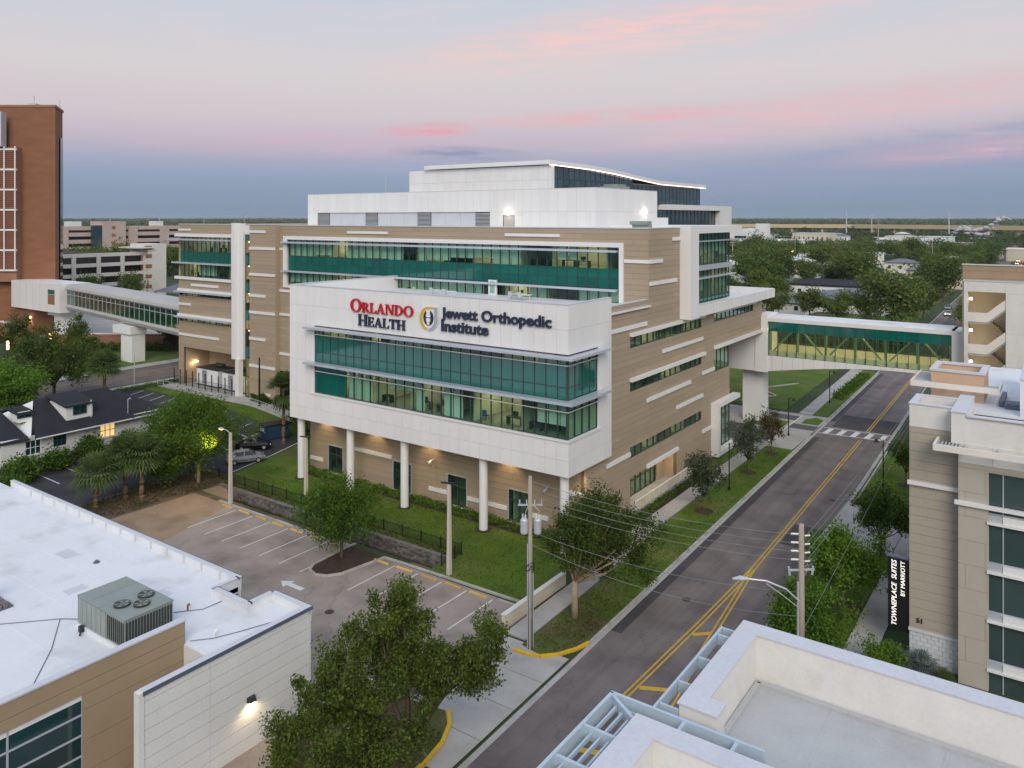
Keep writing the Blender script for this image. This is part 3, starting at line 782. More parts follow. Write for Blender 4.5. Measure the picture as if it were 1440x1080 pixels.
# mown-lawn zigzag kerbs
kerb("lawn_edging", [(-44, 127), (-40.5, 134), (-44.5, 138), (-40, 146)], w=0.35, h=0.2)
kerb("lawn_edging", [(-52, 128), (-48.5, 134), (-52.5, 139)], w=0.35, h=0.2)
# car park of the white house
sheet("house_car_park", "dark_asphalt", [[(-124.5, 34), (-84.2, 34), (-84.2, 52), (-80.4, 56.6), (-82.2, 64), (-83.8, 69.4), (-124.5, 69.4)]], 0.012)
for i in range(5): line([(-121.5+3.0*i+1.5, 66.0), (-121.5+3.0*i, 69.3)], 0.14, 0.03, "paint_white", "stall_line")
for i in range(4): line([(-98+2.9*i, 64.5), (-99+2.9*i, 69.0)], 0.14, 0.03, "paint_white", "stall_line")
for i in range(4): line([(-94.5+0.2*i, 41+3.0*i), (-90.5, 42+3.0*i)], 0.14, 0.03, "paint_white", "stall_line")
line([(-80.6, 57), (-82.3, 64), (-83.9, 69.2)], 0.16, 0.03, "paint_white", "stall_line")
for i in range(3): line([(-92.5, 60.5+2.3*i), (-86, 61.5+2.3*i)], 0.14, 0.03, "paint_white", "stall_line")
# detention basin beside the car park
mb = MB(); x0, x1, y0, y1 = PIT
mb.poly([(x0, y0, -1.1), (x1, y0, -1.1), (x1, y1, -1.1), (x0, y1, -1.1)])
mb.poly([(x0, y0, 0.0), (x0, y0, -1.1), (x0, y1, -1.1), (x0, y1, 0.0)])
mb.poly([(x1, y1, 0.0), (x1, y1, -1.1), (x1, y0, -1.1), (x1, y0, 0.0)])
mb.poly([(x0, y0, -1.1), (x0, y0, 0.0), (x1, y0, 0.0), (x1, y0, -1.1)])
struct(mb, "basin_floor", "mulch")
rw = thing("retaining_wall", ((x0+x1)/2, y1, -1.1), "dark stacked stone retaining wall holding up the lawn behind the parking stalls", "wall")
mb = MB()
mb.box(x0, x1, y1-0.10, y1+0.2, -1.1, 0.0).build("wall_core", "mulch", rw)
mb = MB(); rnd = random.Random(3)
for r in range(7):
    x = x0 + (0.2 if r % 2 else 0)
    while x < x1-0.1:
        w = rnd.uniform(0.28, 0.62); d = rnd.uniform(0.0, 0.09)
        mb.box(x+0.015, min(x+w, x1)-0.015, y1-0.26-d, y1-0.1, -1.1+r*0.165, -1.1+r*0.165+0.145)
        x += w
mb.build("stones", "stone", rw, kind="stuff")
mb = MB(); mb.box(x0, x1, y1-0.32, y1+0.12, 0.06, 0.12).build("coping", "stone", rw)
# fence above it
fe = thing("picket_fence", ((x0+x1)/2, y1+0.9, 0), "low black metal picket fence running along the top of the stone wall", "fence")
FX0, FX1, FY = -80.0, -44.2, 54.7
for i in range(16):
    x = FX0+(FX1-FX0)*i/15
    bpiece("post", "dark_metal", fe, x-0.04, x+0.04, FY-0.04, FY+0.04, 0.0, 1.15)
mb = MB()
for i in range(240):
    x = FX0+(FX1-FX0)*(i+0.5)/240
    mb.box(x-0.011, x+0.011, FY-0.011, FY+0.011, 0.1, 1.0)
mb.build("pickets", "dark_metal", fe, kind="stuff")
for z in (0.15, 0.95): bpiece("rail", "dark_metal", fe, FX0, FX1, FY-0.02, FY+0.02, z-0.02, z+0.02)
for i in range(3):
    y = FY-0.9*(i+1); bpiece("post", "dark_metal", fe, FX1-0.04, FX1+0.04, y-0.04, y+0.04, 0.0, 1.15)
mb = MB()
for i in range(18): y = FY-2.7*(i+0.5)/18; mb.box(FX1-0.011, FX1+0.011, y-0.011, y+0.011, 0.1, 1.0)
mb.build("pickets", "dark_metal", fe, kind="stuff")
# wheel stops
ws = boxmesh(1.7, 0.16, 0.12, "wheelstop")
k = 0
words = ["first", "second", "third", "fourth", "fifth", "sixth", "seventh"]
for i, x in enumerate([-71.3+2.74*i for i in range(7)]):
    o = bpy.data.objects.new("wheel_stop", ws); COL.objects.link(o); o.location = (x, 49.75+random.uniform(-0.08, 0.08), 0.075); o.rotation_euler = (0, 0, random.uniform(-0.04, 0.04))
    tag(o, "yellow wheel stop, %s from the lamp pole in the row left of the island" % words[i], "wheel stop", "yellow wheel stops")
for i, x in enumerate([-48.9, -46.3, -43.5, -41.0, -38.4]):
    o = bpy.data.objects.new("wheel_stop", ws); COL.objects.link(o); o.location = (x, 49.55+random.uniform(-0.1, 0.1), 0.075); o.rotation_euler = (0, 0, random.uniform(-0.05, 0.05))
    tag(o, "yellow wheel stop, %s from the planted island in the row towards the street" % words[i], "wheel stop", "yellow wheel stops")
o = bpy.data.objects.new("wheel_stop", boxmesh(1.7, 0.16, 0.12, "concrete")); COL.objects.link(o); o.location = (-35.7, 49.9, 0.075)
tag(o, "grey unpainted parking wheel stop at the stall beside the low wall", "wheel stop")
# yellow kerbs of the driveway
kerb("yellow_kerb", [(-31.5, 44.75), (-30.6, 44.75), (-29.5, 45.05), (-28.6, 46.0), (-27.95, 47.3), (-27.65, 48.5)], "kerb_yellow", 0.24, 0.17)
kerb("yellow_kerb", [(-30.8, 36.9), (-29.9, 35.9), (-29.2, 34.4), (-28.9, 32.6), (-28.9, 30)], "kerb_yellow", 0.24, 0.17)
sheet("lawn", "grass_dry", [[(-29.0, 28), (-29.0, 32.6), (-29.4, 34.4), (-30.0, 35.8), (-31.0, 36.8), (-36, 36), (-36.2, 28)]], 0.07)
lw = MB().box(-33.95, -33.65, 46.7, 55.2, 0.0, 0.95).build("low_wall", "wall_stucco"); tag(lw, "low cream rendered wall between parking stalls and pavement", "wall")
cp = MB().box(-34.0, -33.6, 46.65, 55.25, 0.953, 1.02).build("coping", "cream_stucco", lw)

# ================================================================== hospital building
HB = thing("hospital_building", (-70, 85, 0), "large tan and white medical office building with green glass bands and a projecting white box", "building")
FU = Face('F', 76.8); FL = Face('F', 76.0); FG = Face('F', 63.4); FBX = Face('F', 59.3)
RW = Face('R', -36.5); RBX = Face('R', -35.9)
def bar(face, h0, h1, z, hgt=0.42, d=0.14, name="accent_bar", m="white_trim"):
    bpiece(name, m, HB, *face.bx(h0, h1, z-hgt/2, z+hgt/2, -0.02, d))
def shade(face, h0, h1, z, d=0.9, name="sunshade", th=0.16):
    # a flat blade sunshade: blade with a rounded nose, standing on brackets
    mb = MB(); mb.box(*face.bx(h0, h1, z-th/2, z+th/2, 0.05, d)); mb.box(*face.bx(h0, h1, z-th/2-0.06, z+th/2+0.03, d+0.002, d+0.07))
    o = mb.build(name, "alu", HB)
    n = max(2, int((h1-h0)/4))
    for i in range(n+1):
        h = h0+0.1+(h1-h0-0.2)*i/n
        bpiece("bracket", "alu", o, *face.bx(h-0.03, h+0.03, z-th/2-0.12, z-th/2-0.003, -0.1, d*0.8))
    return o
# --- ground floor behind the columns
gw = [(-71.2, -68.85, 0.2, 3.25), (-60.8, -58.2, 0.2, 3.25), (-53.0, -50.55, 0.2, 3.25), (-45.2, -42.9, 0.2, 3.25)]
siding(HB, FG, -74.5, -36.56, 0.0, 7.15, gw)
for a, b, c, d in gw:
    fr = glazing(HB, FG, lin(a, b, 2), [(c, c+2.05, 'v'), (c+2.05, d, 'v')], 0.12, vis="vision", name="window", mw=0.09)
    mb = MB()
    mb.box(*FG.bx(a-0.12, a, c-0.1, d+0.1, -0.2, 0.07)); mb.box(*FG.bx(b, b+0.12, c-0.1, d+0.1, -0.2, 0.07)); mb.box(*FG.bx(a, b, d, d+0.1, -0.2, 0.07))
    mb.build("window_surround", "alu", fr)
    bpiece("sill", "white_trim", fr, *FG.bx(a-0.15, b+0.15, c-0.22, c-0.102, -0.2, 0.16))
rooms(HB, FG, -74.2, -36.9, 0.1, 3.6, 5.0, 11, lit=0.12, depth=4.0)
bar(FG, -74.4, -72.2, 1.32, 0.4); bar(FG, -66.9, -61.0, 3.6, 0.4); bar(FG, -55.6, -53.1, 1.3, 0.4); bar(FG, -50.4, -45.4, 1.3, 0.4); bar(FG, -42.7, -40.6, 1.3, 0.4); bar(FG, -38.6, -36.5, 4.3, 0.4)
for x in (-64.3+9.5, -40.4):      # wall flood lamps
    o = MB(); o.tube([(x, 63.3, 4.5), (x-0.1, 62.95, 4.35), (x-0.25, 62.6, 4.1)], [0.06, 0.13, 0.16], 8); o.build("wall_flood_lamp", "galv", HB)
# --- columns
for i, x in enumerate((-72.4, -64.3, -56.27, -46.0, -36.9)):
    mb = MB(); mb.tube([(x, 60.3, 0.0), (x, 60.3, 7.2)], 0.42, 20); mb.build("column", "column_white", HB, smooth=False)
    mb = MB(); mb.tube([(x, 60.3, 0.0), (x, 60.3, 0.10)], 0.75, 16); mb.build("column_base", "mulch", HB)
    bpiece("downlight", "lamp_warm", HB, x-0.15, x+0.15, 62.3, 62.6, 7.08, 7.13)
    spot("downlight_lamp", (x+0.9, 62.55, 7.0), (x+0.9, 63.1, 0), 330, WARM, R(100), 0.8)
# --- soffit and roof of the white box
bpiece("soffit", "white_trim", HB, -73.0, -36.0, 59.6, 63.35, 7.16, 7.3)
# --- white box, front
WX0, WX1 = -69.05, -35.9
hx = lin(WX0, WX1, 27)
hxa = [-73.2, -71.85, -70.45] + hx
whole = [(-69.4, -35.8, 10.25, 17.95)]
panels(HB, FBX, -73.2, -35.9, 7.15, 22.3, hxa, [8.6, 10.25, 13.9, 17.95, 20.1], whole)
ry = [59.3+1.33*i for i in range(8)]
panels(HB, RBX, 59.3, 67.3, 7.15, 22.3, ry, [8.6, 10.25, 13.9, 17.95, 20.1], [(59.3, 64.75, 10.25, 17.95)])
# recess returns round the strip window
bpiece("window_reveal", "white_trim", HB, -69.42, -69.06, 59.32, 59.9, 10.25, 17.95)
bpiece("window_reveal", "white_trim", HB, -36.7, -35.92, 64.72, 65.0, 10.25, 17.95)
mb = MB(); mb.box(-69.5, -35.78, 59.18, 59.6, 10.24, 10.42); mb.box(-36.2, -35.78, 59.6, 65.0, 10.24, 10.42); mb.build("window_sill", "white_trim", HB)
FBG = Face('F', 59.42); RBG = Face('R', -36.02)
rowsA = [(10.45, 12.85, 'v'), (12.85, 13.75, 'v')]
pat = "ssssvvvvvvvvvvvvvvvvvvvvvvv"
glazing(HB, FBG, [h if i < 27 else -36.02 for i, h in enumerate(hx)], [(10.45, 12.85, pat), (12.85, 13.65, pat)], 0.05)
glazing(HB, FBG, [h if i < 27 else -36.02 for i, h in enumerate(hx)], [(13.65, 15.0, 's'), (15.0, 16.95, 's'), (16.95, 17.7, 'v')], 0.05)
hr = lin(59.42, 64.7, 4)
glazing(HB, RBG, hr, [(10.45, 12.85, 'v'), (12.85, 13.65, 'v')], 0.05)
glazing(HB, RBG, hr, [(13.65, 15.0, 's'), (15.0, 16.95, 's'), (16.95, 17.7, 'v')], 0.05)
rooms(HB, FBG, -69.0, -36.4, 10.4, 13.75, 4.2, 21, lit=0.55, depth=5.5, blinds=(hx[4:-1]+[-36.35], 13.65, 10.45, 0.62, 0.3, 0.75), lampm="lamp_room")
rooms(HB, FBG, -69.0, -36.4, 14.9, 17.75, 3.2, 22, lit=0.6, depth=5.5, blinds=(hx[:-1]+[-36.35], 17.7, 15.0, 0.22, 1.0, 1.0), furn=False)
# sunshades of the box: mitred round the corner
for z in (17.75, 13.82):
    mb = MB()
    a = 0.95
    top = [(-69.9, 59.35), (-35.95, 59.35), (-35.95, 65.6), (-35.95+a, 65.6), (-35.95+a, 59.35-a), (-69.9, 59.35-a)]
    mb.prism([(-69.9, 59.35-a), (-35.95+a, 59.35-a), (-35.95, 59.35), (-69.9, 59.35)], z-0.08, z+0.08)
    mb.prism([(-35.95+a, 59.35-a), (-35.95+a, 65.6), (-35.95, 65.6), (-35.95, 59.35)], z-0.08, z+0.08)
    mb.box(-69.9, -35.95+a, 59.28-a, 59.346-a, z-0.13, z+0.11); mb.box(-35.946+a, -35.88+a, 59.28-a, 65.6, z-0.13, z+0.11)
    o = mb.build("sunshade", "alu", HB)
    for i in range(12): h = -69+33*i/11; bpiece("bracket", "alu", o, h-0.04, h+0.04, 58.7, 59.4, z-0.2, z-0.083)
mb = MB(); mb.box(-69.0, -35.9, 59.33, 59.40, 16.91, 17.0); mb.box(-69.0, -35.9, 59.33, 59.40, 12.82, 12.90); mb.box(-35.99, -35.93, 59.4, 64.7, 16.91, 17.0); mb.box(-35.99, -35.93, 59.4, 64.7, 12.82, 12.90)
mb.build("horizontal_cap", "white_trim", HB)
# parapet, terrace roof
mb = MB()
mb.box(-73.22, -35.88, 59.25, 59.75, 22.3, 22.37); mb.box(-36.35, -35.88, 59.75, 67.32, 22.3, 22.37); mb.box(-37.1, -36.48, 67.33, 76.7, 21.3, 21.36); mb.box(-73.22, -72.75, 59.75, 76.7, 22.3, 22.37)
mb.build("parapet_cap", "cap_metal", HB)
mb = MB(); mb.box(-73.0, -36.2, 59.68, 76.7, 20.55, 20.7); mb.build("terrace_roof", "roof_membrane", HB)
mb = MB(); mb.box(-73.17, -72.8, 59.7, 76.7, 7.2, 22.29); mb.build("box_side_wall", "white_trim", HB)
mb = MB(); mb.box(-37.1, -36.92, 67.3, 76.7, 20.7, 21.28); mb.build("parapet_back", "white_trim", HB)
for x, y in ((-63, 72), (-60.6, 71.6), (-52.5, 73.5), (-51, 73.2)):
    mb = MB(); mb.box(x, x+1.5, y, y+0.7, 21.25, 21.32)
    for q in (0.08, 1.36): mb.box(x+q, x+q+0.06, y+0.3, y+0.36, 20.7, 21.25)
    mb.build("terrace_table", "white_trim", HB)
    mb = MB(); mb.box(x+0.5, x+1.0, y-0.7, y-0.25, 21.1, 21.18); mb.box(x+0.5, x+1.0, y-0.76, y-0.7, 21.1, 21.65); mb.box(x+0.7, x+0.8, y-0.5, y-0.4, 20.7, 21.1); mb.build("terrace_chair", "galv", HB)
# --- upper front wall
bandh = (-95.4, -39.7, 19.7, 27.2)
siding(HB, FU, -98.3, -73.2, 7.0, 28.8, [bandh]); siding(HB, FU, -73.2, -36.56, 20.6, 28.8, [bandh])
hb = lin(-95.1, -40.0, 41)
FUB = Face('F', 76.75)
mb = MB()
mb.box(*FU.bx(-96.05, -39.45, 26.75, 27.25, -0.3, 0.28)); mb.box(*FU.bx(-96.05, -39.45, 19.6, 19.98, -0.3, 0.28)); mb.box(*FU.bx(-96.05, -95.25, 19.98, 26.75, -0.3, 0.28)); mb.box(*FU.bx(-39.95, -39.45, 19.98, 26.75, -0.3, 0.28))
mb.build("band_frame", "white_trim", HB)
glazing(HB, FUB, hb, [(20.0, 22.05, 'v'), (22.05, 22.2, 's')], 0.1)
glazing(HB, FUB, hb, [(22.2, 23.3, 's'), (23.3, 24.35, 's'), (24.35, 26.75, 'v')], 0.1)
rooms(HB, FUB, -95.0, -40.1, 24.3, 26.9, 5.5, 31, lit=0.5, depth=6, blinds=(hb, 26.75, 24.35, 0.62, 0.55, 1.0))
rooms(HB, FUB, -95.0, -40.1, 19.9, 22.1, 5.5, 32, lit=0.5, depth=6, blinds=(hb, 22.05, 20.0, 0.55, 0.6, 1.0))
shade(FU, -95.9, -40.1, 26.35, 0.8); shade(FU, -95.9, -40.1, 22.1, 0.8)
bar(FU, -82.45, -74.7, 27.95, 0.34); bar(FU, -55.3, -47.6, 27.95, 0.34); bar(FU, -39.4, -36.5, 25.3, 0.36); bar(FU, -98.2, -95.9, 25.3, 0.36); bar(FU, -98.2, -93.5, 19.05, 0.36); bar(FU, -98.2, -93.5, 15.5, 0.36); bar(FU, -98.2, -93.5, 9.6, 0.36)
bpiece("parapet_cap", "cap_metal", HB, -98.1, -36.45, 76.72, 77.4, 28.8, 28.92)
door = bpiece("terrace_door", "white_trim", HB, -57.4, -56.2, 76.2, 76.4, 20.7, 22.5)
bpiece("door_pane", "vision", door, -57.15, -56.45, 76.15, 76.19, 20.9, 22.3)
# --- left block
lh = [(-122.2, -107.5, 20.15, 27.0), (-122.0, -107.3, 17.05, 17.75), (-122.0, -107.3, 12.75, 13.55), (-120.9, -106.2, 2.2, 8.45), (-106.3, -103.3, 2.2, 28.6)]
siding(HB, FL, -122.35, -97.1, 2.2, 28.85, lh)
mb = MB(); mb.box(-97.09, -97.03, 76.01, 76.79, 2.2, 28.8); mb.build("wall_return", "tan_siding", HB)
mb = MB()
mb.box(*FL.bx(-123.2, -107.0, 26.85, 27.35, -0.3, 0.3)); mb.box(*FL.bx(-123.2, -107.0, 19.75, 20.2, -0.3, 0.3)); mb.box(*FL.bx(-107.55, -107.0, 20.2, 26.85, -0.3, 0.3))
mb.build("band_frame", "white_trim", HB)
hl = lin(-122.15, -107.6, 12)
glazing(HB, FL, hl, [(20.2, 22.4, 'v'), (22.4, 23.4, 's'), (23.4, 24.4, 's'), (24.4, 26.85, 'v')], 0.12)
rooms(HB, FL, -122.1, -107.7, 24.3, 26.95, 4.5, 41, lit=1.0, depth=6)
rooms(HB, FL, -122.1, -107.7, 20.1, 22.5, 4.5, 42, lit=0.6, depth=6, blinds=(hl, 22.4, 20.2, 0.4, 0.6, 1.0))
shade(FL, -124.2, -107.5, 26.4, 0.9); shade(FL, -123, -107.5, 22.55, 0.9)
for z0, z1 in ((17.05, 17.75), (12.75, 13.55)):
    glazing(HB, FL, lin(-122.0, -107.3, 9), [(z0, z1, 'v')], 0.15)
    rooms(HB, FL, -121.9, -107.4, z0-0.6, z1+0.4, 4.0, int(z0), lit=0.6, depth=4, furn=False)
    bar(FL, -122.35, -106.5, z1+0.25, 0.36, 0.3); shade(FL, -122.6, -107.4, z1-0.02, 0.8)
bar(FL, -122.35, -118.8, 28.0, 0.34); bar(FL, -118.7, -111.2, 18.9, 0.42); bar(FL, -122.3, -118.8, 15.6, 0.36); bar(FL, -122.2, -111.1, 10.55, 0.4)
for a, b, z in ((-103.3, -99.4, 27.85), (-103.3, -97.15, 25.3), (-103.3, -97.15, 21.3), (-103.3, -99.4, 18.05), (-103.3, -97.15, 15.5), (-103.3, -99.4, 11.45), (-103.3, -97.15, 7.3)): bar(FL, a, b, z, 0.4)
bar(FL, -99.8, -98.2, 3.2, 0.4)
mb = MB(); mb.box(-106.62, -106.0, 75.1, 76.3, 8.0, 29.15); mb.build("fin", "white_panel", HB)
mb = MB(); mb.box(-105.98, -104.5, 75.7, 76.2, 8.0, 29.1); mb.build("fin_panel", "white_panel", HB)
mb = MB(); mb.box(-106.1, -105.2, 75.4, 76.2, 2.2, 7.99); mb.build("fin_leg", "white_trim", HB)
# stair window column: spandrels between lit glass
bpiece("stair_cap_panel", "white_trim", HB, -104.45, -103.32, 75.96, 76.2, 27.4, 28.8)
FS = Face('F', 76.0)
zz = [(2.3, 5.2, 'v'), (5.2, 6.2, 's'), (6.2, 9.0, 'v')]
stairrows = [(2.3, 5.4, 'v'), (5.4, 8.3, 'v'), (8.3, 10.0, 's'), (10.0, 12.6, 'v'), (12.6, 14.1, 'v'), (14.1, 15.7, 's'), (15.7, 18.3, 'v'), (18.3, 19.9, 's'), (19.9, 22.6, 'v'), (22.6, 24.2, 's'), (24.2, 26.5, 'v'), (26.5, 27.4, 's')]
glazing(HB, FS, [-104.48, -103.32], stairrows, 0.12, vis="bridge_glass")
mb = MB(); mb.box(-105.6, -102.2, 78.6, 78.7, 2.2, 27.5); mb.build("stair_wall", "room_wall", HB)
mb = MB(); mb.box(-103.6, -103.3, 76.6, 78.5, 2.2, 27.5); mb.build("stair_orange_wall", "orange_wall", HB)
for z in (4.8, 8.1, 12.3, 13.9, 18.1, 22.4, 26.2): bpiece("stair_light", "lamp_warm", HB, -105.2, -103.8, 77.2, 77.9, z-0.05, z)
mb = MB(); mb.box(-122.35, -97.0, 75.95, 76.6, 28.86, 28.98); mb.build("parapet_cap", "cap_metal", HB)
# recess with the generators
mb = MB(); mb.box(-120.9, -104.6, 80.8, 81.0, 2.2, 8.45); mb.box(-121.1, -120.9, 76.4, 80.8, 2.2, 8.45); mb.box(-104.6, -104.4, 76.4, 80.8, 2.2, 8.45); mb.build("recess_wall", "tan_siding", HB)
mb = MB(); mb.box(-121, -104.5, 76.4, 80.9, 8.46, 8.6); mb.build("recess_soffit", "white_trim", HB)
mb = MB(); mb.box(-122.3, -104.5, 76.0, 80.8, 2.1, 2.27); mb.build("recess_floor", "concrete", HB)
bpiece("recess_lamp", "lamp_warm", HB, -120.85, -120.6, 78.0, 78.5, 5.6, 5.75); point("recess_lamp_light", (-120.4, 77.6, 5.5), 40, WARM)
bpiece("recess_lamp", "lamp_warm", HB, -106.5, -106.2, 80.5, 80.75, 5.2, 5.4); point("recess_lamp_light", (-106.4, 80.0, 5.0), 40, WARM)
# --- right wall
rh = [(72.4, 91.4, 16.7, 17.9), (72.4, 91.4, 12.25, 13.3), (72.4, 91.4, 5.5, 6.6), (72.4, 84.1, 0.0, 3.55), (84.9, 120, 18.4, 30), (95.55, 110.5, 16.9, 17.9), (95.55, 101.2, 10.6, 13.5), (95.55, 101.3, 0.3, 6.7)]
siding(HB, RW, 63.2, 67.3, 0.0, 22.2, rh); siding(HB, RW, 67.3, 76.8, 0.0, 21.3, rh)
siding(HB, RW, 76.8, 101.0, 0.0, 28.8, rh)
siding(HB, RW, 101.0, 114.4, 13.3, 18.5, rh)
bpiece("parapet_cap", "cap_metal", HB, -37.1, -36.44, 77.4, 84.9, 28.8, 28.92)
mb = MB(); mb.box(-60, -36.9, 101.0, 114.2, 13.2, 13.34); mb.build("soffit", "white_trim", HB)
mb = MB(); mb.box(-60, -36.9, 100.7, 101.0, 0, 13.2); mb.build("end_wall", "tan_siding", HB)
mb = MB(); mb.box(-60, -36.9, 114.1, 114.4, 13.2, 18.5); mb.build("end_wall", "tan_siding", HB)
for z0, z1, n in ((16.7, 17.9, 13), (12.25, 13.3, 13), (5.5, 6.6, 13)):
    glazing(HB, RW, lin(72.4, 91.4, n), [(z0, z1, 'v')], 0.16, spn="spandrel_dark")
    rooms(HB, RW, 72.5, 91.3, z0-0.9, z1+0.5, 3.6, int(z0*3), lit=0.3, depth=4, furn=False)
    if z0 > 8: bpiece("accent_bar", "white_trim", HB, *RW.bx(72.3, 92.1, z1+0.01, z1+0.36, -0.02, 0.35))
glazing(HB, RW, lin(95.55, 110.5, 10), [(16.9, 17.9, 'v')], 0.16); rooms(HB, RW, 95.6, 110.4, 16.0, 18.2, 4, 51, lit=0.3, depth=4, furn=False)
bpiece("accent_bar", "white_trim", HB, *RW.bx(95.5, 111.2, 17.91, 18.25, -0.02, 0.35)); bpiece("accent_bar", "white_trim", HB, *RW.bx(95.5, 114.4, 13.51, 13.9, -0.02, 0.35))
glazing(HB, RW, lin(95.55, 101.0, 4), [(10.6, 13.5, 'v')], 0.16); rooms(HB, RW, 95.6, 100.6, 10.4, 13.4, 4, 52, lit=0.4, depth=4)
for a, b, z in ((67.35, 76.15, 18.85), (80.1, 91.7, 15.35), (76.2, 87.9, 10.7), (83.9, 91.7, 8.45), (67.35, 72.3, 6.0), (91.6, 95.5, 11.1), (76.9, 83.9, 22.95), (76.85, 80.05, 25.3), (82.8, 84.88, 27.6), (91.6, 94.6, 4.0)): bar(RW, a, b, z, 0.4)
# entrance recess
bpiece("entrance_lintel", "white_trim", HB, *RW.bx(76.2, 84.2, 3.56, 3.95, -0.02, 0.22))
FE = Face('R', -38.2)
glazing(HB, FE, lin(74.6, 82.1, 6), [(0.3, 1.9, 'v'), (1.9, 3.55, 'v')], 0.05, name="entrance_glazing"); rooms(HB, FE, 74.6, 82.2, 0.2, 3.6, 4, 61, lit=1, depth=4)
mb = MB(); mb.box(-40.2, -38.25, 72.3, 72.5, 0, 3.6); mb.box(-40.2, -36.92, 84.0, 84.2, 0, 3.6); mb.box(-38.3, -38.1, 72.5, 74.6, 0.2, 3.55); mb.box(-38.3, -38.1, 82.1, 84.0, 0.2, 3.55); mb.build("recess_wall", "tan_siding", HB)
mb = MB(); mb.box(-38.15, -36.6, 72.4, 84.1, 3.56, 3.7); mb.build("recess_soffit", "white_trim", HB)
bpiece("entrance_terrace", "concrete", HB, -38.2, -36.0, 72.4, 86.5, 0.02, 0.3)
mb = MB(); mb.box(-36.05, -35.75, 72.0, 87.0, 0.0, 0.42); mb.build("terrace_kerb", "concrete", HB)
rl = MB(); rl.box(-35.95, -35.85, 72.2, 86.8, 1.22, 1.30)
rl.build("terrace_rail", "white_trim", HB)
for i in range(14):
    y = 72.3+14.3*i/13; bpiece("baluster_panel", "wall_stucco", HB, -35.94, -35.86, y, y+0.85, 0.45, 1.2)
for y in (75, 78.5, 82.5): point("entrance_lamp", (-37.2, y, 3.2), 45, WARM); bpiece("entrance_downlight", "lamp_warm", HB, -37.3, -37.1, y-0.1, y+0.1, 3.5, 3.55)
# bay window at the corner
mb = MB()
mb.box(-36.5, -35.55, 94.5, 95.3, 0.3, 6.9); mb.box(-36.5, -35.55, 95.3, 102.4, 6.35, 6.9); mb.box(-36.5, -35.55, 95.3, 101.6, 0.3, 0.8); mb.build("bay_frame", "white_trim", HB)
glazing(HB, RW, lin(95.6, 101.2, 4), [(0.8, 2.6, 'v'), (2.6, 4.5, 'v'), (4.5, 6.35, 'v')], 0.1); rooms(HB, RW, 95.7, 100.6, 0.3, 6.5, 3, 53, lit=1, depth=4)
# --- white frame of floors five and six
FRM = Face('F', 84.9)
mb = MB(); mb.box(-37.5, -35.2, 84.9, 87.4, 18.35, 29.05); mb.build("frame_pier", "white_panel", HB)
mb = MB(); mb.box(-60, -35.25, 87.41, 102.2, 28.15, 29.0); mb.build("frame_top", "white_panel", HB)
mb = MB(); mb.box(-36.3, -35.2, 87.41, 116.2, 18.45, 19.7); mb.box(-60, -36.3, 115.2, 116.2, 18.45, 19.7); mb.build("frame_sill", "white_panel", HB)
for y in (92, 97, 102, 107, 112): bpiece("panel_joint", "white_core", HB, -35.199, -35.194, y-0.015, y+0.015, 18.47, 19.68)
mb = MB(); mb.box(-60, -36.3, 101.3, 115.2, 18.5, 18.9); mb.build("lower_roof", "roof_membrane", HB)
RF = Face('R', -36.6)
hf = lin(87.5, 101.3, 11)
glazing(HB, RF, hf, [(19.7, 20.3, 's'), (20.3, 22.6, 'v'), (22.6, 23.6, 'v')], 0.05); glazing(HB, RF, hf, [(24.2, 24.9, 'v'), (24.9, 27.2, 'v'), (27.2, 28.1, 's')], 0.05)
bpiece("floor_band", "alu", HB, -36.9, -36.35, 87.45, 101.6, 23.6, 24.2)
for z in (22.7, 27.15): bpiece("sunshade", "alu", HB, -36.6, -35.95, 87.5, 102.0, z-0.07, z+0.07)
rooms(HB, RF, 87.6, 101.0, 24.3, 28.0, 4.5, 71, lit=0.5, depth=6, blinds=(hf, 27.2, 24.9, 0.5, 0.6, 1.0)); rooms(HB, RF, 87.6, 101.0, 19.8, 23.5, 4.5, 72, lit=0.6, depth=6, blinds=(hf, 22.6, 20.3, 0.4, 0.6, 1.0))
FR2 = Face('F', 101.3)
mb = MB(); mb.box(-60, -37.0, 101.2, 101.5, 18.9, 28.1); mb.build("end_glass", "spandrel_dark", HB)
# --- roofs
mb = MB(); mb.box(-98, -36.9, 77.3, 101, 28.2, 28.5); mb.box(-122, -98, 76.5, 101, 28.2, 28.5); mb.box(-122, -60, 101, 150, 28.2, 28.5); mb.build("main_roof", "roof_membrane", HB)
mb = MB(); mb.box(-122.35, -122.0, 76.0, 150, 2.2, 28.9); mb.box(-122.3, -60.0, 149.7, 150, 0, 28.9); mb.box(-60.3, -60.0, 114.5, 149.7, 0, 28.9); mb.build("rear_wall", "tan_siding", HB)
# --- mechanical penthouse
FP = Face('F', 84.0); RP = Face('R', -47.0)
ph = lin(-99.3, -47.0, 39)
louv = (-97.0, -63.0, 28.5, 30.75)
panels(HB, FP, -99.3, -47.0, 28.5, 33.6, ph, [30.75], [louv, (-60.9, -59.0, 28.5, 30.3)], name="penthouse_panel")
panels(HB, RP, 84.0, 101.5, 28.5, 33.6, lin(84.0, 101.5, 12), [30.75], name="penthouse_panel")
for i in range(13):
    a = -97.0+34*i/13; b = a+34/13
    dk = i in (0, 4, 8, 12)
    lv = bpiece("louver_panel", "cap_metal" if not dk else "hvac_dark", HB, a+0.02, b-0.02, 84.2, 84.3, 28.5, 30.74)
    if dk:
        for j in range(12): bpiece("louver_slat", "cap_metal", lv, a+0.05, b-0.05, 84.1, 84.19, 28.55+0.18*j, 28.62+0.18*j)
bpiece("roof_door", "concrete", HB, -60.8, -59.1, 84.1, 84.2, 28.5, 30.25); bpiece("roof_lamp", "lamp_white", HB, -60.2, -59.8, 83.7, 83.95, 30.5, 30.8)
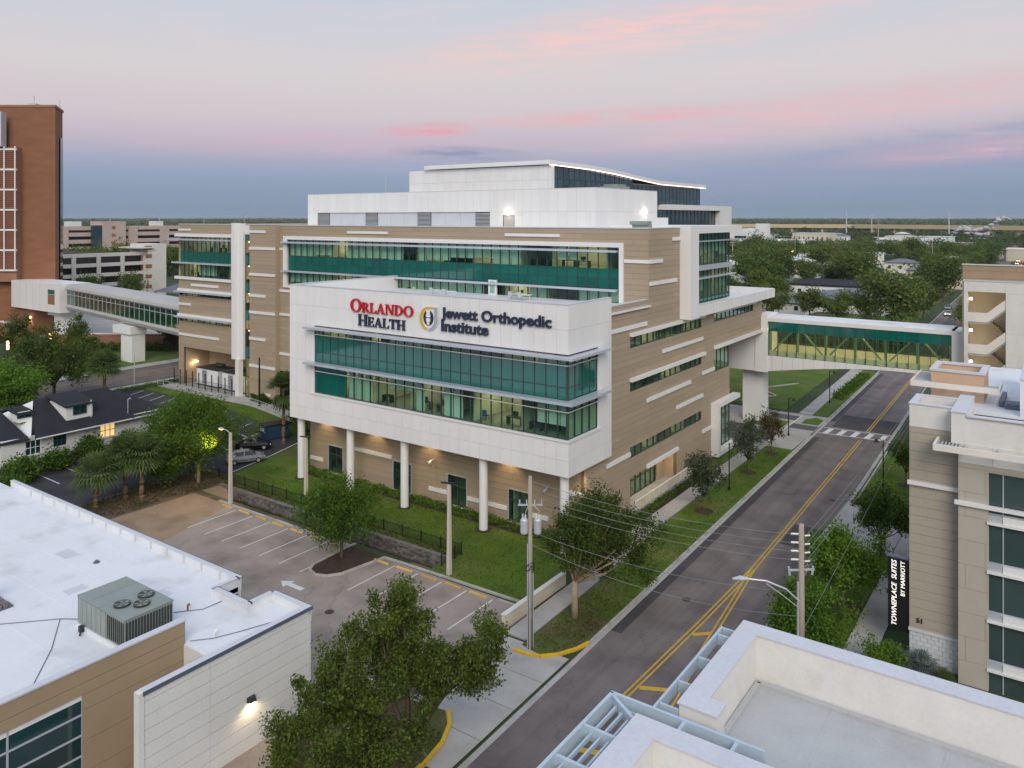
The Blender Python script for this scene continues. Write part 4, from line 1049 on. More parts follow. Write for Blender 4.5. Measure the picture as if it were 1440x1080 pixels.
bpiece("roof_lamp", "lamp_white", HB, -46.95, -46.7, 97.3, 97.7, 30.6, 30.95)
point("roof_lamp_light", (-59.9, 83.2, 30.5), 14, (1, 0.85, 0.65)); point("roof_lamp_light", (-46.2, 97.5, 30.7), 14, (1, 0.85, 0.65))
mb = MB(); mb.box(-99.3, -47.0, 84.02, 101.5, 33.6, 33.7); mb.build("penthouse_roof", "cap_metal", HB)
mb = MB(); mb.prism([(-43.2, 90), (-42.9, 90), (-42.9, 96), (-43.2, 96)], 28.5, 30.0); mb.build("stair_bulkhead", "white_panel", HB)
# satellite dish style exhaust hood on the parapet
mb = MB(); mb.box(-40.2, -38.4, 80.2, 81.6, 28.5, 29.2); mb.prism([(-40.4, 80.0), (-38.2, 80.0), (-38.6, 81.9), (-40.0, 81.9)], 29.2, 29.6); mb.build("exhaust_hood", "hvac", HB)
for x in (-66, -58): bpiece("roof_vent", "alu", HB, x, x+1.6, 92, 93.2, 33.9, 34.4); bpiece("roof_vent", "alu", HB, x+0.3, x+1.2, 92.3, 92.9, 33.7, 33.9)
mb = MB(); mb.tube([(-88, 90, 33.7), (-88, 90, 36.6)], 0.05, 5); mb.beam((-88.3, 90, 36.3), (-87.7, 90, 36.3), 0.06, 0.06); mb.beam((-88.2, 90, 35.8), (-87.8, 90, 35.8), 0.06, 0.06); mb.build("antenna", "galv", HB)
# --- upper tower behind
RT = Face('R', -56.0)
mb = MB(); mb.box(-80.5, -56.3, 87.75, 140, 28.5, 35.4); mb.build("tower_core", "white_core", HB)
FT = Face('F', 87.4)
panels(HB, FT, -80.6, -56.0, 33.0, 36.9, lin(-80.6, -56.0, 18), [35.0], cdepth=0.2)
rt = lin(88.4, 139.5, 34)
glazing(HB, RT, rt, [(32.2, 33.3, 's'), (33.3, 35.2, 'v')], 0.05, vis="tower_glass", spn="tower_glass"); glazing(HB, RT, lin(88.4, 112, 16), [(35.25, 36.7, 's')], 0.05, spn="tower_glass", spname="clerestory_pane")
# sloped roof plate with a light strip under its edge
mb = MB()
yy = [86.9, 98, 104, 121, 141]; zz_ = [37.0, 36.85, 36.6, 35.55, 35.5]
for (a, b), (c, d) in zip(zip(yy, yy[1:]), zip(zz_, zz_[1:])):
    bb = len(mb.v)
    for y, z in ((a, c), (b, d)):
        mb.v += [(-77.2, y, z), (-55.4, y, z), (-55.4, y, z+0.55), (-77.2, y, z+0.55)]
    mb.f += [(bb, bb+4, bb+5, bb+1), (bb+1, bb+5, bb+6, bb+2), (bb+2, bb+6, bb+7, bb+3), (bb+3, bb+7, bb+4, bb)]
mb.f += [(0, 1, 2, 3), (len(mb.v)-1, len(mb.v)-2, len(mb.v)-3, len(mb.v)-4)]
mb.build("sloped_roof", "white_panel", HB)
mb = MB()
for (a, b), (c, d) in zip(zip(yy, yy[1:]), zip(zz_, zz_[1:])): mb.beam((-55.5, a+0.1, c-0.07), (-55.5, b, d-0.07), 0.10, 0.09)
mb.build("light_strip", "strip_pink", HB)
mb = MB(); mb.box(-70, -55.6, 87.5, 88.3, 33.0, 36.9); mb.build("corner_pier", "white_panel", HB)
# curved lower terrace block behind
mb = MB(); mb.box(-70, -54.5, 122, 146, 31.3, 32.2); mb.box(-70, -54.5, 146.01, 152, 28.5, 32.2); mb.build("rear_block", "white_panel", HB)
glazing(HB, Face('R', -55.5), lin(112, 145.9, 20), [(28.6, 31.3, 'v')], 0.05, vis="tower_glass")
bpiece("roof_skylight", "hvac", HB, -53, -50, 96, 99, 33.75, 34.3); bpiece("roof_skylight", "hvac", HB, -52.6, -50.4, 96.3, 98.7, 34.3, 34.6)

# ================================================================== wall signs on the white box
def ring(cx, cy, ox, oy, ix, iy, a0=0, a1=360, n=28):
    ps = []
    for i in range(n):
        t0 = R(a0+(a1-a0)*i/n); t1 = R(a0+(a1-a0)*(i+1)/n)
        ps.append([(cx+ix*math.cos(t0), cy+iy*math.sin(t0)), (cx+ox*math.cos(t0), cy+oy*math.sin(t0)), (cx+ox*math.cos(t1), cy+oy*math.sin(t1)), (cx+ix*math.cos(t1), cy+iy*math.sin(t1))])
    return ps
def rq(x0, x1, y0, y1): return [(x0, y0), (x1, y0), (x1, y1), (x0, y1)]
def stem(x, w, s0=0.09, s1=0.09): return [rq(x, x+w, 0, 1), rq(x-s0, x+w+s1, 0, 0.055), rq(x-s0, x+w+s1, 0.945, 1)]
T_ = 0.19
GLY = {
 'H': (0.98, stem(0.10, T_)+stem(0.69, T_)+[rq(0.29, 0.69, 0.46, 0.54)]),
 'L': (0.76, stem(0.10, T_)+[rq(0.29, 0.72, 0, 0.06), [(0.56, 0.06), (0.70, 0.06), (0.75, 0.30), (0.70, 0.30)]]),
 'E': (0.78, stem(0.10, T_)+[rq(0.29, 0.72, 0, 0.06), [(0.58, 0.06), (0.72, 0.06), (0.76, 0.28), (0.71, 0.28)], rq(0.29, 0.68, 0.94, 1), [(0.66, 0.74), (0.71, 0.74), (0.70, 0.94), (0.56, 0.94)], rq(0.29, 0.56, 0.46, 0.54), rq(0.54, 0.59, 0.38, 0.62)]),
 'T': (0.86, [rq(0.335, 0.335+T_, 0, 1), rq(0.24, 0.62, 0, 0.055), rq(0.04, 0.82, 0.94, 1), [(0.03, 0.72), (0.07, 0.72), (0.20, 0.94), (0.04, 0.94)], [(0.79, 0.72), (0.83, 0.72), (0.82, 0.94), (0.66, 0.94)]]),
 'A': (0.96, [[(0.10, 0), (0.17, 0), (0.50, 1.0), (0.43, 1.0)], [(0.63, 0), (0.85, 0), (0.52, 1.0), (0.42, 0.95)], rq(0.24, 0.68, 0.32, 0.39), rq(0.01, 0.28, 0, 0.055), rq(0.54, 0.95, 0, 0.055)]),
 'N': (1.02, [rq(0.12, 0.20, 0, 1), rq(0.80, 0.88, 0, 1), [(0.12, 1.0), (0.34, 1.0), (0.88, 0.0), (0.72, 0.0)], rq(0.02, 0.30, 0, 0.055), rq(0.02, 0.30, 0.945, 1), rq(0.70, 0.98, 0.945, 1)]),
 'D': (0.98, stem(0.10, T_, 0.09, 0.02)+ring(0.29, 0.5, 0.62, 0.5, 0.42, 0.44, -90, 90, 20)),
 'O': (1.06, ring(0.53, 0.5, 0.50, 0.53, 0.29, 0.46)),
 'R': (0.92, stem(0.10, T_)+ring(0.29, 0.735, 0.42, 0.265, 0.24, 0.205, -90, 90, 18)+[[(0.36, 0.48), (0.54, 0.50), (0.88, 0.0), (0.66, 0.0)], rq(0.64, 0.93, 0, 0.05)]),
}
def glyph(ch, x, z, h, w, y, m, parent, depth=0.16):
    adv, ps = GLY[ch]
    mb = MB()
    for i, p in enumerate(ps):
        f = y-depth-0.0015*(i % 7); b = len(mb.v); n = len(p)
        pts = [(x+q[0]*h*w, z+q[1]*h) for q in p]
        ar = sum(pts[k][0]*pts[(k+1) % n][1]-pts[(k+1) % n][0]*pts[k][1] for k in range(n))
        if ar < 0: pts.reverse()
        mb.v += [(a, f, c) for a, c in pts] + [(a, y, c) for a, c in pts]
        mb.f.append(tuple(b+k for k in range(n)))
        for k in range(n):
            k2 = (k+1) % n; mb.f.append((b+k2, b+k, b+n+k, b+n+k2))
    mb.build("letter", m, parent)
    return adv*h*w
def serif_word(word, x0, x1, z, hs, m, parent, y):
    tot = sum(GLY[c][0]*h for c, h in zip(word, hs)); w = (x1-x0)/tot
    x = x0
    for c, h in zip(word, hs): x += glyph(c, x, z, h, w, y, m, parent)
SY = 59.24
sg = thing("wall_sign", (-58.5, SY, 18.5), "red over dark navy serif letters mounted high on the white box", "sign")
serif_word("ORLANDO", -63.1, -54.0, 19.98, [1.34]+[1.06]*6, "sign_red", sg, SY)
serif_word("HEALTH", -61.95, -55.1, 18.55, [1.20]+[1.0]*5, "sign_navy", sg, SY)
def ext(me, ax=0):
    co = np.empty(len(me.vertices)*3, dtype=np.float32); me.vertices.foreach_get("co", co); co = co.reshape(-1, 3)
    return (co[:, ax].min(), co[:, ax].max()) if len(co) else (0, 0)
def sans_word(words, width, size, offset, place, m, parent, shear=0.0, extrude=0.07, name="letter"):
    """places every character as its own mesh; place(mesh, x) -> matrix"""
    full = text_mesh(words, size, offset, shear, extrude); a, b = ext(full); sc = width/(b-a); bpy.data.meshes.remove(full)
    for i, ch in enumerate(words):
        if ch == ' ': continue
        pre = text_mesh(words[:i+1], size, offset, shear, extrude); one = text_mesh(ch, size, offset, shear, extrude)
        x = (ext(pre)[1]-ext(one)[1]-a)*sc; bpy.data.meshes.remove(pre)
        one.materials.clear(); one.materials.append(MATS[m])
        one.transform(place(x, sc))
        one.name = name
        o = bpy.data.objects.new(name, one); COL.objects.link(o); o.parent = parent; ORG[o] = ORG[parent]
def place_front(x0, z, y, par, vs=1.0):
    og = ORG[par]
    def f(x, sc):
        return Matrix.Translation(Vector((x0+x, y, z))-og) @ Matrix(((sc, 0, 0, 0), (0, 0, -1, 0), (0, sc*vs, 0, 0), (0, 0, 0, 1)))
    return f
sg2 = thing("wall_sign", (-44, SY, 18.8), "dark navy sans-serif letters in two rows beside a round emblem", "sign")
sans_word("Jewett Orthopedic", 12.75, 1.2, 0.027, place_front(-50.3, 20.24, SY-0.09, sg2, 0.86), "sign_navy", sg2)
sans_word("Institute", 5.75, 1.2, 0.027, place_front(-50.3, 18.93, SY-0.09, sg2, 0.86), "sign_navy", sg2)
em = thing("emblem", (-52.0, SY, 18.8), "round gold and grey shield emblem between the two groups of letters", "emblem")
def flat(name, m, polys, y, parent, d=0.05):
    mb = MB()
    for p in polys:
        n = len(p); ar = sum(p[k][0]*p[(k+1) % n][1]-p[(k+1) % n][0]*p[k][1] for k in range(n))
        if ar < 0: p = p[::-1]
        b = len(mb.v); mb.v += [(a, y-d, c) for a, c in p] + [(a, y, c) for a, c in p]
        mb.f.append(tuple(b+k for k in range(n)))
        for k in range(n):
            k2 = (k+1) % n; mb.f.append((b+k2, b+k, b+n+k, b+n+k2))
    return mb.build(name, m, parent)
ex, ez = -52.0, 19.98
disc = [(ex+1.25*math.cos(R(a)), ez+1.22*math.sin(R(a))) for a in range(90, 361, 10)] + [(ex+1.25, ez+1.22)]
flat("backplate", "white_trim", [disc], SY, em, 0.06)
flat("gold_arc", "sign_gold", ring(ex, ez, 1.17, 1.15, 0.78, 0.98, 90, 262, 22)+[rq(ex, ex+0.72, ez+0.99, ez+1.15)], SY-0.062, em, 0.05)
flat("grey_arc", "sign_grey", ring(ex, ez, 1.17, 1.15, 0.78, 0.98, -88, 0, 14)+[rq(ex+0.78, ex+1.17, ez, ez+1.15)], SY-0.062, em, 0.05)
flat("dark_oval", "sign_navy", [[(ex+0.66*math.cos(R(a)), ez+0.08+0.78*math.sin(R(a))) for a in range(0, 360, 12)]], SY-0.062, em, 0.045)
bone = [(-0.30, 0.78), (-0.22, 0.42), (-0.30, 0.22), (-0.26, 0.06), (-0.08, 0.02), (0, 0.08), (0.08, 0.02), (0.26, 0.06), (0.30, 0.22), (0.22, 0.42), (0.30, 0.78)]
bon2 = [(-0.27, -0.06), (-0.10, -0.03), (0.10, -0.03), (0.27, -0.06), (0.30, -0.26), (0.17, -0.45), (0.14, -0.70), (-0.14, -0.70), (-0.17, -0.45), (-0.30, -0.26)]
flat("knee_mark", "white_trim", [[(ex+a, ez+0.08+b) for a, b in bone], [(ex+a, ez+0.08+b) for a, b in bon2]], SY-0.11, em, 0.02)

# ================================================================== skybridge on the street side
BR = thing("skybridge", (-24, 116, 0), "white and glass enclosed footbridge spanning the street to the stair building", "footbridge")
bx0, bx1, by0, by1 = -36.4, -12.0, 114.2, 119.0
FB = Face('F', by0)
mb = MB(); mb.box(bx0, bx1, by0-0.05, by1, 15.05, 15.6); mb.build("roof", "white_panel", BR)
mb = MB(); mb.box(bx0+0.3, bx1-0.3, by0+0.3, by1-0.3, 15.6, 15.75); mb.build("roof_deck", "roof_membrane", BR)
# arched bottom girder, one panel at a time
for i in range(17):
    a = bx0+(bx1-bx0)*i/17; b = bx0+(bx1-bx0)*(i+1)/17
    def bot(x): t = (x-bx0)/(bx1-bx0); return 7.75+2.0*math.sin(math.pi*min(1, t*1.15)*0.55)
    mb = MB(); mb.v = [(a+0.012, by0-0.04, bot(a)), (b-0.012, by0-0.04, bot(b)), (b-0.012, by0-0.04, 10.15), (a+0.012, by0-0.04, 10.15), (a+0.012, by0+0.2, bot(a)), (b-0.012, by0+0.2, bot(b)), (b-0.012, by0+0.2, 10.15), (a+0.012, by0+0.2, 10.15)]
    mb.f = [(0, 1, 2, 3), (4, 7, 6, 5), (0, 4, 5, 1), (3, 2, 6, 7), (0, 3, 7, 4), (1, 5, 6, 2)]
    mb.build("girder_panel", "white_panel", BR)
mb = MB(); mb.box(bx0, bx1, by0+0.25, by1, 9.8, 10.1); mb.build("deck", "wall_stucco", BR)
mb = MB()
for i in range(17):
    a = bx0+(bx1-bx0)*i/17; b = bx0+(bx1-bx0)*(i+1)/17
    mb.poly([(a, by1, bot(a)), (b, by1, bot(b)), (b, by1, 10.1), (a, by1, 10.1)]); mb.poly([(a, by0+0.2, bot(a)), (b, by0+0.2, bot(b)), (b, by1, bot(b)), (a, by1, bot(a))][::-1])
mb.build("girder_far_side", "white_panel", BR)
hbz = lin(bx0+0.9, bx1-0.1, 18)
gl = glazing(BR, FB, hbz, [(10.15, 13.7, 'v'), (13.7, 15.0, 's')], 0.06, vis="bridge_glass")
mb = MB()
for h in lin(bx0+0.9, bx1, 36): mb.box(h-0.07, h+0.07, by1-0.1, by1, 10.1, 15.05)
for z in (11.2, 12.6, 13.7): mb.box(bx0, bx1, by1-0.08, by1-0.02, z-0.04, z+0.04)
mb.build("far_frame", "mullion", BR)
mb = MB(); mb.box(bx0, bx1, by1+0.02, by1+0.04, 10.1, 15.0); mb.build("far_glass", "bridge_dark_glass", BR)
mb = MB()
xs_ = lin(bx0+1, bx1-0.5, 6)
for i, (a, b) in enumerate(zip(xs_, xs_[1:])):
    z0, z1 = (10.3, 14.6) if i % 2 == 0 else (14.6, 10.3)
    mb.beam((a, by0+0.7, z0), (b, by0+0.7, z1), 0.22, 0.22)
for x in xs_: mb.box(x-0.15, x+0.15, by0+0.55, by0+0.85, 10.1, 15.0)
mb.build("truss", "steel_green", BR)
mb = MB(); mb.box(bx0, bx1, by0+0.5, by0+0.75, 13.75, 13.95); mb.build("light_shelf", "lamp_bridge", BR)
mb = MB(); mb.box(bx0, bx1, by1-0.9, by1-0.7, 14.3, 14.42); mb.build("ceiling_light", "lamp_bridge", BR)
mb = MB(); mb.box(bx0, bx1, by0+0.3, by1-0.1, 14.98, 15.04); mb.build("ceiling", "room_wall", BR)
mb = MB(); mb.box(bx0, bx1, by0+0.3, by0+0.4, 10.1, 10.9); mb.build("rail_and_bounce_panel", "wall_stucco", BR); mb = MB(); mb.box(bx0, bx1, by1-0.4, by1-0.3, 10.1, 11.3); mb.build("rail_and_bounce_panel", "wall_stucco", BR)  # far-side panel is added as a pale surface to catch the warm bridge light
# curved white end wall below the overhang
mb = MB(); n = 14; b0 = 0
arc = [(-36.4, 114.15)] + [(-40.5-5.5*math.sin(R(90*i/n)), 119.65-5.5*math.cos(R(90*i/n))) for i in range(n+1)]
for (p, q) in zip(arc, arc[1:]):
    mb.poly([(q[0], q[1], 7.75), (p[0], p[1], 7.75), (p[0], p[1], 13.15), (q[0], q[1], 13.15)])
mb.poly([(p[0], p[1], 7.75) for p in arc] + [(-36.4, 119.65, 7.75)])
mb.build("curved_end", "white_panel", BR, smooth=False)
mb = MB(); mb.box(-37.4, -35.6, 114.05, 119.2, 7.7, 15.9); mb.build("end_pier_panel", "white_panel", BR)
mb = MB(); mb.box(-39.9, -36.9, 116.0, 118.6, 0, 7.75); mb.build("pier", "column_white", BR)
mb = MB(); mb.box(bx1-0.3, bx1+1.2, by0-0.1, by1, 8.6, 15.6); mb.build("end_frame", "white_panel", BR)

# ================================================================== stair building across the street
SBD = thing("stair_building", (-4, 116, 0), "cream and tan stair tower with open lit landings beside the street", "building")
FS2 = Face('F', 112.0)
siding(SBD, Face('F', 113.2), -11.0, 8, 0, 24.1, [(-10.3, -5.0, 3, 22.2)], seg=4.0, course=0.9, m="stucco_tan")
panels(SBD, FS2, -10.75, 8, 0, 22.2, [-10.3, -6.35, -2.5, 1.5, 5.0], [4, 8, 12, 16, 20.8], [(-10.3, -6.35, 0, 20.9)], m="cream_stucco")
mb = MB(); mb.box(-10.85, 8, 111.93, 113.1, 22.2, 22.32); mb.build("parapet_cap", "cap_metal", SBD); mb = MB(); mb.box(-11.1, 8, 113.1, 113.8, 24.1, 24.22); mb.build("parapet_cap", "cap_metal", SBD)
mb = MB(); mb.box(-10.9, -6.0, 116.2, 116.4, 0, 21); mb.box(-10.95, -10.75, 112.4, 116.2, 0, 22); mb.box(-6.3, -6.1, 112.4, 116.2, 0, 21); mb.build("stairwell_wall", "wall_stucco", SBD)
mb = MB(); mb.box(-10.7, -6.3, 112.4, 116.2, 20.9, 21.0); mb.build("stairwell_ceiling", "wall_stucco", SBD)
for k, zl in enumerate((17.2, 13.3, 9.4, 5.5)):
    mb = MB(); mb.box(-10.3, -8.3, 112.05, 116.1, zl-0.25, zl); mb.build("landing", "concrete", SBD)
    ns = 9
    mb = MB()
    for j in range(ns): mb.box(-8.3+0.21*j, -8.3+0.21*(j+1), 112.1, 114.0, zl+0.19*j-0.2, zl+0.19*(j+1))
    for j in range(ns): mb.box(-8.3+0.21*j, -8.3+0.21*(j+1), 114.2, 116.1, zl-0.19*(j+1)-0.2, zl-0.19*j)
    mb.build("stair_flight", "concrete", SBD)
    mb = MB(); mb.box(-10.3, -8.3, 112.02, 112.06, zl+0.02, zl+1.15)
    bb = len(mb.v)
    mb.v += [(-8.3, 112.02, zl+0.0), (-6.4, 112.02, zl+1.7), (-6.4, 112.02, zl+2.85), (-8.3, 112.02, zl+1.15), (-8.3, 112.06, zl), (-6.4, 112.06, zl+1.7), (-6.4, 112.06, zl+2.85), (-8.3, 112.06, zl+1.15)]
    mb.f += [(bb, bb+1, bb+2, bb+3), (bb+7, bb+6, bb+5, bb+4), (bb+3, bb+2, bb+6, bb+7), (bb, bb+4, bb+5, bb+1)]
    mb.build("mesh_balustrade", "precast", SBD)
    bpiece("stair_lamp", "lamp_white", SBD, -10.2, -9.95, 113.0, 113.3, zl+2.6, zl+2.85)
    point("stair_lamp_light", (-9.7, 113.2, zl+2.6), 55, (1, 0.75, 0.42))
mb = MB(); mb.box(-11, 8, 116.5, 117, 0, 24); mb.box(-11.0, -10.8, 113.6, 117, 0, 24.1); mb.build("rear_wall", "stucco_tan", SBD)
mb = MB(); mb.box(-10.7, 8, 112.4, 113.1, 21.5, 21.7); mb.build("roof", "roof_membrane", SBD)

# ================================================================== west skybridge
WB = thing("skybridge", (-155, 82, 2.2), "long glazed footbridge with a rounded silver roof meeting the brick tower", "footbridge")
A = Vector((-122.5, 78.3, 0)); B = Vector((-184, 87.3, 0)); dv = (B-A).normalized(); nv = Vector((dv.y, -dv.x, 0))
if nv.y > 0: nv = -nv
LB = (B-A).length
def wp(t, s, z): p = A+dv*t+nv*s; return (p.x, p.y, z)
def wbeam(mb, t0, t1, s0, s1, z0, z1):
    b = len(mb.v); mb.v += [wp(t0, s0, z0), wp(t1, s0, z0), wp(t1, s1, z0), wp(t0, s1, z0), wp(t0, s0, z1), wp(t1, s0, z1), wp(t1, s1, z1), wp(t0, s1, z1)]
    mb.f += [(b, b+3, b+2, b+1), (b+4, b+5, b+6, b+7), (b, b+1, b+5, b+4), (b+1, b+2, b+6, b+5), (b+2, b+3, b+7, b+6), (b+3, b, b+4, b+7)]
    return mb
prof = [(0.35, 13.7), (0.6, 14.0), (0.45, 14.5), (0.0, 14.85), (-0.8, 15.05), (-4.6, 15.05), (-5.0, 14.5), (-5.0, 13.7)]
mb = MB()
for t in (-0.5, LB):
    for s, z in prof: mb.v.append(wp(t, s, z))
n = len(prof)
for k in range(n): mb.f.append((k, (k+1) % n, n+(k+1) % n, n+k))
mb.f.append(tuple(range(n))); mb.f.append(tuple(range(2*n-1, n-1, -1)))
mb.build("roof", "bridge_roof", WB)
prof = [(0.3, 10.55), (0.55, 10.1), (0.3, 9.5), (-0.4, 9.15), (-4.4, 9.15), (-5, 10.55)]
mb = MB()
for t in (-0.5, LB):
    for s, z in prof: mb.v.append(wp(t, s, z))
n = len(prof)
for k in range(n): mb.f.append((k, (k+1) % n, n+(k+1) % n, n+k))
mb.f.append(tuple(range(n))); mb.f.append(tuple(range(2*n-1, n-1, -1)))
mb.build("deck_girder", "bridge_roof", WB)
mb = MB()
for i in range(27):
    t = LB*i/26; wbeam(mb, t-0.06, t+0.06, 0.12, 0.25, 10.5, 13.7)
wbeam(mb, 0, LB, 0.1, 0.26, 12.75, 12.87)
wf = mb.build("window_frame", "alu", WB)
for i in range(26):
    t0 = LB*i/26+0.06; t1 = LB*(i+1)/26-0.06
    wbeam(MB(), t0, t1, 0.17, 0.19, 10.55, 12.75).build("window_pane", "bridge_west_glass", wf)
    wbeam(MB(), t0, t1, 0.17, 0.19, 12.87, 13.65).build("spandrel_panel", "spandrel_dark", wf)
wbeam(MB(), 0, LB, -4.95, -4.85, 10.5, 13.6).build("far_glass", "bridge_dark_glass", WB)
mb = MB()
for i in range(14): t = LB*i/13; wbeam(mb, t-0.15, t+0.15, -4.85, -4.6, 10.5, 13.7)
mb.build("far_frame", "steel_green", WB)
for t in (7, 40): wbeam(MB(), t, t+0.8, -1.6, -0.9, 12.4, 13.2).build("hanging_lamp", "lamp_amber", WB)
for t, w in ((26.0, 3.6), (67-0.0, 3.6)):
    if t > LB: t = LB-1
for pt_, bs in (((-148.5, 82.5), 2.2), ((-188.5, 88.5), 2.2)):
    x, y = pt_
    MB().box(x-2.0, x+2.0, y-1.2, y+1.4, bs, 7.6).build("pier", "column_white", WB)
    MB().box(x-4.3, x+2.2, y-1.6, y+1.6, 7.62, 9.12).build("pier_cap", "column_white", WB)
# bridge head at the tower
MB().box(-208, -184.2, 85.5, 92.5, 8.6, 15.0).build("bridge_head", "white_panel", WB)
for x in lin(-207, -190, 5): bpiece("panel_joint", "white_core", WB, x-0.02, x+0.02, 85.48, 85.5, 8.65, 14.95)
fr = bpiece("lit_window", "wood_and_dim_glow", WB, -189.5, -186.4, 85.44, 85.497, 10.4, 12.6)  # no emission here, the window's warm glow is put into the brown colour
bpiece("spandrel_panel", "spandrel", WB, -189.5, -186.4, 85.44, 85.497, 12.7, 13.7)

# ================================================================== brick hospital tower
BT = thing("brick_tower", (-202.2, 92.9, 2.0), "tall red brick hospital tower with white framed louvre screens", "building", rotz=R(35.27))
ORG[BT] = Vector((0, 0, 2.0))
MB().prism([(-90, 0), (0, 0), (-4.15, 10.4), (-90, 10.4)], 2.0, 56.9).build("wall", "brick", BT)
MB().prism([(-90, -0.15), (0.12, -0.15), (0.15, 0.1), (-3.9, 10.5), (-90, 10.5)], 56.905, 57.5).build("parapet", "brick_light", BT)
MB().prism([(-1.95, 5.4), (-1.75, 5.3), (-3.1, 8.8), (-3.3, 8.9)], 14, 50).build("corner_glazing", "tower_glass", BT)
MB().prism([(-90, -2.0), (-8.2, -2.0), (-8.2, -0.01), (-90, -0.01)], 14.5, 47.0).build("screen_bay", "brick_light", BT)
for i in range(7):
    z = 17.3+4.86*i
    bpiece("screen_bar", "white_trim", BT, -40, -7.9, -2.6, -2.2, z-0.22, z+0.22)
    if i < 6:
        for j in range(9): bpiece("louver", "louver_red", BT, -40, -8.1, -2.35, -2.15, z+0.45+0.46*j, z+0.70+0.46*j)
for x in (-8.1, -10.7, -13.3, -16): bpiece("screen_post", "white_trim", BT, x-0.13, x+0.13, -2.85, -2.61, 17.1, 47.2)
MB().box(-90, -11.4, -3.4, -2.05, 47.3, 55.0).build("glass_bay", "tower_glass", BT)
MB().box(-11.39, -10.9, -3.6, -1.6, 47.1, 55.4).build("glass_bay_trim", "alu", BT)
mb = MB(); mb.tube([(-7.6, 4, 57.4), (-7.6, 4, 60.4)], 0.10, 5); mb.box(-8.6, -6.6, 3, 5, 57.4, 58.3); mb.build("roof_mast", "galv", BT)
mb = MB(); mb.tube([(-1.2, 4, 57.4), (-1.2, 4, 59.4)], 0.1, 5); mb.build("roof_mast", "galv", BT)
PD = thing("brick_podium", (-230, 90, 2.0), "low red brick podium below the white bridge head", "building")
MB().box(-330, -199, 86.6, 92.8, 2.0, 8.55).build("wall", "brick", PD)
bpiece("wall_lamp", "lamp_amber", PD, -200.6, -200.1, 86.3, 86.58, 6.3, 6.7); spot("wall_lamp_light", (-200.3, 86.0, 6.3), (-200.3, 86.6, 0), 260, (1, 0.62, 0.25))
# brick garden walls below the bridge
def plain(name, m, b, label, cat, group=None):
    o = MB().box(*b).build(name, m, org=((b[0]+b[1])/2, (b[2]+b[3])/2, b[4])); tag(o, label, cat, group); return o
mb = MB(); mb.beam((-177, 80.6, 3.7), (-151.5, 98.3, 3.7), 0.8, 3.0)
gwl = mb.build("brick_wall", "brick_light", org=(-164, 89, 2.2)); tag(gwl, "long red brick garden wall behind the hedge and the bridge piers", "wall")
mb = MB(); mb.beam((-177.1, 80.5, 5.33), (-151.4, 98.4, 5.33), 1.0, 0.22); mb.build("coping", "precast", gwl)
gw2 = plain("brick_wall", "brick_light", (-206, -194.5, 82.0, 82.8, 2.2, 5.4), "red brick wall stepping up beneath the brick tower", "wall")
MB().box(-206.1, -194.4, 81.9, 82.9, 5.41, 5.65).build("coping", "precast", gw2)
sheet("ramp_drive", "concrete", [[(-178, 82), (-152, 99), (-142, 150), (-260, 150), (-230, 96)]], 0.03)

# ================================================================== parking garages on the left
G1 = thing("parking_garage", (-280, 140, 2.2), "cream concrete open parking deck with a tall stair tower behind the footbridge", "garage")
X1 = -262.0
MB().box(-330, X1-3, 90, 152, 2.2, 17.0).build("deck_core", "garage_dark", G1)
lv = [5.0, 8.3, 11.6, 14.9, 18.2]
for z in lv: bpiece("spandrel_beam", "precast", G1, X1-0.4, X1, 90, 150, z-1.15, z+0.05)
for z in lv[:-1]: MB().box(X1-12, X1-0.4, 90, 150, z-0.9, z-0.6).build("deck_slab", "precast", G1)
for i in range(8): y = 94+8*i; bpiece("column", "precast", G1, X1-0.2, X1+0.35, y-0.6, y+0.6, 2.2, 18.0)
MB().box(-272, X1+1.5, 150.2, 157, 2.2, 20.8).build("stair_tower", "precast", G1)
for z in (5.5, 9.0, 12.5, 16.0, 18.9): bpiece("stair_opening", "wood_and_dim_glow", G1, X1-0.5, X1+1.6, 150.1, 151.6, z, z+1.3)  # dim stairwell light painted as a brown colour in the openings
MB().box(X1-10, X1+2.5, 146, 152, 19.4, 19.8).build("stair_canopy", "precast", G1)
mb = MB(); mb.tube([(-268, 124, 18.2), (-268, 124, 23.4)], 0.14, 6); mb.build("lamp_post", "precast", G1); bpiece("deck_lamp", "lamp_white", G1, -268.4, -267.2, 123.5, 124.5, 23.4, 23.75)
for j in range(3):
    bpiece("deck_light", "lamp_amber", G1, X1-6, X1-5.5, 104+17*j, 105.5+17*j, lv[j+1]-1.2, lv[j+1]-1.1); bpiece("deck_light", "lamp_amber", G1, X1-8, X1-7.5, 112+13*j, 113.2+13*j, lv[2]-1.2, lv[2]-1.1)
G2 = thing("parking_garage", (-430, 230, 2.2), "pale pink concrete parking deck with a square tower, farther back", "garage")
X2 = -410.0
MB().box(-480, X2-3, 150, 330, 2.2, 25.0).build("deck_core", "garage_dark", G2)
for z in (8.0, 11.6, 15.2, 18.8, 22.4, 25.6): bpiece("spandrel_beam", "precast_pink", G2, X2-0.5, X2, 150, 330, z-2.0, z)
for i in range(10): y = 156+18*i; bpiece("column", "precast_pink", G2, X2-0.2, X2+0.3, y-2.6, y+2.6, 2.2, 25.4)
MB().box(X2-10, X2+2, 210.5, 223, 2.2, 28.0).build("stair_tower", "precast_pink", G2)
for z in (12, 16, 20, 24): bpiece("tower_window", "wood_and_dim_glow", G2, X2+1.9, X2+2.06, 215.5, 217.5, z, z+1.6)  # brown base colour stands in for dim window light
MB().box(X2+0.3, X2+2.2, 205.5, 210.4, 6, 26).build("tower_glazing", "tower_glass", G2)
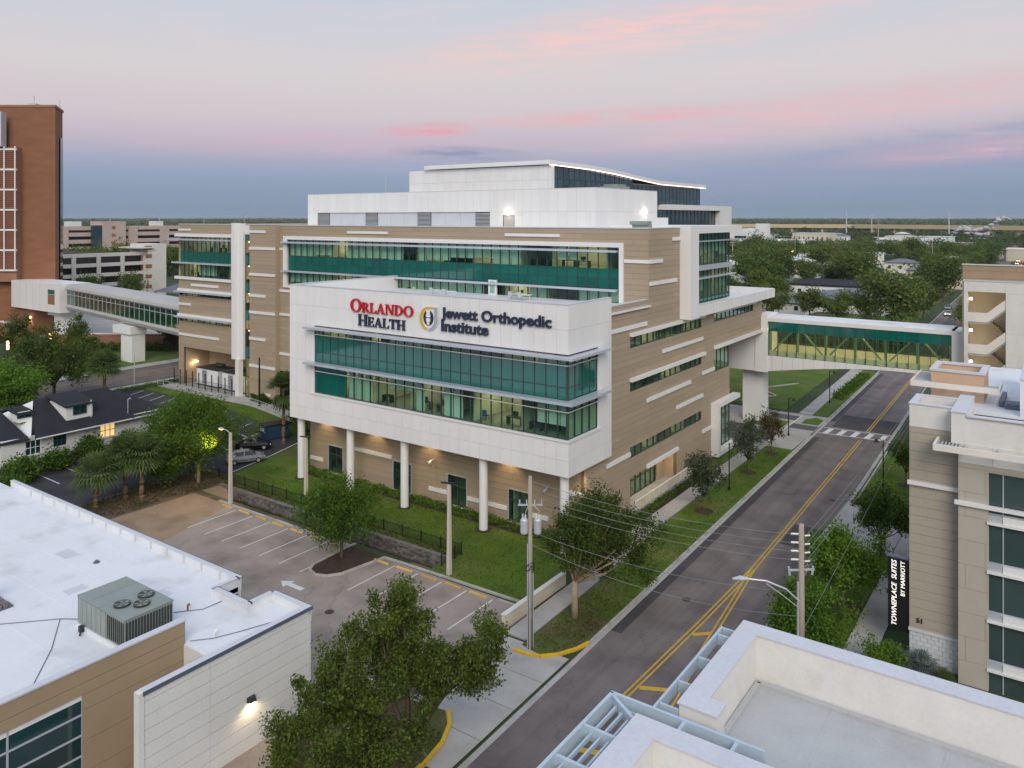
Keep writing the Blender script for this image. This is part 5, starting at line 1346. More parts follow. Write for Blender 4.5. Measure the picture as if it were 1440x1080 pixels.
for i in range(6): y = 165+28*i; mb = MB(); mb.tube([(X2-10, y, 25), (X2-10, y, 31.5)], 0.16, 5); mb.box(X2-12, X2-8, y-0.4, y+0.4, 31.4, 31.7); mb.build("lamp_post", "galv", G2)
for x, y, w in ((X2-20, 182, 5), (X2-16, 200, 6), (X2-14, 245, 5)): MB().box(x, x+6, y, y+w, 25, 28.0).build("roof_plant", "white_paint", G2)
SW = thing("white_building", (-255, 172, 2.2), "small white office building with two window columns beside the parking deck", "building")
MB().box(-262, -248, 170, 182, 2.2, 15.0).build("wall", "white_paint", SW); MB().box(-262.2, -247.8, 169.8, 182.2, 15.0, 15.5).build("parapet", "cap_metal", SW)
for x in (-258.5, -254.5, -250.5):
    for z in (5.5, 9, 12): bpiece("window", "dark_glass", SW, x, x+1.4, 169.9, 169.99, z, z+1.8)
PV = thing("pavilion", (-238, 150, 2.2), "low grey hip roofed pavilion in front of the small white building", "pavilion")
mb = MB(); mb.v = [(-250, 146, 5.4), (-232, 146, 5.4), (-232, 158, 5.4), (-250, 158, 5.4), (-244, 152, 8.0), (-238, 152, 8.0)]; mb.f = [(0, 1, 5, 4), (1, 2, 5), (2, 3, 4, 5), (3, 0, 4), (0, 3, 2, 1)]; mb.build("roof", "shingle_grey", PV)
for x, y in ((-249.5, 146.5), (-232.5, 146.5), (-232.5, 157.5), (-249.5, 157.5)): bpiece("post", "precast", PV, x-0.3, x+0.3, y-0.3, y+0.3, 2.2, 5.4)

# ================================================================== white house with dark roofs
WH = thing("white_house", (-103, 50, 2.2), "white weatherboard house with charcoal shingle roofs and two dormers", "house")
g0 = 2.2
def boards(parent, x0, x1, y0, y1, z0, z1, holes=()):
    f = Face('R', x1)
    mb = MB()
    for p, q, za, zb in slabs(y0, y1, z0, z1, holes): mb.box(*f.bx(p, q, za, zb, -0.25, -0.04))
    mb.build("wall_core", "white_siding", parent)
    mb = MB(); zc = [z0+0.25*k for k in range(int((z1-z0)/0.25)+2)]
    for p, q, za, zb in slabs(y0, y1, z0, z1, holes, zc): mb.box(*f.bx(p, q, za+0.008, zb-0.008, -0.045, random.uniform(-0.01, 0.006)))
    mb.build("weatherboards", "white_siding", parent, kind="stuff")
wins = [(41.0, 42.6, g0+0.9, g0+2.5), (44.0, 45.4, g0+1.2, g0+2.5), (49.4, 51.2, g0+1.0, g0+2.6)]
boards(WH, -110, -96.2, 38.5, 57.2, g0, g0+3.0, wins)
MB().box(-110, -96.5, 38.5, 38.8, g0, g0+3.0).build("wall_end", "white_siding", WH); MB().box(-110, -96.5, 56.9, 57.2, g0, g0+3.0).build("wall_end", "white_siding", WH)
for k, (a, b, c, d) in enumerate(wins):
    fr = glazing(WH, Face('R', -96.2), lin(a, b, 3), [(c, (c+d)/2, 'v'), ((c+d)/2, d, 'v')], 0.04, frame="mullion" if k else "white_trim", vis="lit_window" if k == 2 else "dark_glass", name="window", mw=0.06)
    bpiece("sill", "white_trim", fr, -96.3, -96.08, a-0.12, b+0.12, c-0.12, c-0.002)
def roofpoly(parent, name, polys, m="shingle", th=0.16):
    mb = MB()
    for p in polys:
        n = len(p); b = len(mb.v); mb.v += [tuple(q) for q in p] + [(q[0], q[1], q[2]-th) for q in p]
        mb.f.append(tuple(range(b, b+n))); mb.f.append(tuple(range(b+2*n-1, b+n-1, -1)))
        for k in range(n): k2 = (k+1) % n; mb.f.append((b+k, b+n+k, b+n+k2, b+k2))
    return mb.build(name, m, parent)
e = g0+3.0
roofpoly(WH, "main_roof", [[(-95.3, 41.6, e-0.1), (-95.3, 53.4, e-0.1), (-102.2, 53.4, 8.0), (-102.2, 44.5, 8.0)], [(-110.5, 53.4, e-0.1), (-110.5, 41.6, e-0.1), (-102.2, 44.5, 8.0), (-102.2, 53.4, 8.0)]])
roofpoly(WH, "side_roof", [[(-95.3, 53.42, e-0.1), (-95.3, 57.8, e-0.1), (-108, 57.8, e+0.9), (-108, 53.42, e+1.0)], [(-108.02, 53.42, e+1.0), (-108.02, 57.8, e+0.9), (-111, 57.8, e-0.1), (-111, 53.42, e-0.1)]])
roofpoly(WH, "front_roof", [[(-95.6, 41.2, e-0.12), (-103, 41.2, e+1.9), (-103, 35.5, e+1.5), (-96.5, 35.5, e-0.2)], [(-103.02, 41.2, e+1.9), (-111, 41.2, e-0.2), (-111, 35.5, e-0.2), (-103.02, 35.5, e+1.5)]])
MB().box(-110.5, -96.8, 36.0, 38.4, g0, e-0.3).build("porch_wall", "white_siding", WH)
MB().prism([(-102, 41.62), (-97.2, 41.62), (-97.2, 41.9), (-102, 41.9)], e-0.1, e+0.1)
mb = MB(); mb.v = [(-95.9, 41.45, e), (-102.2, 44.4, 7.9), (-108, 41.45, e)]; mb.f = [(0, 1, 2)]; mb.build("gable", "white_siding", WH)
# dormers
def dormer(y0, y1, xf, xb, z0, z1, zr):
    MB().box(xb, xf, y0, y1, z0, z1).build("dormer_wall", "white_siding", WH)
    roofpoly(WH, "dormer_roof", [[(xf+0.35, y0-0.3, z1-0.05), (xf+0.35, y1+0.3, z1-0.05), (xb-0.6, y1+0.3, zr), (xb-0.6, y0-0.3, zr)]])
    fr = glazing(WH, Face('R', xf), lin((y0+y1)/2-0.75, (y0+y1)/2+0.75, 2), [(z0+0.55, z1-0.35, 'v')], -0.06, frame="mullion", vis="dark_glass", name="window", mw=0.09)
dormer(45.9, 49.0, -97.2, -101.3, 5.9, 7.7, 8.35)
dormer(41.6, 42.9, -99.4, -101.5, 6.2, 7.4, 7.6)
mb = MB(); mb.tube([(-96.3, 52.9, e), (-96.3, 52.9, e+2.0)], 0.05, 6); mb.tube([(-96.3, 52.9, e+2.0), (-96.3, 53.2, e+2.2), (-96.3, 53.3, e+2.0)], 0.05, 6); mb.build("service_mast", "galv", WH)
mb = MB(); mb.tube([(-97.0, 48.7, 5.0), (-97.0, 48.7, 7.9)], 0.05, 6); mb.build("vent_pipe", "white_paint", WH)
mb = MB(); mb.beam((-95.25, 41.7, e-0.2), (-95.25, 57.7, e-0.2), 0.12, 0.12); mb.build("gutter", "white_trim", WH)

# ================================================================== foreground shop building, white roof
SB = thing("flat_roofed_building", (-56, 25, 0), "flat white-roofed commercial building with tan and white walls and a rooftop unit", "building")
rz = 5.7
MB().prism([(-110, -12), (-41.3, -12), (-41.3, 26), (-38.1, 26), (-38.1, 32.0), (-41.2, 32.0), (-41.2, 30.4), (-44.7, 30.4), (-44.7, 32.0), (-110, 32.0)], rz-0.4, rz).build("roof", "roof_membrane", SB)
# parapets
def par(x0, x1, y0, y1, z1=6.25, m="roof_membrane"): return MB().box(x0, x1, y0, y1, rz-0.3, z1).build("parapet", m, SB)
segs = [(-78, -44.7, 32.0, 32.25), (-44.95, -44.7, 30.15, 31.999), (-44.699, -41.2, 30.15, 30.4), (-41.45, -41.2, 30.4, 32.0), (-41.199, -37.8, 32.0, 32.25)]
for s_ in segs:
    par(*s_); MB().box(s_[0]-0.04, s_[1]+0.04, s_[2]-0.04, s_[3]+0.04, 6.252, 6.31).build("parapet_cap", "cap_metal", SB)
    MB().box(s_[0]-0.05, s_[1]+0.05, s_[3]+0.042, s_[3]+0.08, 6.15, 6.32).build("cap_edge", "cap_dark", SB)
MB().box(-78, -44.7, 32.03, 32.2, 0, 5.4).build("rear_wall", "white_siding", SB)
MB().box(-44.7, -41.2, 30.2, 30.38, 0, 5.4).build("rear_wall", "white_siding", SB); MB().box(-41.2, -38.2, 32.03, 32.2, 0, 5.4).build("rear_wall", "white_siding", SB)
# white lap siding wall facing the drive, wide boards
zb = 0.0; k = 0
fw = Face('R', -37.8)
MB().box(-38.15, -37.86, 21.6, 32.2, 0, 6.2).build("screen_wall_core", "white_siding", SB)
brd = [0.72*i for i in range(9)]
for i in range(9):
    z0 = 0.72*i; z1 = min(z0+0.70, 6.2)
    if z1-z0 < 0.1: continue
    for a, b in ((21.6, 25.3), (25.32, 32.2)): bpiece("siding_board", "white_siding", SB, *fw.bx(a, b, z0+0.012, z1, -0.06, 0.0))
MB().box(-38.2, -37.76, 21.55, 32.26, 6.2, 6.32).build("parapet_cap", "cap_metal", SB); MB().box(-37.755, -37.72, 21.5, 32.3, 6.12, 6.33).build("cap_edge", "cap_dark", SB)
MB().box(-38.22, -37.76, 21.3, 21.59, 0, 6.28).build("screen_wall_end", "white_siding", SB)
MB().box(-41.2, -38.16, 25.9, 26.1, 0, 5.69).build("inner_wall", "white_siding", SB)
# tan wall with the strip of dark windows
ft = Face('R', -41.2)
hole = [(-12, 20.3, 0.6, 5.6)]
mb = MB()
for p, q, za, zb in slabs(-12, 26.0, 0, 7.0, hole, [1.6, 3.2, 4.8, 6.2]): mb.box(*ft.bx(p+0.0, q-0.02, za+0.012, zb-0.012, -0.35, 0.0))
mb.build("tan_wall", "stucco_tan", SB)
mb = MB()
for p, q, za, zb in slabs(-12, 25.9, 0, 6.9, hole): mb.box(-41.5, -41.26, p, q, za, zb)
mb.build("tan_wall_core", "tan_core", SB)
MB().box(-46, -45.9, -12, 20.3, 0, 5.6).build("shop_back_wall", "furniture", SB)
MB().box(-41.62, -41.15, -12, 26.03, 7.0, 7.09).build("parapet_cap", "cap_metal", SB)
glazing(SB, ft, lin(6.3, 20.3, 4), [(0.6, 1.4, 's'), (1.4, 2.45, 's'), (2.45, 3.5, 's'), (3.5, 4.55, 's'), (4.55, 5.6, 's')], 0.12, frame="alu", spn="dark_glass", name="window_band", mw=0.09, spname="window_pane")
# wall pack lamp
lamp = MB(); lamp.v = [(-37.78, 27.6, 2.7), (-37.78, 28.1, 2.7), (-37.48, 28.05, 2.75), (-37.48, 27.65, 2.75), (-37.78, 27.6, 3.0), (-37.78, 28.1, 3.0), (-37.58, 28.05, 2.97), (-37.58, 27.65, 2.97)]
lamp.f = [(0, 1, 2, 3), (4, 7, 6, 5), (0, 3, 7, 4), (3, 2, 6, 7), (2, 1, 5, 6), (1, 0, 4, 5)]
wl = lamp.build("wall_lamp", "hvac_dark", SB)
bpiece("lens", "lamp_warm", wl, -37.74, -37.52, 27.7, 28.0, 2.66, 2.69)
spot("wall_lamp_light", (-37.35, 27.85, 2.6), (-37.9, 27.8, 0.6), 60, (1.0, 0.76, 0.45), R(150), 0.7)
# conduits, lightning cable, roof drains
def cable(name, pts, r=0.025, m="cap_dark", parent=SB):
    mb = MB(); mb.tube(pts, r, 5); return mb.build(name, m, parent)
cable("lightning_cable", [(-58, 14, rz+0.03), (-52.2, 20.8, rz+0.03), (-49.9, 23.2, rz+0.03), (-46.8, 21.3, rz+0.03), (-43.2, 18.5, rz+0.03), (-42, 14.5, rz+0.03)])
cable("lightning_cable", [(-49.9, 23.2, rz+0.03), (-48.4, 24.2, rz+0.03), (-47.8, 24.3, rz+0.2)])
cable("lightning_cable", [(-45.0, 27.6, rz+0.03), (-43.9, 28.9, rz+0.03), (-43.8, 30.3, rz+0.05)])
cable("lightning_cable", [(-41.2, 26.3, rz+0.03), (-40.4, 27.2, rz+0.03), (-39.8, 28.5, rz+0.03), (-38.7, 31.2, rz+0.08)])
for x, y in ((-44.6, 28.3), (-40.5, 27.4), (-63, 22)):
    mb = MB(); mb.tube([(x, y, rz), (x, y, rz+0.32)], 0.06, 8); mb.tube([(x, y, rz+0.3), (x+0.05, y+0.12, rz+0.36)], 0.09, 8); mb.build("roof_vent", "white_paint" if x > -44 else "louver_red", SB)
for i in range(9):
    y = 30.4-3.1*i
    if y > 27: bpiece("membrane_seam", "roof_membrane", SB, -77, -45.2, y-0.05, y+0.05, rz, rz+0.012)
    else: bpiece("membrane_seam", "roof_membrane", SB, -77, -41.7, y-0.05, y+0.05, rz, rz+0.012)
for x, y in ((-56, 28.5), (-50.5, 19.5), (-66, 26)):
    mb = MB(); mb.tube([(x, y, rz), (x, y, rz+0.05)], 0.22, 12); mb.tube([(x, y, rz+0.05), (x, y, rz+0.16)], 0.12, 8); mb.build("roof_drain", "cap_dark", SB)
for x, y, w, d in ((-48.5, 28.2, 1.2, 0.8), (-53.5, 25.0, 0.9, 1.3), (-60, 27.5, 1.6, 1.0)): bpiece("membrane_patch", "cap_metal", SB, x, x+w, y, y+d, rz, rz+0.008)
for i in range(14): bpiece("edge_clip", "cap_metal", SB, -74+2.1*i, -73.9+2.1*i, 31.9, 32.0, rz+0.1, 6.2)
# rooftop air conditioner
HV = thing("rooftop_air_conditioner", (-45.6, 24.8, rz), "large grey-green rooftop air conditioning unit with three round fans", "air conditioner")
hx0, hx1, hy0, hy1, hz0, hz1 = -48.2, -43.05, 23.45, 26.35, rz+0.22, rz+1.85
MB().box(hx0-0.1, hx1+0.1, hy0-0.1, hy1+0.1, rz, hz0).build("roof_kerb", "roof_membrane", HV)
MB().box(hx0, hx1, hy0, hy1, hz0, hz1-0.08).build("cabinet", "hvac", HV)
for i, (a, b) in enumerate(((hx0-0.05, -46.9), (-46.88, -45.6), (-45.58, hx1+0.05))): bpiece("top_panel", "hvac", HV, a, b-0.01, hy0-0.05, hy1+0.05, hz1-0.08, hz1)
for i in range(6): a = hx0+(hx1-hx0)*0.62*i/6; bpiece("door_panel", "hvac", HV, a+0.02, a+(hx1-hx0)*0.62/6-0.02, hy0-0.04, hy0, hz0+0.06, hz1-0.12)
for i in range(16): y = hy0+0.12+(hy1-hy0-0.24)*i/15; bpiece("coil_fin", "hvac_dark", HV, hx1, hx1+0.05, y-0.04, y+0.04, hz0+0.12, hz1-0.2)
for i in range(9): x = hx0+(hx1-hx0)*0.66+(hx1-hx0)*0.32*i/8; bpiece("coil_fin", "hvac_dark", HV, x-0.03, x+0.03, hy0-0.05, hy0, hz0+0.12, hz1-0.2)
for x, y in ((-44.85, 25.75), (-44.0, 25.0), (-44.85, 24.3)):
    mb = MB(); mb.tube([(x, y, hz1), (x, y, hz1+0.12)], 0.46, 18, cap=False); mb.tube([(x, y, hz1+0.02), (x, y, hz1+0.05)], 0.44, 18); fo = mb.build("fan_ring", "hvac_dark", HV)
    mb = MB()
    for k in range(5):
        t = 2*math.pi*k/5; mb.poly([(x, y, hz1+0.09), (x+0.42*math.cos(t), y+0.42*math.sin(t), hz1+0.08), (x+0.42*math.cos(t+0.6), y+0.42*math.sin(t+0.6), hz1+0.11)])
    for rr in (0.15, 0.3, 0.43): mb.tube([(x+rr*math.cos(2*math.pi*k/16), y+rr*math.sin(2*math.pi*k/16), hz1+0.13) for k in range(17)], 0.012, 4)
    mb.build("fan_guard", "hvac", fo)
mb = MB(); mb.v = [(hx0-0.7, hy0+0.3, hz1-0.35), (hx0, hy0+0.3, hz1-0.02), (hx0, hy1-0.3, hz1-0.02), (hx0-0.7, hy1-0.3, hz1-0.35), (hx0, hy0+0.3, hz1-1.0), (hx0, hy1-0.3, hz1-1.0)]; mb.f = [(0, 1, 2, 3), (0, 4, 1), (3, 2, 5), (0, 3, 5, 4)]; mb.build("intake_hood", "hvac", HV)
mb = MB(); mb.tube([(-47.4, 23.25, rz+0.2), (-47.1, 23.05, rz+0.15), (-46.8, 22.85, rz+0.12)], 0.05, 6); mb.box(-47.5, -47.25, 23.1, 23.34, rz, rz+0.35); mb.build("gas_pipe", "hvac_dark", HV)
# satellite dish on stone ballast
DS = thing("satellite_dish", (-55.6, 21.4, rz), "pale satellite dish on a ballast tray of dark stones on the white roof", "satellite dish")
mb = MB(); mb.box(-56.4, -53.9, 20.7, 22.3, rz, rz+0.06); mb.build("ballast_tray", "cap_dark", DS)
for i in range(5):
    for j in range(3): bpiece("ballast_block", "stone", DS, -56.3+0.47*i, -55.9+0.47*i, 20.8+0.48*j, 21.2+0.48*j, rz+0.06, rz+0.2+0.03*((i*j) % 3))
mb = MB(); mb.tube([(-55.6, 21.5, rz+0.1), (-55.6, 21.5, rz+1.0)], 0.05, 6); mb.build("mast", "galv", DS)
mb = MB(); n = 20
c0 = Vector((-55.6, 21.3, rz+1.15)); ax_ = Vector((-0.5, -0.5, 0.75)).normalized(); u_ = ax_.cross(Vector((0, 0, 1))).normalized(); v_ = ax_.cross(u_)
rings_ = []
for rr, dd in ((0.0, 0.0), (0.3, 0.02), (0.6, 0.09), (0.75, 0.15)):
    rings_.append([tuple(c0+ax_*dd+(u_*math.cos(2*math.pi*k/n)+v_*math.sin(2*math.pi*k/n))*rr) for k in range(n)])
for ra, rb_ in zip(rings_, rings_[1:]):
    for k in range(n): mb.poly([ra[k], ra[(k+1) % n], rb_[(k+1) % n], rb_[k]])
mb.build("dish", "precast", DS, smooth=True)

# ================================================================== hotel
HT = thing("hotel_building", (0, 62, 0), "beige hotel with siding, white bands and tall dark windows beside the street", "building")
fh = Face('F', 59.2)
siding(HT, fh, -8.9, -5.9, 2.3, 15.7, [], course=0.62, seg=30, m="beige_siding", core="tan_core")
panels(HT, fh, -8.9, -5.9, 15.9, 17.4, [-8.9], [], m="cream_stucco")
bpiece("band", "white_trim", HT, *fh.bx(-9.0, -5.9, 12.0, 12.25, 0.0, 0.2)); bpiece("band", "beige_siding", HT, *fh.bx(-8.9, -5.9, 15.7, 15.9, -0.3, -0.01))
# white block plinth, block by block
MB().box(-8.88, -5.9, 59.26, 59.6, 0, 2.1).build("plinth_core", "white_core", HT)
for r in range(7):
    x = -8.9+(0.22 if r % 2 else 0)
    if r % 2: bpiece("block", "block_white", HT, -8.9, -8.7, 59.2, 59.26, 0.3*r+0.01, 0.3*r+0.29)
    while x < -5.95: bpiece("block", "block_white", HT, x+0.01, min(x+0.44, -5.9)-0.01, 59.2, 59.26, 0.3*r+0.01, 0.3*r+0.29); x += 0.44
bpiece("plinth_cap", "block_white", HT, -8.95, -5.9, 59.12, 59.3, 2.11, 2.29)
fn = thing("house_number", (-8.3, 59.1, 2.6), "small dark street number on the beige siding above the white block base", "house number")
sans_word("51", 0.34, 0.42, 0.01, place_front(-8.45, 2.75, 59.13, fn), "sign_black", fn, extrude=0.02, name="digit")
# right-hand wing with window bays
fh2 = Face('F', 58.2)
wy = [(-4.25, 2.2)]
zrow = [2.5, 5.6, 8.7, 11.8]
whol = [(-4.25, -2.0, z-1.1, z+2.05) for z in zrow+[-0.6]] + [(-1.0, 1.2, z-1.1, z+2.05) for z in zrow] + [(2.5, 5, z-1.1, z+2.05) for z in zrow]
siding(HT, fh2, -5.9, 8, 0, 14.25, whol, course=1.55, seg=3.3, gap=0.02, m="beige_stucco", core="beige_stucco")
panels(HT, fh2, -5.9, 8, 14.25, 15.4, [-4.0, -1.0, 2, 5], [], m="cream_stucco"); bpiece("cornice_bar", "white_trim", HT, *fh2.bx(-6.1, 8, 11.55, 11.8, 0.0, 0.22))
for a, b, c, d in whol:
    c2 = c+0.55
    fr = glazing(HT, fh2, [a, a+(b-a)*0.36, b], [(c2, d, 's')], 0.16, frame="alu", spn="hotel_glass", name="window", mw=0.07, spname="window_pane")
    bpiece("air_grille", "white_paint", fr, *fh2.bx(a+(b-a)*0.36, b, c+0.06, c2-0.05, -0.2, 0.02)); bpiece("apron_panel", "galv", fr, *fh2.bx(a, a+(b-a)*0.36, c+0.06, c2-0.05, -0.2, -0.04))
    bpiece("window_jamb", "beige_stucco", fr, *fh2.bx(a-0.1, a-0.04, c, d, -0.3, 0.012)); bpiece("sill", "white_trim", fr, *fh2.bx(a-0.06, b+0.06, c-0.1, c+0.05, -0.3, 0.12))
# parapets and roofs of the hotel
mb = MB(); mb.box(-8.9, -8.5, 59.6, 62.6, 15.9, 17.4); mb.box(-6.3, -5.5, 58.2, 64, 15.4, 17.4); mb.box(-8.5, -6.3, 62.2, 62.6, 15.9, 17.4); mb.box(-5.9, 8, 58.3, 58.7, 15.4, 17.2); mb.build("parapet", "cream_stucco", HT)
mb = MB(); mb.box(-8.95, -8.45, 59.15, 62.65, 17.4, 17.47); mb.box(-6.35, -5.45, 58.15, 64.05, 17.4, 17.47); mb.box(-8.45, -6.35, 59.15, 59.55, 17.4, 17.47); mb.box(-8.45, -6.35, 62.2, 62.65, 17.4, 17.47); mb.box(-5.45, 8, 58.15, 58.75, 17.2, 17.27); mb.build("parapet_cap", "cap_metal", HT)
mb = MB(); mb.box(-8.5, -6.3, 59.6, 62.2, 15.9, 16.1); mb.box(-5.5, 8, 58.7, 64, 15.4, 15.6); mb.box(-8, 8, 64, 84, 16.2, 16.4); mb.build("roof", "roof_membrane", HT)
mb = MB(); mb.box(-8.5, 8, 62.66, 63.0, 0, 16.2); mb.box(-8.9, -8.6, 59.7, 84, 0, 16.2); mb.box(-8.9, 8, 84, 84.3, 0, 16.2); mb.build("rear_wall", "beige_stucco", HT)
mb = MB(); mb.box(-2.4, 8, 63.9, 64.3, 16.4, 18.8); mb.box(-2.8, -2.4, 64, 76, 16.4, 18.9); mb.build("roof_screen", "roof_membrane", HT); mb = MB(); mb.box(-2.85, -2.35, 63.95, 76, 18.9, 18.97); mb.build("parapet_cap", "cap_metal", HT)
# cornice trellis over the window wing
mb = MB(); mb.box(-7.2, 8, 56.9, 57.05, 15.1, 15.5); mb.box(-7.2, -7.05, 57.05, 59.0, 15.1, 15.5); mb.build("cornice_fascia", "precast", HT)
for i in range(7): x = -7.0+0.2*i; bpiece("trellis_slat", "galv", HT, x, x+0.07, 57.05, 58.19, 15.35, 15.45)
for i in range(4): bpiece("trellis_slat", "galv", HT, -7.05, -5.91, 57.15+0.3*i, 57.22+0.3*i, 15.2, 15.349)
for i in range(8): x = -5.5+1.8*i; bpiece("trellis_arm", "galv", HT, x, x+0.1, 57.05, 58.2, 15.2, 15.4)
# roof pavilion with slatted eyebrow
mb = MB(); mb.box(-8.6, -5.15, 67, 67.3, 16.4, 18.45); mb.box(-8.6, -8.3, 67.3, 71, 16.4, 18.45); mb.box(-5.45, -5.15, 67.3, 71, 16.4, 18.45); mb.box(-8.3, -5.45, 70.7, 71, 16.4, 18.45); mb.build("pavilion_wall", "stucco_orange", HT)
mb = MB(); mb.box(-8.7, -5.05, 66.92, 67.35, 18.45, 18.6); mb.box(-8.7, -8.25, 67.35, 71.1, 18.45, 18.6); mb.box(-5.5, -5.05, 67.35, 71.1, 18.45, 18.6); mb.box(-8.25, -5.5, 70.6, 71.1, 18.45, 18.6); mb.build("parapet_cap", "cap_metal", HT)
mb = MB(); mb.box(-8.3, -5.45, 67.3, 70.7, 17.5, 17.65); mb.build("pavilion_roof", "roof_membrane", HT)
mb = MB(); mb.box(-9.85, -4.1, 66.0, 66.12, 17.35, 17.75); mb.box(-9.85, -9.73, 66.12, 71.0, 17.35, 17.75); mb.box(-4.2, -4.1, 66.12, 69, 17.35, 17.75); mb.build("eyebrow_fascia", "precast", HT)
for i in range(8): y = 66.2+0.62*i; bpiece("eyebrow_slat", "galv", HT, -9.73, -8.61, y, y+0.16, 17.5, 17.65)
for i in range(3): y = 66.2+0.62*i; bpiece("eyebrow_slat", "galv", HT, -5.14, -4.21, y, y+0.16, 17.5, 17.65)
for i in range(6): bpiece("eyebrow_bearer", "galv", HT, -9.5+1.0*i, -9.4+1.0*i, 66.12, 66.99, 17.4, 17.499)
for x, y, w, d in ((-3.8, 66, 1.4, 1.2), (-1.8, 69, 1.2, 2.2), (-4.2, 66.5, 0.3, 4)): MB().box(x, x+w, y, y+d, 16.4, 16.8).build("roof_pad", "cap_dark", HT)
# blade sign
BSG = thing("blade_sign", (-9.7, 59.4, 1.8), "tall black vertical sign with white italic lettering at the hotel corner", "sign")
MB().box(-10.25, -8.98, 59.35, 59.65, 1.75, 6.7).build("panel", "sign_black", BSG)
MB().box(-10.3, -8.95, 59.3, 59.7, 6.702, 6.8).build("cap", "cap_dark", BSG)
def place_vert(x, z0, y, par):
    og = ORG[par]
    def f(t, sc): return Matrix.Translation(Vector((x, y, z0+t))-og) @ Matrix(((0, -sc, 0, 0), (0, 0, -1, 0), (sc, 0, 0, 0), (0, 0, 0, 1)))
    return f
sans_word("TOWNEPLACE  SUITES", 4.45, 0.60, 0.002, place_vert(-9.72, 2.1, 59.33, BSG), "sign_lit", BSG, shear=0.22, extrude=0.01)
sans_word("BY MARRIOTT", 2.35, 0.40, 0.0, place_vert(-9.20, 4.2, 59.33, BSG), "sign_lit", BSG, shear=0.0, extrude=0.01)

# ================================================================== near roof of the hotel wing in the foreground
NR = thing("hotel_wing_roof", (0, 15, 0), "near flat roof with broad white parapets and pale blue steel trellis", "building")
pz = 16.0
def cap(b): MB().box(*b, pz, pz+0.05).build("parapet_cap", "cap_metal", NR)
def prt(b): MB().box(*b, 12.5, pz).build("parapet", "cream_stucco", NR)
for b in ((-9.2, 9, 26.35, 26.95), (-9.2, -8.6, 22.0, 26.349), (-9.2, -8.1, 21.35, 21.999)):
    prt(b)
for b in ((-9.25, 9, 26.3, 27.0), (-9.25, -8.55, 22.04, 26.299), (-9.25, -8.05, 21.3, 22.039)): cap(b)
MB().box(-8.6, 9, 20.2, 26.35, 14.2, 14.45).build("roof_deck", "roof_grey", NR)
MB().box(-9.18, 9, 26.3, 26.9, 0, 12.5).build("outer_wall", "beige_stucco", NR); MB().box(-9.18, -8.7, 15, 26.3, 0, 12.5).build("outer_wall", "beige_stucco", NR)
mb = MB()
mb.beam((-8.5, 26.22, 14.5), (9, 26.22, 14.5), 0.18, 0.10); mb.beam((-8.48, 22.1, 14.5), (-8.48, 26.2, 14.5), 0.18, 0.10); mb.build("cant_strip", "roof_grey", NR)
for x in (-6.1, -2.9, 0.4, 3.6): bpiece("membrane_seam", "roof_grey", NR, x-0.05, x+0.05, 20.3, 26.1, 14.45, 14.462)
# nearer block
for b in ((-9.9, 9, 19.5, 20.1), (-9.9, -9.15, 6, 19.499)): prt(b)
for b in ((-9.97, 9, 19.45, 20.18), (-9.97, -9.1, 6, 19.449)): cap(b)
MB().box(-9.15, 9, 6, 19.5, 14.2, 14.4).build("roof_deck", "roof_grey", NR)
MB().box(-9.85, -9.2, 6, 20.0, 0, 12.5).build("outer_wall", "beige_stucco", NR)
# steel trellis frame
TR = MB()
def chan(mb, a, b, w=0.10, h=0.42): mb.beam(a, b, w, h)
z = 15.65
fr_pts = [((-11.15, 6, z), (-11.15, 20.95, z)), ((-11.2, 20.95, z), (-6.6, 20.95, z))]
for a, b in fr_pts: m_ = MB(); chan(m_, a, b); m_.build("trellis_beam", "steel_blue", NR)
m_ = MB(); m_.beam((-11.1, 20.9, z), (-9.95, 20.15, z), 0.10, 0.34); m_.build("trellis_mitre", "steel_blue", NR)
for y in (19.2, 17.7, 16.2, 14.7): m_ = MB(); m_.beam((-11.1, y, z), (-9.98, y, z), 0.10, 0.36); m_.build("trellis_arm", "steel_blue", NR)
for x in (-8.85, -7.35): m_ = MB(); m_.beam((x, 20.9, z), (x, 20.18, z), 0.10, 0.36); m_.build("trellis_arm", "steel_blue", NR)
for i, x in enumerate((-10.85, -10.56, -10.28)):
    ys_ = [14.75, 16.2, 17.7, 19.2, 20.75-0.18*i-0.08]
    for a, b in zip(ys_, ys_[1:]): m_ = MB(); m_.beam((x, a+0.06, z), (x, b-0.06, z), 0.06, 0.12); m_.build("trellis_slat", "steel_blue", NR)
for y in (20.72, 20.5): m_ = MB(); m_.beam((-10.7, y, z-0.05), (-6.7, y, z-0.05), 0.05, 0.08); m_.build("trellis_slat", "steel_blue", NR)
# slim trellis along the second block
for a, b in (((-9.85, 21.0, z), (-9.85, 26.55, z)),): m_ = MB(); chan(m_, a, b, 0.08, 0.36); m_.build("trellis_beam", "steel_blue", NR)
for y in (21.35, 22.7, 24.3, 26.0, 26.5): m_ = MB(); m_.beam((-9.8, y, z), (-9.22, y, z), 0.08, 0.34); m_.build("trellis_arm", "steel_blue", NR)

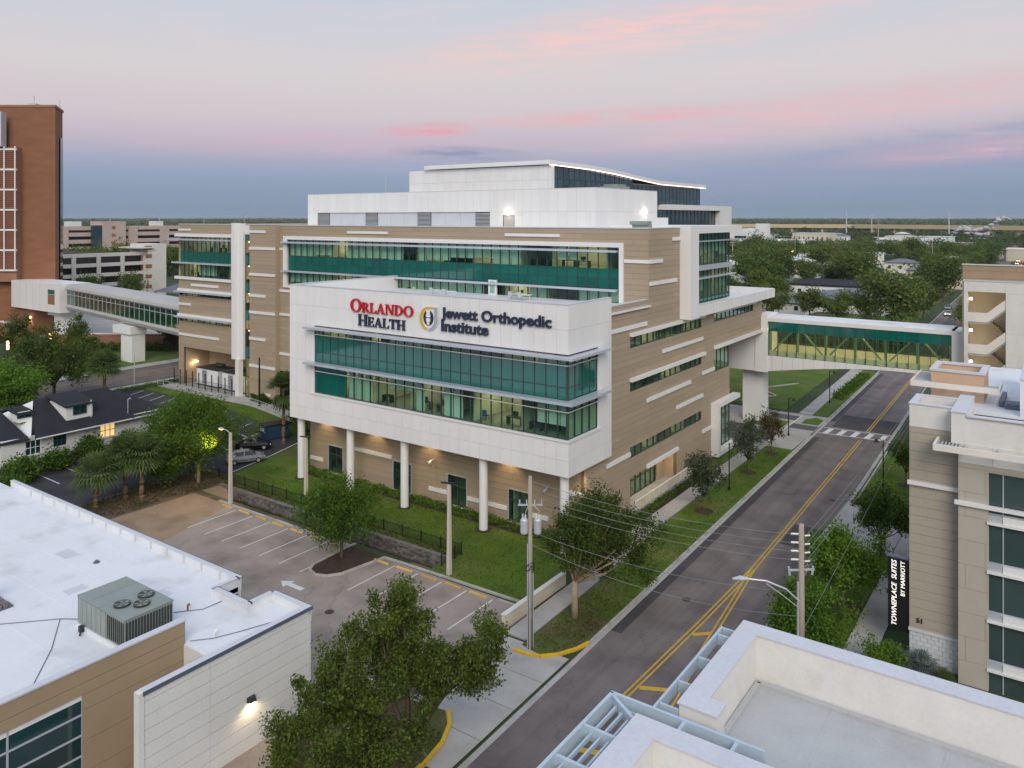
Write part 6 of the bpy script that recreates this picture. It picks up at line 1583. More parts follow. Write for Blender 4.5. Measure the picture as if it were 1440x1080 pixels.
# ================================================================== vegetation
def leaves_mesh(name, pts, size, m, rng, up=0.35, aspect=0.6, jitter=0.65):
    """one quad per leaf; pts (n,3)"""
    n = len(pts)
    nrm = rng.normal(size=(n, 3)); nrm[:, 2] += up*2
    nrm /= np.linalg.norm(nrm, axis=1)[:, None]
    t = rng.normal(size=(n, 3)); t -= nrm*(t*nrm).sum(1)[:, None]; t /= np.linalg.norm(t, axis=1)[:, None]
    b = np.cross(nrm, t)
    s = size*(1+jitter*(rng.random(n)-0.5)*2)[:, None]
    v = np.empty((n, 4, 3), dtype=np.float32)
    v[:, 0] = pts-t*s*0.5; v[:, 1] = pts+b*s*0.5*aspect; v[:, 2] = pts+t*s*0.5; v[:, 3] = pts-b*s*0.5*aspect
    me = bpy.data.meshes.new(name)
    me.vertices.add(n*4); me.vertices.foreach_set("co", v.reshape(-1))
    me.loops.add(n*4); me.loops.foreach_set("vertex_index", np.arange(n*4, dtype=np.int32))
    me.polygons.add(n); me.polygons.foreach_set("loop_start", np.arange(0, n*4, 4, dtype=np.int32)); me.polygons.foreach_set("loop_total", np.full(n, 4, dtype=np.int32))
    me.materials.append(MATS[m]); me.update(calc_edges=True)
    return me
def crown_points(rng, n, rx, ry, rz_, nclump, clump_r, gap=0.0, flat=0.0, low=-0.75):
    """clumps spread through an uneven ellipsoid, leaves on the outside of each clump"""
    c = []
    while len(c) < nclump:
        d = rng.normal(size=3); d /= np.linalg.norm(d)
        r = rng.random()**0.45
        if d[2]*r < low: continue
        lump = 1+0.22*math.sin(3*math.atan2(d[1], d[0])+rng.random()*0.8)+0.15*rng.normal()
        c.append((d[0]*r*rx*lump, d[1]*r*ry*lump, d[2]*r*rz_*(1+0.1*rng.normal())))
    c = np.array(c)
    wgt = 0.35+rng.random(nclump); wgt /= wgt.sum()
    k = rng.choice(nclump, n, p=wgt)
    g_ = rng.normal(size=(n, 3)); ln = np.linalg.norm(g_, axis=1); g_ *= (np.minimum(ln, 2.1)/ln)[:, None]
    ax3 = (0.42+0.34*rng.random((nclump, 3)))*clump_r*(0.65+0.7*rng.random(nclump))[:, None]
    # sprays reach outward and upward from each clump
    out = c/np.array([rx, ry, max(rz_, 0.1)]); out /= np.maximum(np.linalg.norm(out, axis=1), 0.2)[:, None]; out[:, 2] += 0.35
    spr = rng.random(n)**2.2*clump_r*0.9
    p = c[k]+g_*ax3[k]+out[k]*spr[:, None]
    return p, c
def limbs(mb, rng, base, top, targets, r0, fork, lean=(0, 0)):
    base = Vector(base); f = base+Vector((lean[0], lean[1], fork))
    mb.tube([base+Vector((0, 0, -0.1)), base+Vector((lean[0]*0.3, lean[1]*0.3, fork*0.4)), f], [r0*1.25, r0, r0*0.82], 8)
    for t in targets:
        t = Vector(t); mid = f.lerp(t, 0.5)+Vector((rng.normal()*0.2, rng.normal()*0.2, -0.05*(t-f).length))
        mb.tube([f+Vector((0, 0, -0.15)), mid, t], [r0*0.5, r0*0.28, r0*0.08], 6)
def tree(name, label, x, y, h, r, fork, seed, leaf="leaf_oak", size=0.22, n=9000, nclump=60, clump=None, tr=0.16, group=None, z=None, bark="bark", ry=None, ox=0, oy=0, cz=None, zr=None, low=-0.75, lean=(0, 0), cat="tree"):
    rng = np.random.default_rng(seed)
    z0 = hz(x) if z is None else z
    t = thing(name, (x, y, z0), label, cat, group)
    zr = zr or (h-fork*0.75)/2; cz = cz or (h-zr)
    clump = clump or r*0.26
    p, c = crown_points(rng, n, r-clump*0.7, (ry or r)-clump*0.7, zr-clump*0.5, nclump, clump, low=low)
    p[:, 0] += ox; p[:, 1] += oy; p[:, 2] += cz
    p = p[(p[:, 2] > 0.3)]
    me = leaves_mesh("crown", p, size, leaf, rng)
    o = bpy.data.objects.new("crown", me); COL.objects.link(o); o.parent = t; ORG[o] = ORG[t]
    mb = MB(); idx = rng.permutation(len(c))[:min(16, len(c))]
    limbs(mb, rng, (0, 0, 0), None, [(c[i][0]*0.9+ox, c[i][1]*0.9+oy, c[i][2]*0.9+cz) for i in idx], tr, fork, lean)
    mb2 = MB(); mb2.v = [(v[0]+x, v[1]+y, v[2]+z0) for v in mb.v]; mb2.f = mb.f
    mb2.build("trunk", bark, t, smooth=True)
    return t
def mulch_ring(x, y, r=1.0):
    n = 18; mb = MB(); z0 = hz(x)
    mb.v = [(x, y, z0+0.20)] + [(x+r*math.cos(2*math.pi*k/n)*(1+0.05*math.sin(5*k)), y+r*math.sin(2*math.pi*k/n), z0+0.085) for k in range(n)]
    mb.f = [(0, 1+k, 1+(k+1) % n) for k in range(n)]
    struct(mb, "mulch_ring", "mulch")
def blob_tree(label, x, y, blobs, leaf, size, seed, trunk):
    """blobs: (lateral, depth, height, r side, r up, leaf count) lateral and depth run along and across the diagonal of the lot"""
    rng = np.random.default_rng(seed); ca, sa = math.cos(TH), math.sin(TH)
    t = thing("oak_tree", (x, y, 0), label, "tree"); P = []; mb = MB()
    f = Vector((x, y, 1.6)); mb.tube([(x, y, -0.1), (x, y, 0.8), tuple(f)], [0.34, 0.27, 0.24], 9)
    for la, de, zc, rs, ru, n in blobs:
        cx, cy = x+la*ca-de*sa, y+la*sa+de*ca
        p, c = crown_points(rng, n, rs*0.85, rs*0.85, ru*0.85, max(9, int(11*rs)), 0.50, low=-0.98)
        P.append(p+np.array([cx-x, cy-y, zc]))
        ctr = Vector((cx, cy, zc-ru*0.4)); mid = f.lerp(ctr, 0.5)+Vector((rng.normal()*0.2, rng.normal()*0.2, 0.3))
        mb.tube([f-Vector((0, 0, 0.3)), mid, ctr], [0.17, 0.12, 0.07], 7)
        for k in rng.permutation(len(c))[:9]: mb.tube([ctr, ctr.lerp(Vector((cx+c[k][0], cy+c[k][1], zc+c[k][2])), 0.5)+Vector((0, 0, 0.1)), (cx+c[k][0], cy+c[k][1], zc+c[k][2])], [0.06, 0.04, 0.015], 5)
    p = np.concatenate(P); p = p[p[:, 2] > 0.3]
    me = leaves_mesh("crown", p, size, leaf, rng); o = bpy.data.objects.new("crown", me); COL.objects.link(o); o.parent = t; ORG[o] = ORG[t]
    mb.build("trunk", "bark", t, smooth=True)
    return t
blob_tree("large oak tree in front of the driveway with a sprawling open crown", -29.4, 31.8,
          [(-1.2, 0.3, 6.8, 2.9, 3.0, 24000), (-3.4, -0.5, 4.6, 2.6, 2.2, 14500), (1.1, 0.0, 4.8, 2.5, 2.1, 12500), (4.1, 0.8, 6.1, 1.75, 1.8, 8500), (-2.2, -1.2, 2.3, 3.2, 1.6, 16000), (-6.4, -0.8, 2.2, 1.5, 1.4, 5200), (2.6, 0.4, 5.0, 1.5, 1.2, 3600), (-0.4, 0.6, 9.0, 1.1, 1.2, 3000), (-5.0, -0.8, 3.0, 1.1, 0.9, 2200)], "leaf_oak", 0.15, 101, 0.3)
tree("oak_tree", "twin-trunked street tree beside the transformer pole and the yellow kerb", -30.3, 51.0, 8.7, 4.4, 2.8, 102, "leaf_oak", 0.16, 40000, 120, 0.75, 0.24, ox=0.7, oy=3.0, zr=3.2, cz=5.4, bark="bark_pale")
tree("oak_tree", "rounded green tree standing in the planted island of the car park", -52.3, 48.0, 6.9, 3.5, 1.8, 103, "leaf_green", 0.17, 26000, 80, 0.72, 0.15, zr=2.6, cz=4.3)
for (x, y, h, r, s, lb) in ((-30.5, 77.0, 6.4, 1.9, 104, "young street tree nearest the entrance railing on the verge"), (-30.9, 91.8, 6.6, 2.3, 105, "middle young grey-green street tree on the verge behind the black lamp post"), (-31.0, 100.9, 6.0, 1.8, 106, "sparse brownish young street tree nearest the crossing")):
    tree("street_tree", lb, x, y, h, r, 1.6, s, "leaf_grey" if s != 106 else "leaf_brown", 0.19, 5200 if s != 106 else 2600, 38, 0.55, 0.09, "young trees on the verge", z=0.05, zr=2.4, cz=h-2.5); mulch_ring(x, y, 0.95)
tree("street_tree", "spreading green tree over the mulch ring left of the vertical hotel sign", -14.2, 64.0, 6.0, 3.3, 1.6, 107, "leaf_bright", 0.19, 17000, 60, 0.7, 0.12, zr=2.3, cz=3.8); mulch_ring(-14.0, 64.0, 1.3)
tree("street_tree", "dark leafy tree at the driveway beside the hotel corner", -13.6, 75.5, 5.8, 2.5, 1.8, 108, "leaf_green", 0.18, 12000, 55, 0.65, 0.12, zr=2.0, cz=4.1)
tree("street_tree", "low bright green tree in front of the utility pole by the near roof", -14.4, 55.2, 4.8, 2.8, 1.0, 109, "leaf_bright", 0.17, 17000, 70, 0.66, 0.1, zr=2.3, cz=2.7)
tree("street_tree", "small reddish tree behind the right-hand street lamp", -15.0, 97.5, 5.2, 1.9, 1.5, 110, "leaf_green", 0.2, 4200, 34, 0.5, 0.09, zr=1.8, cz=3.4, z=0.05); mulch_ring(-15.0, 97.5, 0.9)
tree("street_tree", "slim tree beside the crossing partly hidden by the hotel", -16.0, 119.5, 5.0, 1.7, 1.6, 111, "leaf_brown", 0.2, 2600, 30, 0.5, 0.08, zr=1.6, cz=3.4)
tree("oak_tree", "broad tree lit yellow by a lamp at the end of the car park", -80.3, 52.3, 9.6, 5.5, 2.8, 112, "leaf_green", 0.19, 28000, 95, 0.9, 0.2, ox=-1.2, oy=0.6, zr=3.6, cz=5.6, bark="bark_pale")
tree("oak_tree", "tall dark green tree between the white house and the black car", -84.6, 54.2, 9.6, 4.7, 2.6, 113, "leaf_green", 0.21, 22000, 75, 0.95, 0.2, zr=3.6, cz=5.4)
tree("oak_tree", "bushy low tree between the fan palms and the lit tree", -83.4, 49.2, 7.4, 4.6, 1.2, 114, "leaf_green", 0.19, 22000, 60, 0.9, 0.16, zr=2.8, cz=3.5)
tree("oak_tree", "big dark oak on the kerb left of the footbridge piers", -126.6, 58.0, 11.0, 6.4, 2.4, 115, "leaf_oak", 0.26, 24000, 95, 1.1, 0.26, zr=4.5, cz=6.2)
tree("oak_tree", "bright green broad tree at the left edge beyond the house roof", -118.7, 48.6, 8.4, 5.0, 2.0, 116, "leaf_bright", 0.26, 20000, 80, 1.0, 0.2, zr=3.1, cz=4.5)
tree("oak_tree", "dark tree crown at the left edge above the house roof", -127, 43.5, 9.0, 5.4, 2.0, 117, "leaf_oak", 0.30, 8000, 60, 1.1, 0.2, zr=3.2, cz=4.8)
for i, (x, y, h, r) in enumerate(((-162, 78.5, 9, 2.6), (-171, 71, 9.5, 2.8), (-147, 73.5, 6.4, 2.0), (-152.0, 93.0, 7.5, 2.6))):
    tree("conifer_tree", ("pointed evergreen left of the front bridge pier", "pointed evergreen by the brick wall near the left edge", "thin leaning evergreen beside the fan palm", "slim reddish evergreen behind the hedge right of the front bridge pier")[i], x, y, h, r, 1.0, 120+i, "leaf_oak" if i < 3 else "leaf_brown", 0.3, 5000, 40, 0.7, 0.12, zr=h*0.46, cz=h*0.5)
for i, (x, y, h, r) in enumerate(((-93.0, 39.6, 2.4, 2.1), (-93.8, 43.4, 1.9, 1.7), (-94.4, 52.0, 1.8, 1.7), (-86.5, 35.5, 3.6, 2.3), (-94.4, 47.3, 2.0, 1.6))):
    tree("bush", ("large shrub below the wall of the white house near the lot corner", "shrub under the first window of the white house", "shrub below the lit window of the white house", "yellow-lit shrub behind the edge of the white roof", "low shrub below the dormer")[i], x, y, h, r, 0.3, 130+i, "leaf_green" if i != 3 else "leaf_bright", 0.24, 5000, 36, 0.6, 0.08, zr=h*0.5, cz=h*0.52, cat="bush")
tree("bush", "dense clipped bush at the foot of the vertical hotel sign", -10.2, 56.6, 2.1, 1.25, 0.2, 140, "leaf_bright", 0.14, 6000, 40, 0.4, 0.06, zr=1.0, cz=1.1, cat="bush")
tree("bush", "round bush on the lawn beside the far left column of the white box", -86.5, 72.5, 4.5, 2.4, 0.4, 141, "leaf_green", 0.24, 6500, 40, 0.65, 0.1, zr=2.2, cz=2.3, cat="bush")
tree("bush", "small shrub on the plaza island beside the bridge pier", -34.8, 112.6, 1.6, 1.5, 0.2, 142, "leaf_green", 0.18, 3000, 30, 0.4, 0.05, zr=0.7, cz=0.8, cat="bush")
# hedges and ground cover: masses nobody could count
def hedge(name, label, boxes, m, size, dens, seed):
    rng = np.random.default_rng(seed); P = []
    for x0, x1, y0, y1, z0, z1 in boxes:
        n = int(max(50, dens*(x1-x0)*(y1-y0)))
        p = rng.random((n, 3)); p[:, 2] = 1-(p[:, 2]**2)*0.9
        q = np.empty((n, 3)); q[:, 0] = x0+(x1-x0)*p[:, 0]; q[:, 1] = y0+(y1-y0)*p[:, 1]
        bumpy = 0.75+0.25*np.sin(q[:, 0]*2.1)*np.cos(q[:, 1]*2.7)
        base = np.array([hz(v) for v in q[:, 0]])
        q[:, 2] = base+z0+(z1-z0)*p[:, 2]*bumpy; P.append(q)
    me = leaves_mesh(name, np.concatenate(P), size, m, rng)
    o = bpy.data.objects.new(name, me); COL.objects.link(o); o["kind"] = "stuff"; o["label"] = label; o["category"] = "hedge"
    return o
hedge("ground_cover_shrubs", "low green ground cover planted along the tan wall behind the columns", [(-74, -36.8, 61.5, 63.1, 0.05, 0.55)], "leaf_bright", 0.16, 150, 201)
hedge("ground_cover_shrubs", "low shrubs between the entrance terrace and the pavement", [(-35.6, -34.6, 66, 88, 0.05, 0.5)], "leaf_green", 0.16, 130, 202)
hedge("hedge", "dark clipped hedge below the brick garden wall", [(-160-2.0*k, -156.5-2.0*k, 89.5-1.4*k, 92-1.4*k, 0.0, 1.7) for k in range(-3, 7)], "leaf_green", 0.3, 70, 203)
hedge("hedge", "short dark hedge against the tan wall beside the wooden pole", [(-101.5, -97.4, 74.6, 75.7, 0.0, 1.3)], "leaf_green", 0.22, 320, 204)
hedge("weeds", "straw coloured weeds spilling over the stone retaining wall", [(-78, -44.7, 53.75, 54.5, 0.02, 0.35), (-77, -60, 51.5, 53, -1.1, -0.6)], "leaf_brown", 0.16, 70, 205)
hedge("hedge", "planted shrubs beside the pavement under the street footbridge", [(-32.4, -30.4, 137, 160, 0.0, 1.0)], "leaf_green", 0.25, 60, 206)
hedge("ground_cover_shrubs", "shrubs along the verge of the left cross street", [(-125.2, -122.5, 60, 78, 0.0, 0.45)], "leaf_palm", 0.2, 60, 207)
hedge("weeds", "dark undergrowth and debris around the lit tree beside the car park", [(-84, -78.2, 40, 55, 0.0, 0.35)], "leaf_brown", 0.2, 26, 208)

def tufts(polys, dens, seed, m="leaf_bright", size=0.13):
    rng = np.random.default_rng(seed); P = []
    for x0, x1, y0, y1, z in polys:
        n = int((x1-x0)*(y1-y0)*dens); q = np.empty((n, 3)); q[:, 0] = rng.uniform(x0, x1, n); q[:, 1] = rng.uniform(y0, y1, n); q[:, 2] = z+0.03+rng.random(n)*0.03; P.append(q)
    me = leaves_mesh("grass_tufts", np.concatenate(P), size, m, rng, up=0.0, aspect=0.5); o = bpy.data.objects.new("grass_tufts", me); COL.objects.link(o); o["kind"] = "stuff"
tufts([(-79, -36.6, 54.4, 61.4, 0.02), (-44.4, -34.3, 51, 54.4, 0.02), (-31.3, -28.2, 48, 75, 0.07), (-32.2, -28.8, 75, 103, 0.06)], 30, 601, "leaf_grass")
tufts([(-35.5, -29.4, 28.5, 35, 0.07), (-31, -28, 46, 55, 0.075)], 40, 602, "leaf_brown")
tufts([(-17.5, -13.3, 40, 76, 0.05), (-18.4, -13.6, 90, 112, 0.05)], 25, 603, "leaf_grass")
# palms: fan leaves of separate blades
def palm(label, x, y, h, r, seed, nf=34, m="leaf_palm", group=None, trunk=0.24, skirt=0, z=None, name="palm_tree"):
    rng = np.random.default_rng(seed); z0 = hz(x) if z is None else z
    t = thing(name, (x, y, z0), label, "palm tree" if h > 2 else "palm", group)
    if h > 2:
        mb = MB(); pts = [(x, y, z0-0.1)]; rad = [trunk*1.25]
        k = 14
        for i in range(1, k+1):
            pts.append((x+0.05*math.sin(i), y+0.04*math.cos(i*1.3), z0+(h-0.3)*i/k)); rad.append(trunk*(1.0+(0.16 if i % 2 else -0.05)))
        mb.tube(pts, rad, 9); mb.build("trunk", "palm_bark", t)
    fm = MB()
    for i in range(nf):
        az = 2*math.pi*(i*0.381966+rng.random()*0.05); el = math.radians(80-118*((i+0.5)/nf)+rng.normal()*7)
        if skirt and i > nf-skirt: el = math.radians(-62+rng.normal()*8)
        dirv = Vector((math.cos(az)*math.cos(el), math.sin(az)*math.cos(el), math.sin(el)))
        o_ = Vector((x, y, z0+max(h-0.25, 0.15)))
        pet = r*(0.42+0.1*rng.random()); hub = o_+dirv*pet+Vector((0, 0, -0.08*pet))
        side = dirv.cross(Vector((0, 0, 1)))
        if side.length < 1e-3: side = Vector((1, 0, 0))
        side.normalize(); up = side.cross(dirv).normalized()
        w = 0.02*r; b = len(fm.v)
        fm.poly([o_-side*w, o_+side*w, hub+side*w*0.6, hub-side*w*0.6])
        nb = 13
        for j in range(nb):
            a = math.radians(-105+210*j/(nb-1)); ln = r*0.62*(1-0.25*abs(a)/1.9)*(0.9+0.2*rng.random())
            bd = dirv*math.cos(a)+side*math.sin(a); bd = (bd+up*0.18).normalized()
            tip = hub+bd*ln+Vector((0, 0, -0.30*ln)); midp = hub+bd*ln*0.55
            pw = side*math.cos(a)-dirv*math.sin(a); ww = ln*0.055
            fm.poly([hub, midp+pw*ww, tip, midp-pw*ww])
    fm.build("crown", m, t)
    return t
palm("middle of the three fan palms at the end of the car park", -82.2, 44.9, 5.0, 2.8, 301, 54)
palm("nearest and lowest of the three fan palms at the end of the car park", -82.0, 41.7, 3.9, 2.7, 302, 50)
palm("right-hand of the three fan palms, closest to the lit tree", -80.8, 45.9, 5.2, 2.7, 303, 54)
palm("tall shaggy fan palm against the left end of the white box", -85.2, 68.0, 7.6, 2.7, 304, 60, skirt=20, trunk=0.22)
palm("round-headed fan palm standing between the house roof and the cross street", -117.6, 61.0, 6.0, 3.0, 305, 64)
palm("silvery fan palm at the white block base of the hotel", -9.4, 57.6, 0.7, 1.25, 306, 26, "leaf_silver", name="dwarf_palm")
palm("second silvery fan palm towards the hotel windows", -8.0, 57.9, 0.7, 1.35, 307, 28, "leaf_silver", name="dwarf_palm")
palm("small green fan palm nearest the hotel window wing", -6.7, 57.6, 0.4, 1.0, 308, 20, "leaf_palm", name="dwarf_palm")
# lamp that lights the tree at the end of the car park
spot("tree_lamp_light", (-75.6, 51.2, 5.6), (-80.6, 52.6, 4.8), 1700, (1.0, 0.66, 0.14), R(62), 0.7, 0.1)

# ================================================================== poles, wires, street lamps
def wires(name, label, runs, group=None):
    mb = MB()
    a, b, sag = runs
    a = Vector(a); b = Vector(b); n = 14
    pts = [a.lerp(b, i/n)+Vector((0, 0, -sag*4*(i/n)*(1-i/n))) for i in range(n+1)]
    mb.tube(pts, 0.014, 4)
    o = mb.build(name, "wire", org=tuple(a)); tag(o, label, "cable", group or "overhead wires"); return o
PA = thing("utility_pole", (-30.7, 45.6, 0), "tall wooden pole with two grey transformers at the driveway corner", "utility pole")
mb = MB(); mb.tube([(-30.7, 45.6, 0), (-30.7, 45.6, 12.0)], [0.2, 0.13], 10); mb.build("pole", "wood_pole", PA, smooth=True)
for i, dx in enumerate((-0.42, 0.52)):
    x = -30.7+dx*0.82; y = 45.6+dx*0.57
    mb = MB(); mb.tube([(x, y, 8.0), (x, y, 8.08), (x, y, 8.95), (x, y, 9.05)], [0.22, 0.27, 0.27, 0.2], 14); tr_ = mb.build("transformer", "galv", PA, smooth=False)
    mb = MB()
    for k in (-0.12, 0.12): mb.tube([(x+k, y, 9.05), (x+k, y, 9.35)], 0.04, 6)
    mb.tube([(x, y, 9.05), (x+0.15, y, 9.6), (-30.7, 45.6, 10.2)], 0.015, 4); mb.build("bushing", "white_paint", tr_)
mb = MB(); mb.beam((-31.4, 45.1, 10.0), (-30.0, 46.1, 10.0), 0.09, 0.1)
for k in (-0.6, -0.2, 0.25, 0.65): mb.tube([(-30.7+k, 45.6+k*0.7, 10.05), (-30.7+k, 45.6+k*0.7, 10.35)], 0.05, 6)
mb.build("crossarm", "galv", PA)
mb = MB(); mb.tube([(-30.6, 45.42, 0), (-30.6, 45.42, 7.6)], 0.05, 6); mb.tube([(-30.82, 45.45, 0), (-30.82, 45.45, 7.3)], 0.045, 6); mb.tube([(-30.55, 45.75, 0), (-30.55, 45.75, 5.2)], 0.04, 6); mb.build("riser_pipe", "galv", PA)
mb = MB(); rng = np.random.default_rng(9)
for k in range(7):
    a = rng.random()*6.28; mb.tube([(-30.7+0.3*math.cos(a+t), 45.6+0.3*math.sin(a+t), 5.3+0.35*rng.random()+0.12*t) for t in np.linspace(0, 4, 7)], 0.02, 4)
mb.build("cable_coil", "dark_metal", PA)
PB = thing("utility_pole", (-12.9, 47.7, 0), "wooden utility pole with insulators and a street lamp arm beyond the near roof", "utility pole")
mb = MB(); mb.tube([(-12.9, 47.7, 0), (-12.9, 47.7, 12.0)], [0.22, 0.15], 10); mb.build("pole", "wood_pole", PB, smooth=True)
mb = MB(); mb.tube([(-13.05, 47.55, 4), (-13.05, 47.55, 8.6)], 0.07, 6); mb.build("riser_pipe", "galv", PB)
arm = MB(); arm.tube([(-12.9, 47.6, 7.4), (-13.6, 47.1, 8.2), (-14.6, 46.5, 8.65), (-15.6, 46.0, 8.7)], 0.05, 6); arm.tube([(-12.9, 47.6, 7.0), (-13.9, 47.0, 7.9), (-14.6, 46.5, 8.5)], 0.03, 5); la = arm.build("lamp_arm", "galv", PB)
mb = MB(); mb.tube([(-15.5, 46.05, 8.7), (-15.9, 45.8, 8.72), (-16.3, 45.6, 8.66)], [0.08, 0.17, 0.05], 8); mb.build("lamp_head", "galv", la)
mb = MB(); mb.beam((-13.5, 47.2, 9.3), (-12.3, 48.2, 9.3), 0.08, 0.1)
for k in (-0.55, 0.5): mb.tube([(-12.9+k, 47.7+0.8*k, 9.0), (-12.9+k*1.1, 47.7+0.85*k, 9.5)], 0.07, 6)
mb.build("cutout_arm", "galv", PB)
for z in (11.4, 10.9, 10.4, 9.9):
    mb = MB(); mb.tube([(-13.05, 47.6, z), (-13.4, 47.35, z+0.02)], 0.06, 6); mb.tube([(-12.75, 47.8, z-0.1), (-12.5, 48.0, z-0.08)], 0.05, 6); mb.build("insulator", "white_paint", PB)
for i, z in enumerate((11.4, 10.9, 10.4, 9.9)):
    wires("power_line", "one of the four parallel high wires spanning the street between the two wooden poles", ((-13.4, 47.35, z), (-30.5, 45.7, z+0.2), 0.5))
    wires("power_line", "one of the wires running up the street from the right-hand wooden pole", ((-12.6, 47.95, z), (-15.8, 150, z+0.2-0.3*i), 1.6))
wires("power_line", "lower of the two heavy cables sagging across the street below the high wires", ((-12.9, 47.6, 6.6), (-30.6, 45.7, 7.2), 0.9), "heavy cables")
wires("power_line", "upper of the two heavy cables sagging across the street below the high wires", ((-12.9, 47.6, 8.0), (-30.6, 45.7, 8.1), 0.7), "heavy cables")
wires("guy_wire", "pale guy wire dropping from beyond the hotel corner to the right-hand pole", ((-12.9, 47.8, 5.6), (-12.2, 86, 11.0), 0.2), "guy wires")
# black pedestrian lamp posts
def lamp_post(label, x, y, h=5.2, side=1):
    z0 = hz(x)+0.06
    t = thing("street_lamp", (x, y, z0), label, "street lamp", "black street lamps")
    mb = MB(); mb.tube([(x, y, z0), (x, y, z0+0.35), (x, y, z0+0.36), (x, y, z0+h)], [0.13, 0.13, 0.075, 0.06], 8); mb.build("post", "dark_metal", t)
    mb = MB(); mb.tube([(x, y, z0+h-0.3), (x+0.35*side, y, z0+h+0.05), (x+0.7*side, y, z0+h)], 0.035, 6); mb.build("arm", "dark_metal", t)
    mb = MB(); mb.tube([(x+0.7*side, y, z0+h+0.02), (x+0.7*side, y, z0+h-0.2), (x+0.7*side, y, z0+h-0.32)], [0.06, 0.2, 0.36], 12); mb.build("shade", "dark_metal", t)
    return t
lamp_post("black street lamp on the verge between the first two young trees", -30.6, 84.6)
lamp_post("black street lamp at the paved crossing corner under the footbridge", -31.6, 110.5, side=1)
lamp_post("black street lamp on the grass island beside the hotel driveway", -17.0, 95.6, side=-1)
lamp_post("black street lamp far along the pavement behind the footbridge", -31.8, 134.0)
# concrete car park lamp poles
def lot_pole(label, x, y, h, heads=True, arm=None):
    t = thing("lamp_pole", (x, y, 0), label, "lamp pole", "car park lamp poles")
    mb = MB(); mb.box(x-0.16, x+0.16, y-0.16, y+0.16, 0, 0.02); b = len(mb.v)
    mb.v += [(x-0.17, y-0.17, 0), (x+0.17, y-0.17, 0), (x+0.17, y+0.17, 0), (x-0.17, y+0.17, 0), (x-0.11, y-0.11, h), (x+0.11, y-0.11, h), (x+0.11, y+0.11, h), (x-0.11, y+0.11, h)]
    mb.f += [(b, b+1, b+5, b+4), (b+1, b+2, b+6, b+5), (b+2, b+3, b+7, b+6), (b+3, b, b+4, b+7), (b+4, b+5, b+6, b+7)]
    mb.build("pole", "concrete_pole", t)
    if heads:
        mb = MB(); mb.beam((x-0.75, y-0.15, h+0.06), (x+0.45, y+0.2, h+0.06), 0.28, 0.08); mb.build("lamp_head", "dark_metal", t)
    if arm:
        mb = MB(); mb.tube([(x, y, h-0.1), (x-0.9, y+0.2, h+0.1), (x-2.0, y+0.4, h+0.05)], 0.045, 6); mb.box(x-2.5, x-1.9, y+0.25, y+0.55, h-0.02, h+0.1); mb.build("lamp_arm", "galv", t)
        bpiece("lamp_lens", "lamp_amber", t, x-2.45, x-2.0, y+0.3, y+0.5, h-0.08, h-0.021)
    return t
lot_pole("concrete lamp pole at the end of the wheel stop row, beside the lit tree", -72.0, 50.6, 7.4, False, True)
lot_pole("concrete lamp pole with twin flat heads rising behind the island tree", -67.2, 56.6, 6.3)
lot_pole("concrete lamp pole with twin flat heads at the corner of the fence", -42.6, 51.1, 7.6)
spot("lot_lamp_light", (-74.3, 51.0, 7.2), (-72.5, 49.0, 0), 260, (1.0, 0.68, 0.3), R(125), 0.8)
spot("lot_lamp_light", (-76.5, 50.0, 6.5), (-74.8, 44.8, 0), 350, (1.0, 0.66, 0.28), R(110), 0.9)
# timber pole beside the tan wall and its service wires
t = thing("utility_pole", (-98.0, 73.8, 1.9), "dark slender pole beside the clipped hedge and the tan wall", "utility pole")
mb = MB(); mb.tube([(-98.0, 73.8, 1.8), (-98.0, 73.8, 9.3)], [0.16, 0.11], 8); mb.build("pole", "dark_metal", t)
wires("power_line", "service wire from the slender dark pole to the generator recess", ((-98.0, 73.8, 8.7), (-105.0, 76, 5.6), 0.3), "service wires")
t = thing("utility_pole", (-129.5, 73.0, 2.2), "thin grey sign pole beside the cross street", "pole"); mb = MB(); mb.tube([(-127.6, 71.2, 2.2), (-127.6, 71.2, 7.0)], 0.08, 6); mb.build("pole", "galv", t)
# amber light columns on the left walkway
for i, (x, y) in enumerate(((-165, 62.6), (-167, 68.0), (-172, 78.0))):
    t = thing("light_column", (x, y, 2.2), ("nearest glowing light column on the left walkway", "middle glowing light column on the left walkway", "glowing light column in front of the brick wall")[i], "lamp", "glowing light columns")
    mb = MB(); mb.tube([(x, y, 2.2), (x, y, 4.6)], 0.09, 6); mb.build("post", "dark_metal", t)
    mb = MB(); mb.tube([(x, y, 4.6), (x, y, 6.2)], 0.22, 8); mb.build("lantern", "lamp_amber", t)

# ================================================================== generators and their enclosure
for i, x in enumerate((-118.6, -111.6)):
    t = thing("generator", (x, 78.5, 2.27), ("white generator housing at the left of the tan recess", "white generator housing at the right of the tan recess")[i], "generator", "backup generators")
    MB().box(x, x+5.9, 76.9, 80.0, 2.5, 5.1).build("housing", "block_white", t)
    MB().box(x-0.1, x+6.0, 76.8, 80.1, 5.1, 5.22).build("roof", "garage_dark", t)
    MB().box(x+0.1, x+5.8, 77.0, 79.9, 2.27, 2.49).build("skid", "hvac_dark", t)
    for k in range(4):
        a = x+0.15+1.45*k; dpan = bpiece("door", "cap_metal" if k in (1,) else "white_paint", t, a, a+1.35, 76.85, 76.9, 2.6, 5.0)
        if k == 1:
            for j in range(9): bpiece("louver_slat", "hvac_dark", dpan, a+0.1, a+1.25, 76.82, 76.85, 2.8+0.23*j, 2.9+0.23*j)
    mb = MB(); mb.tube([(x+3.0, 78.6, 5.62), (x+5.0, 78.6, 5.62)], 0.38, 10); mb.build("silencer", "hvac_dark", t)
t = thing("mesh_fence", (-113, 75.6, 2.2), "black mesh panel fence with square posts in front of the generators", "fence")
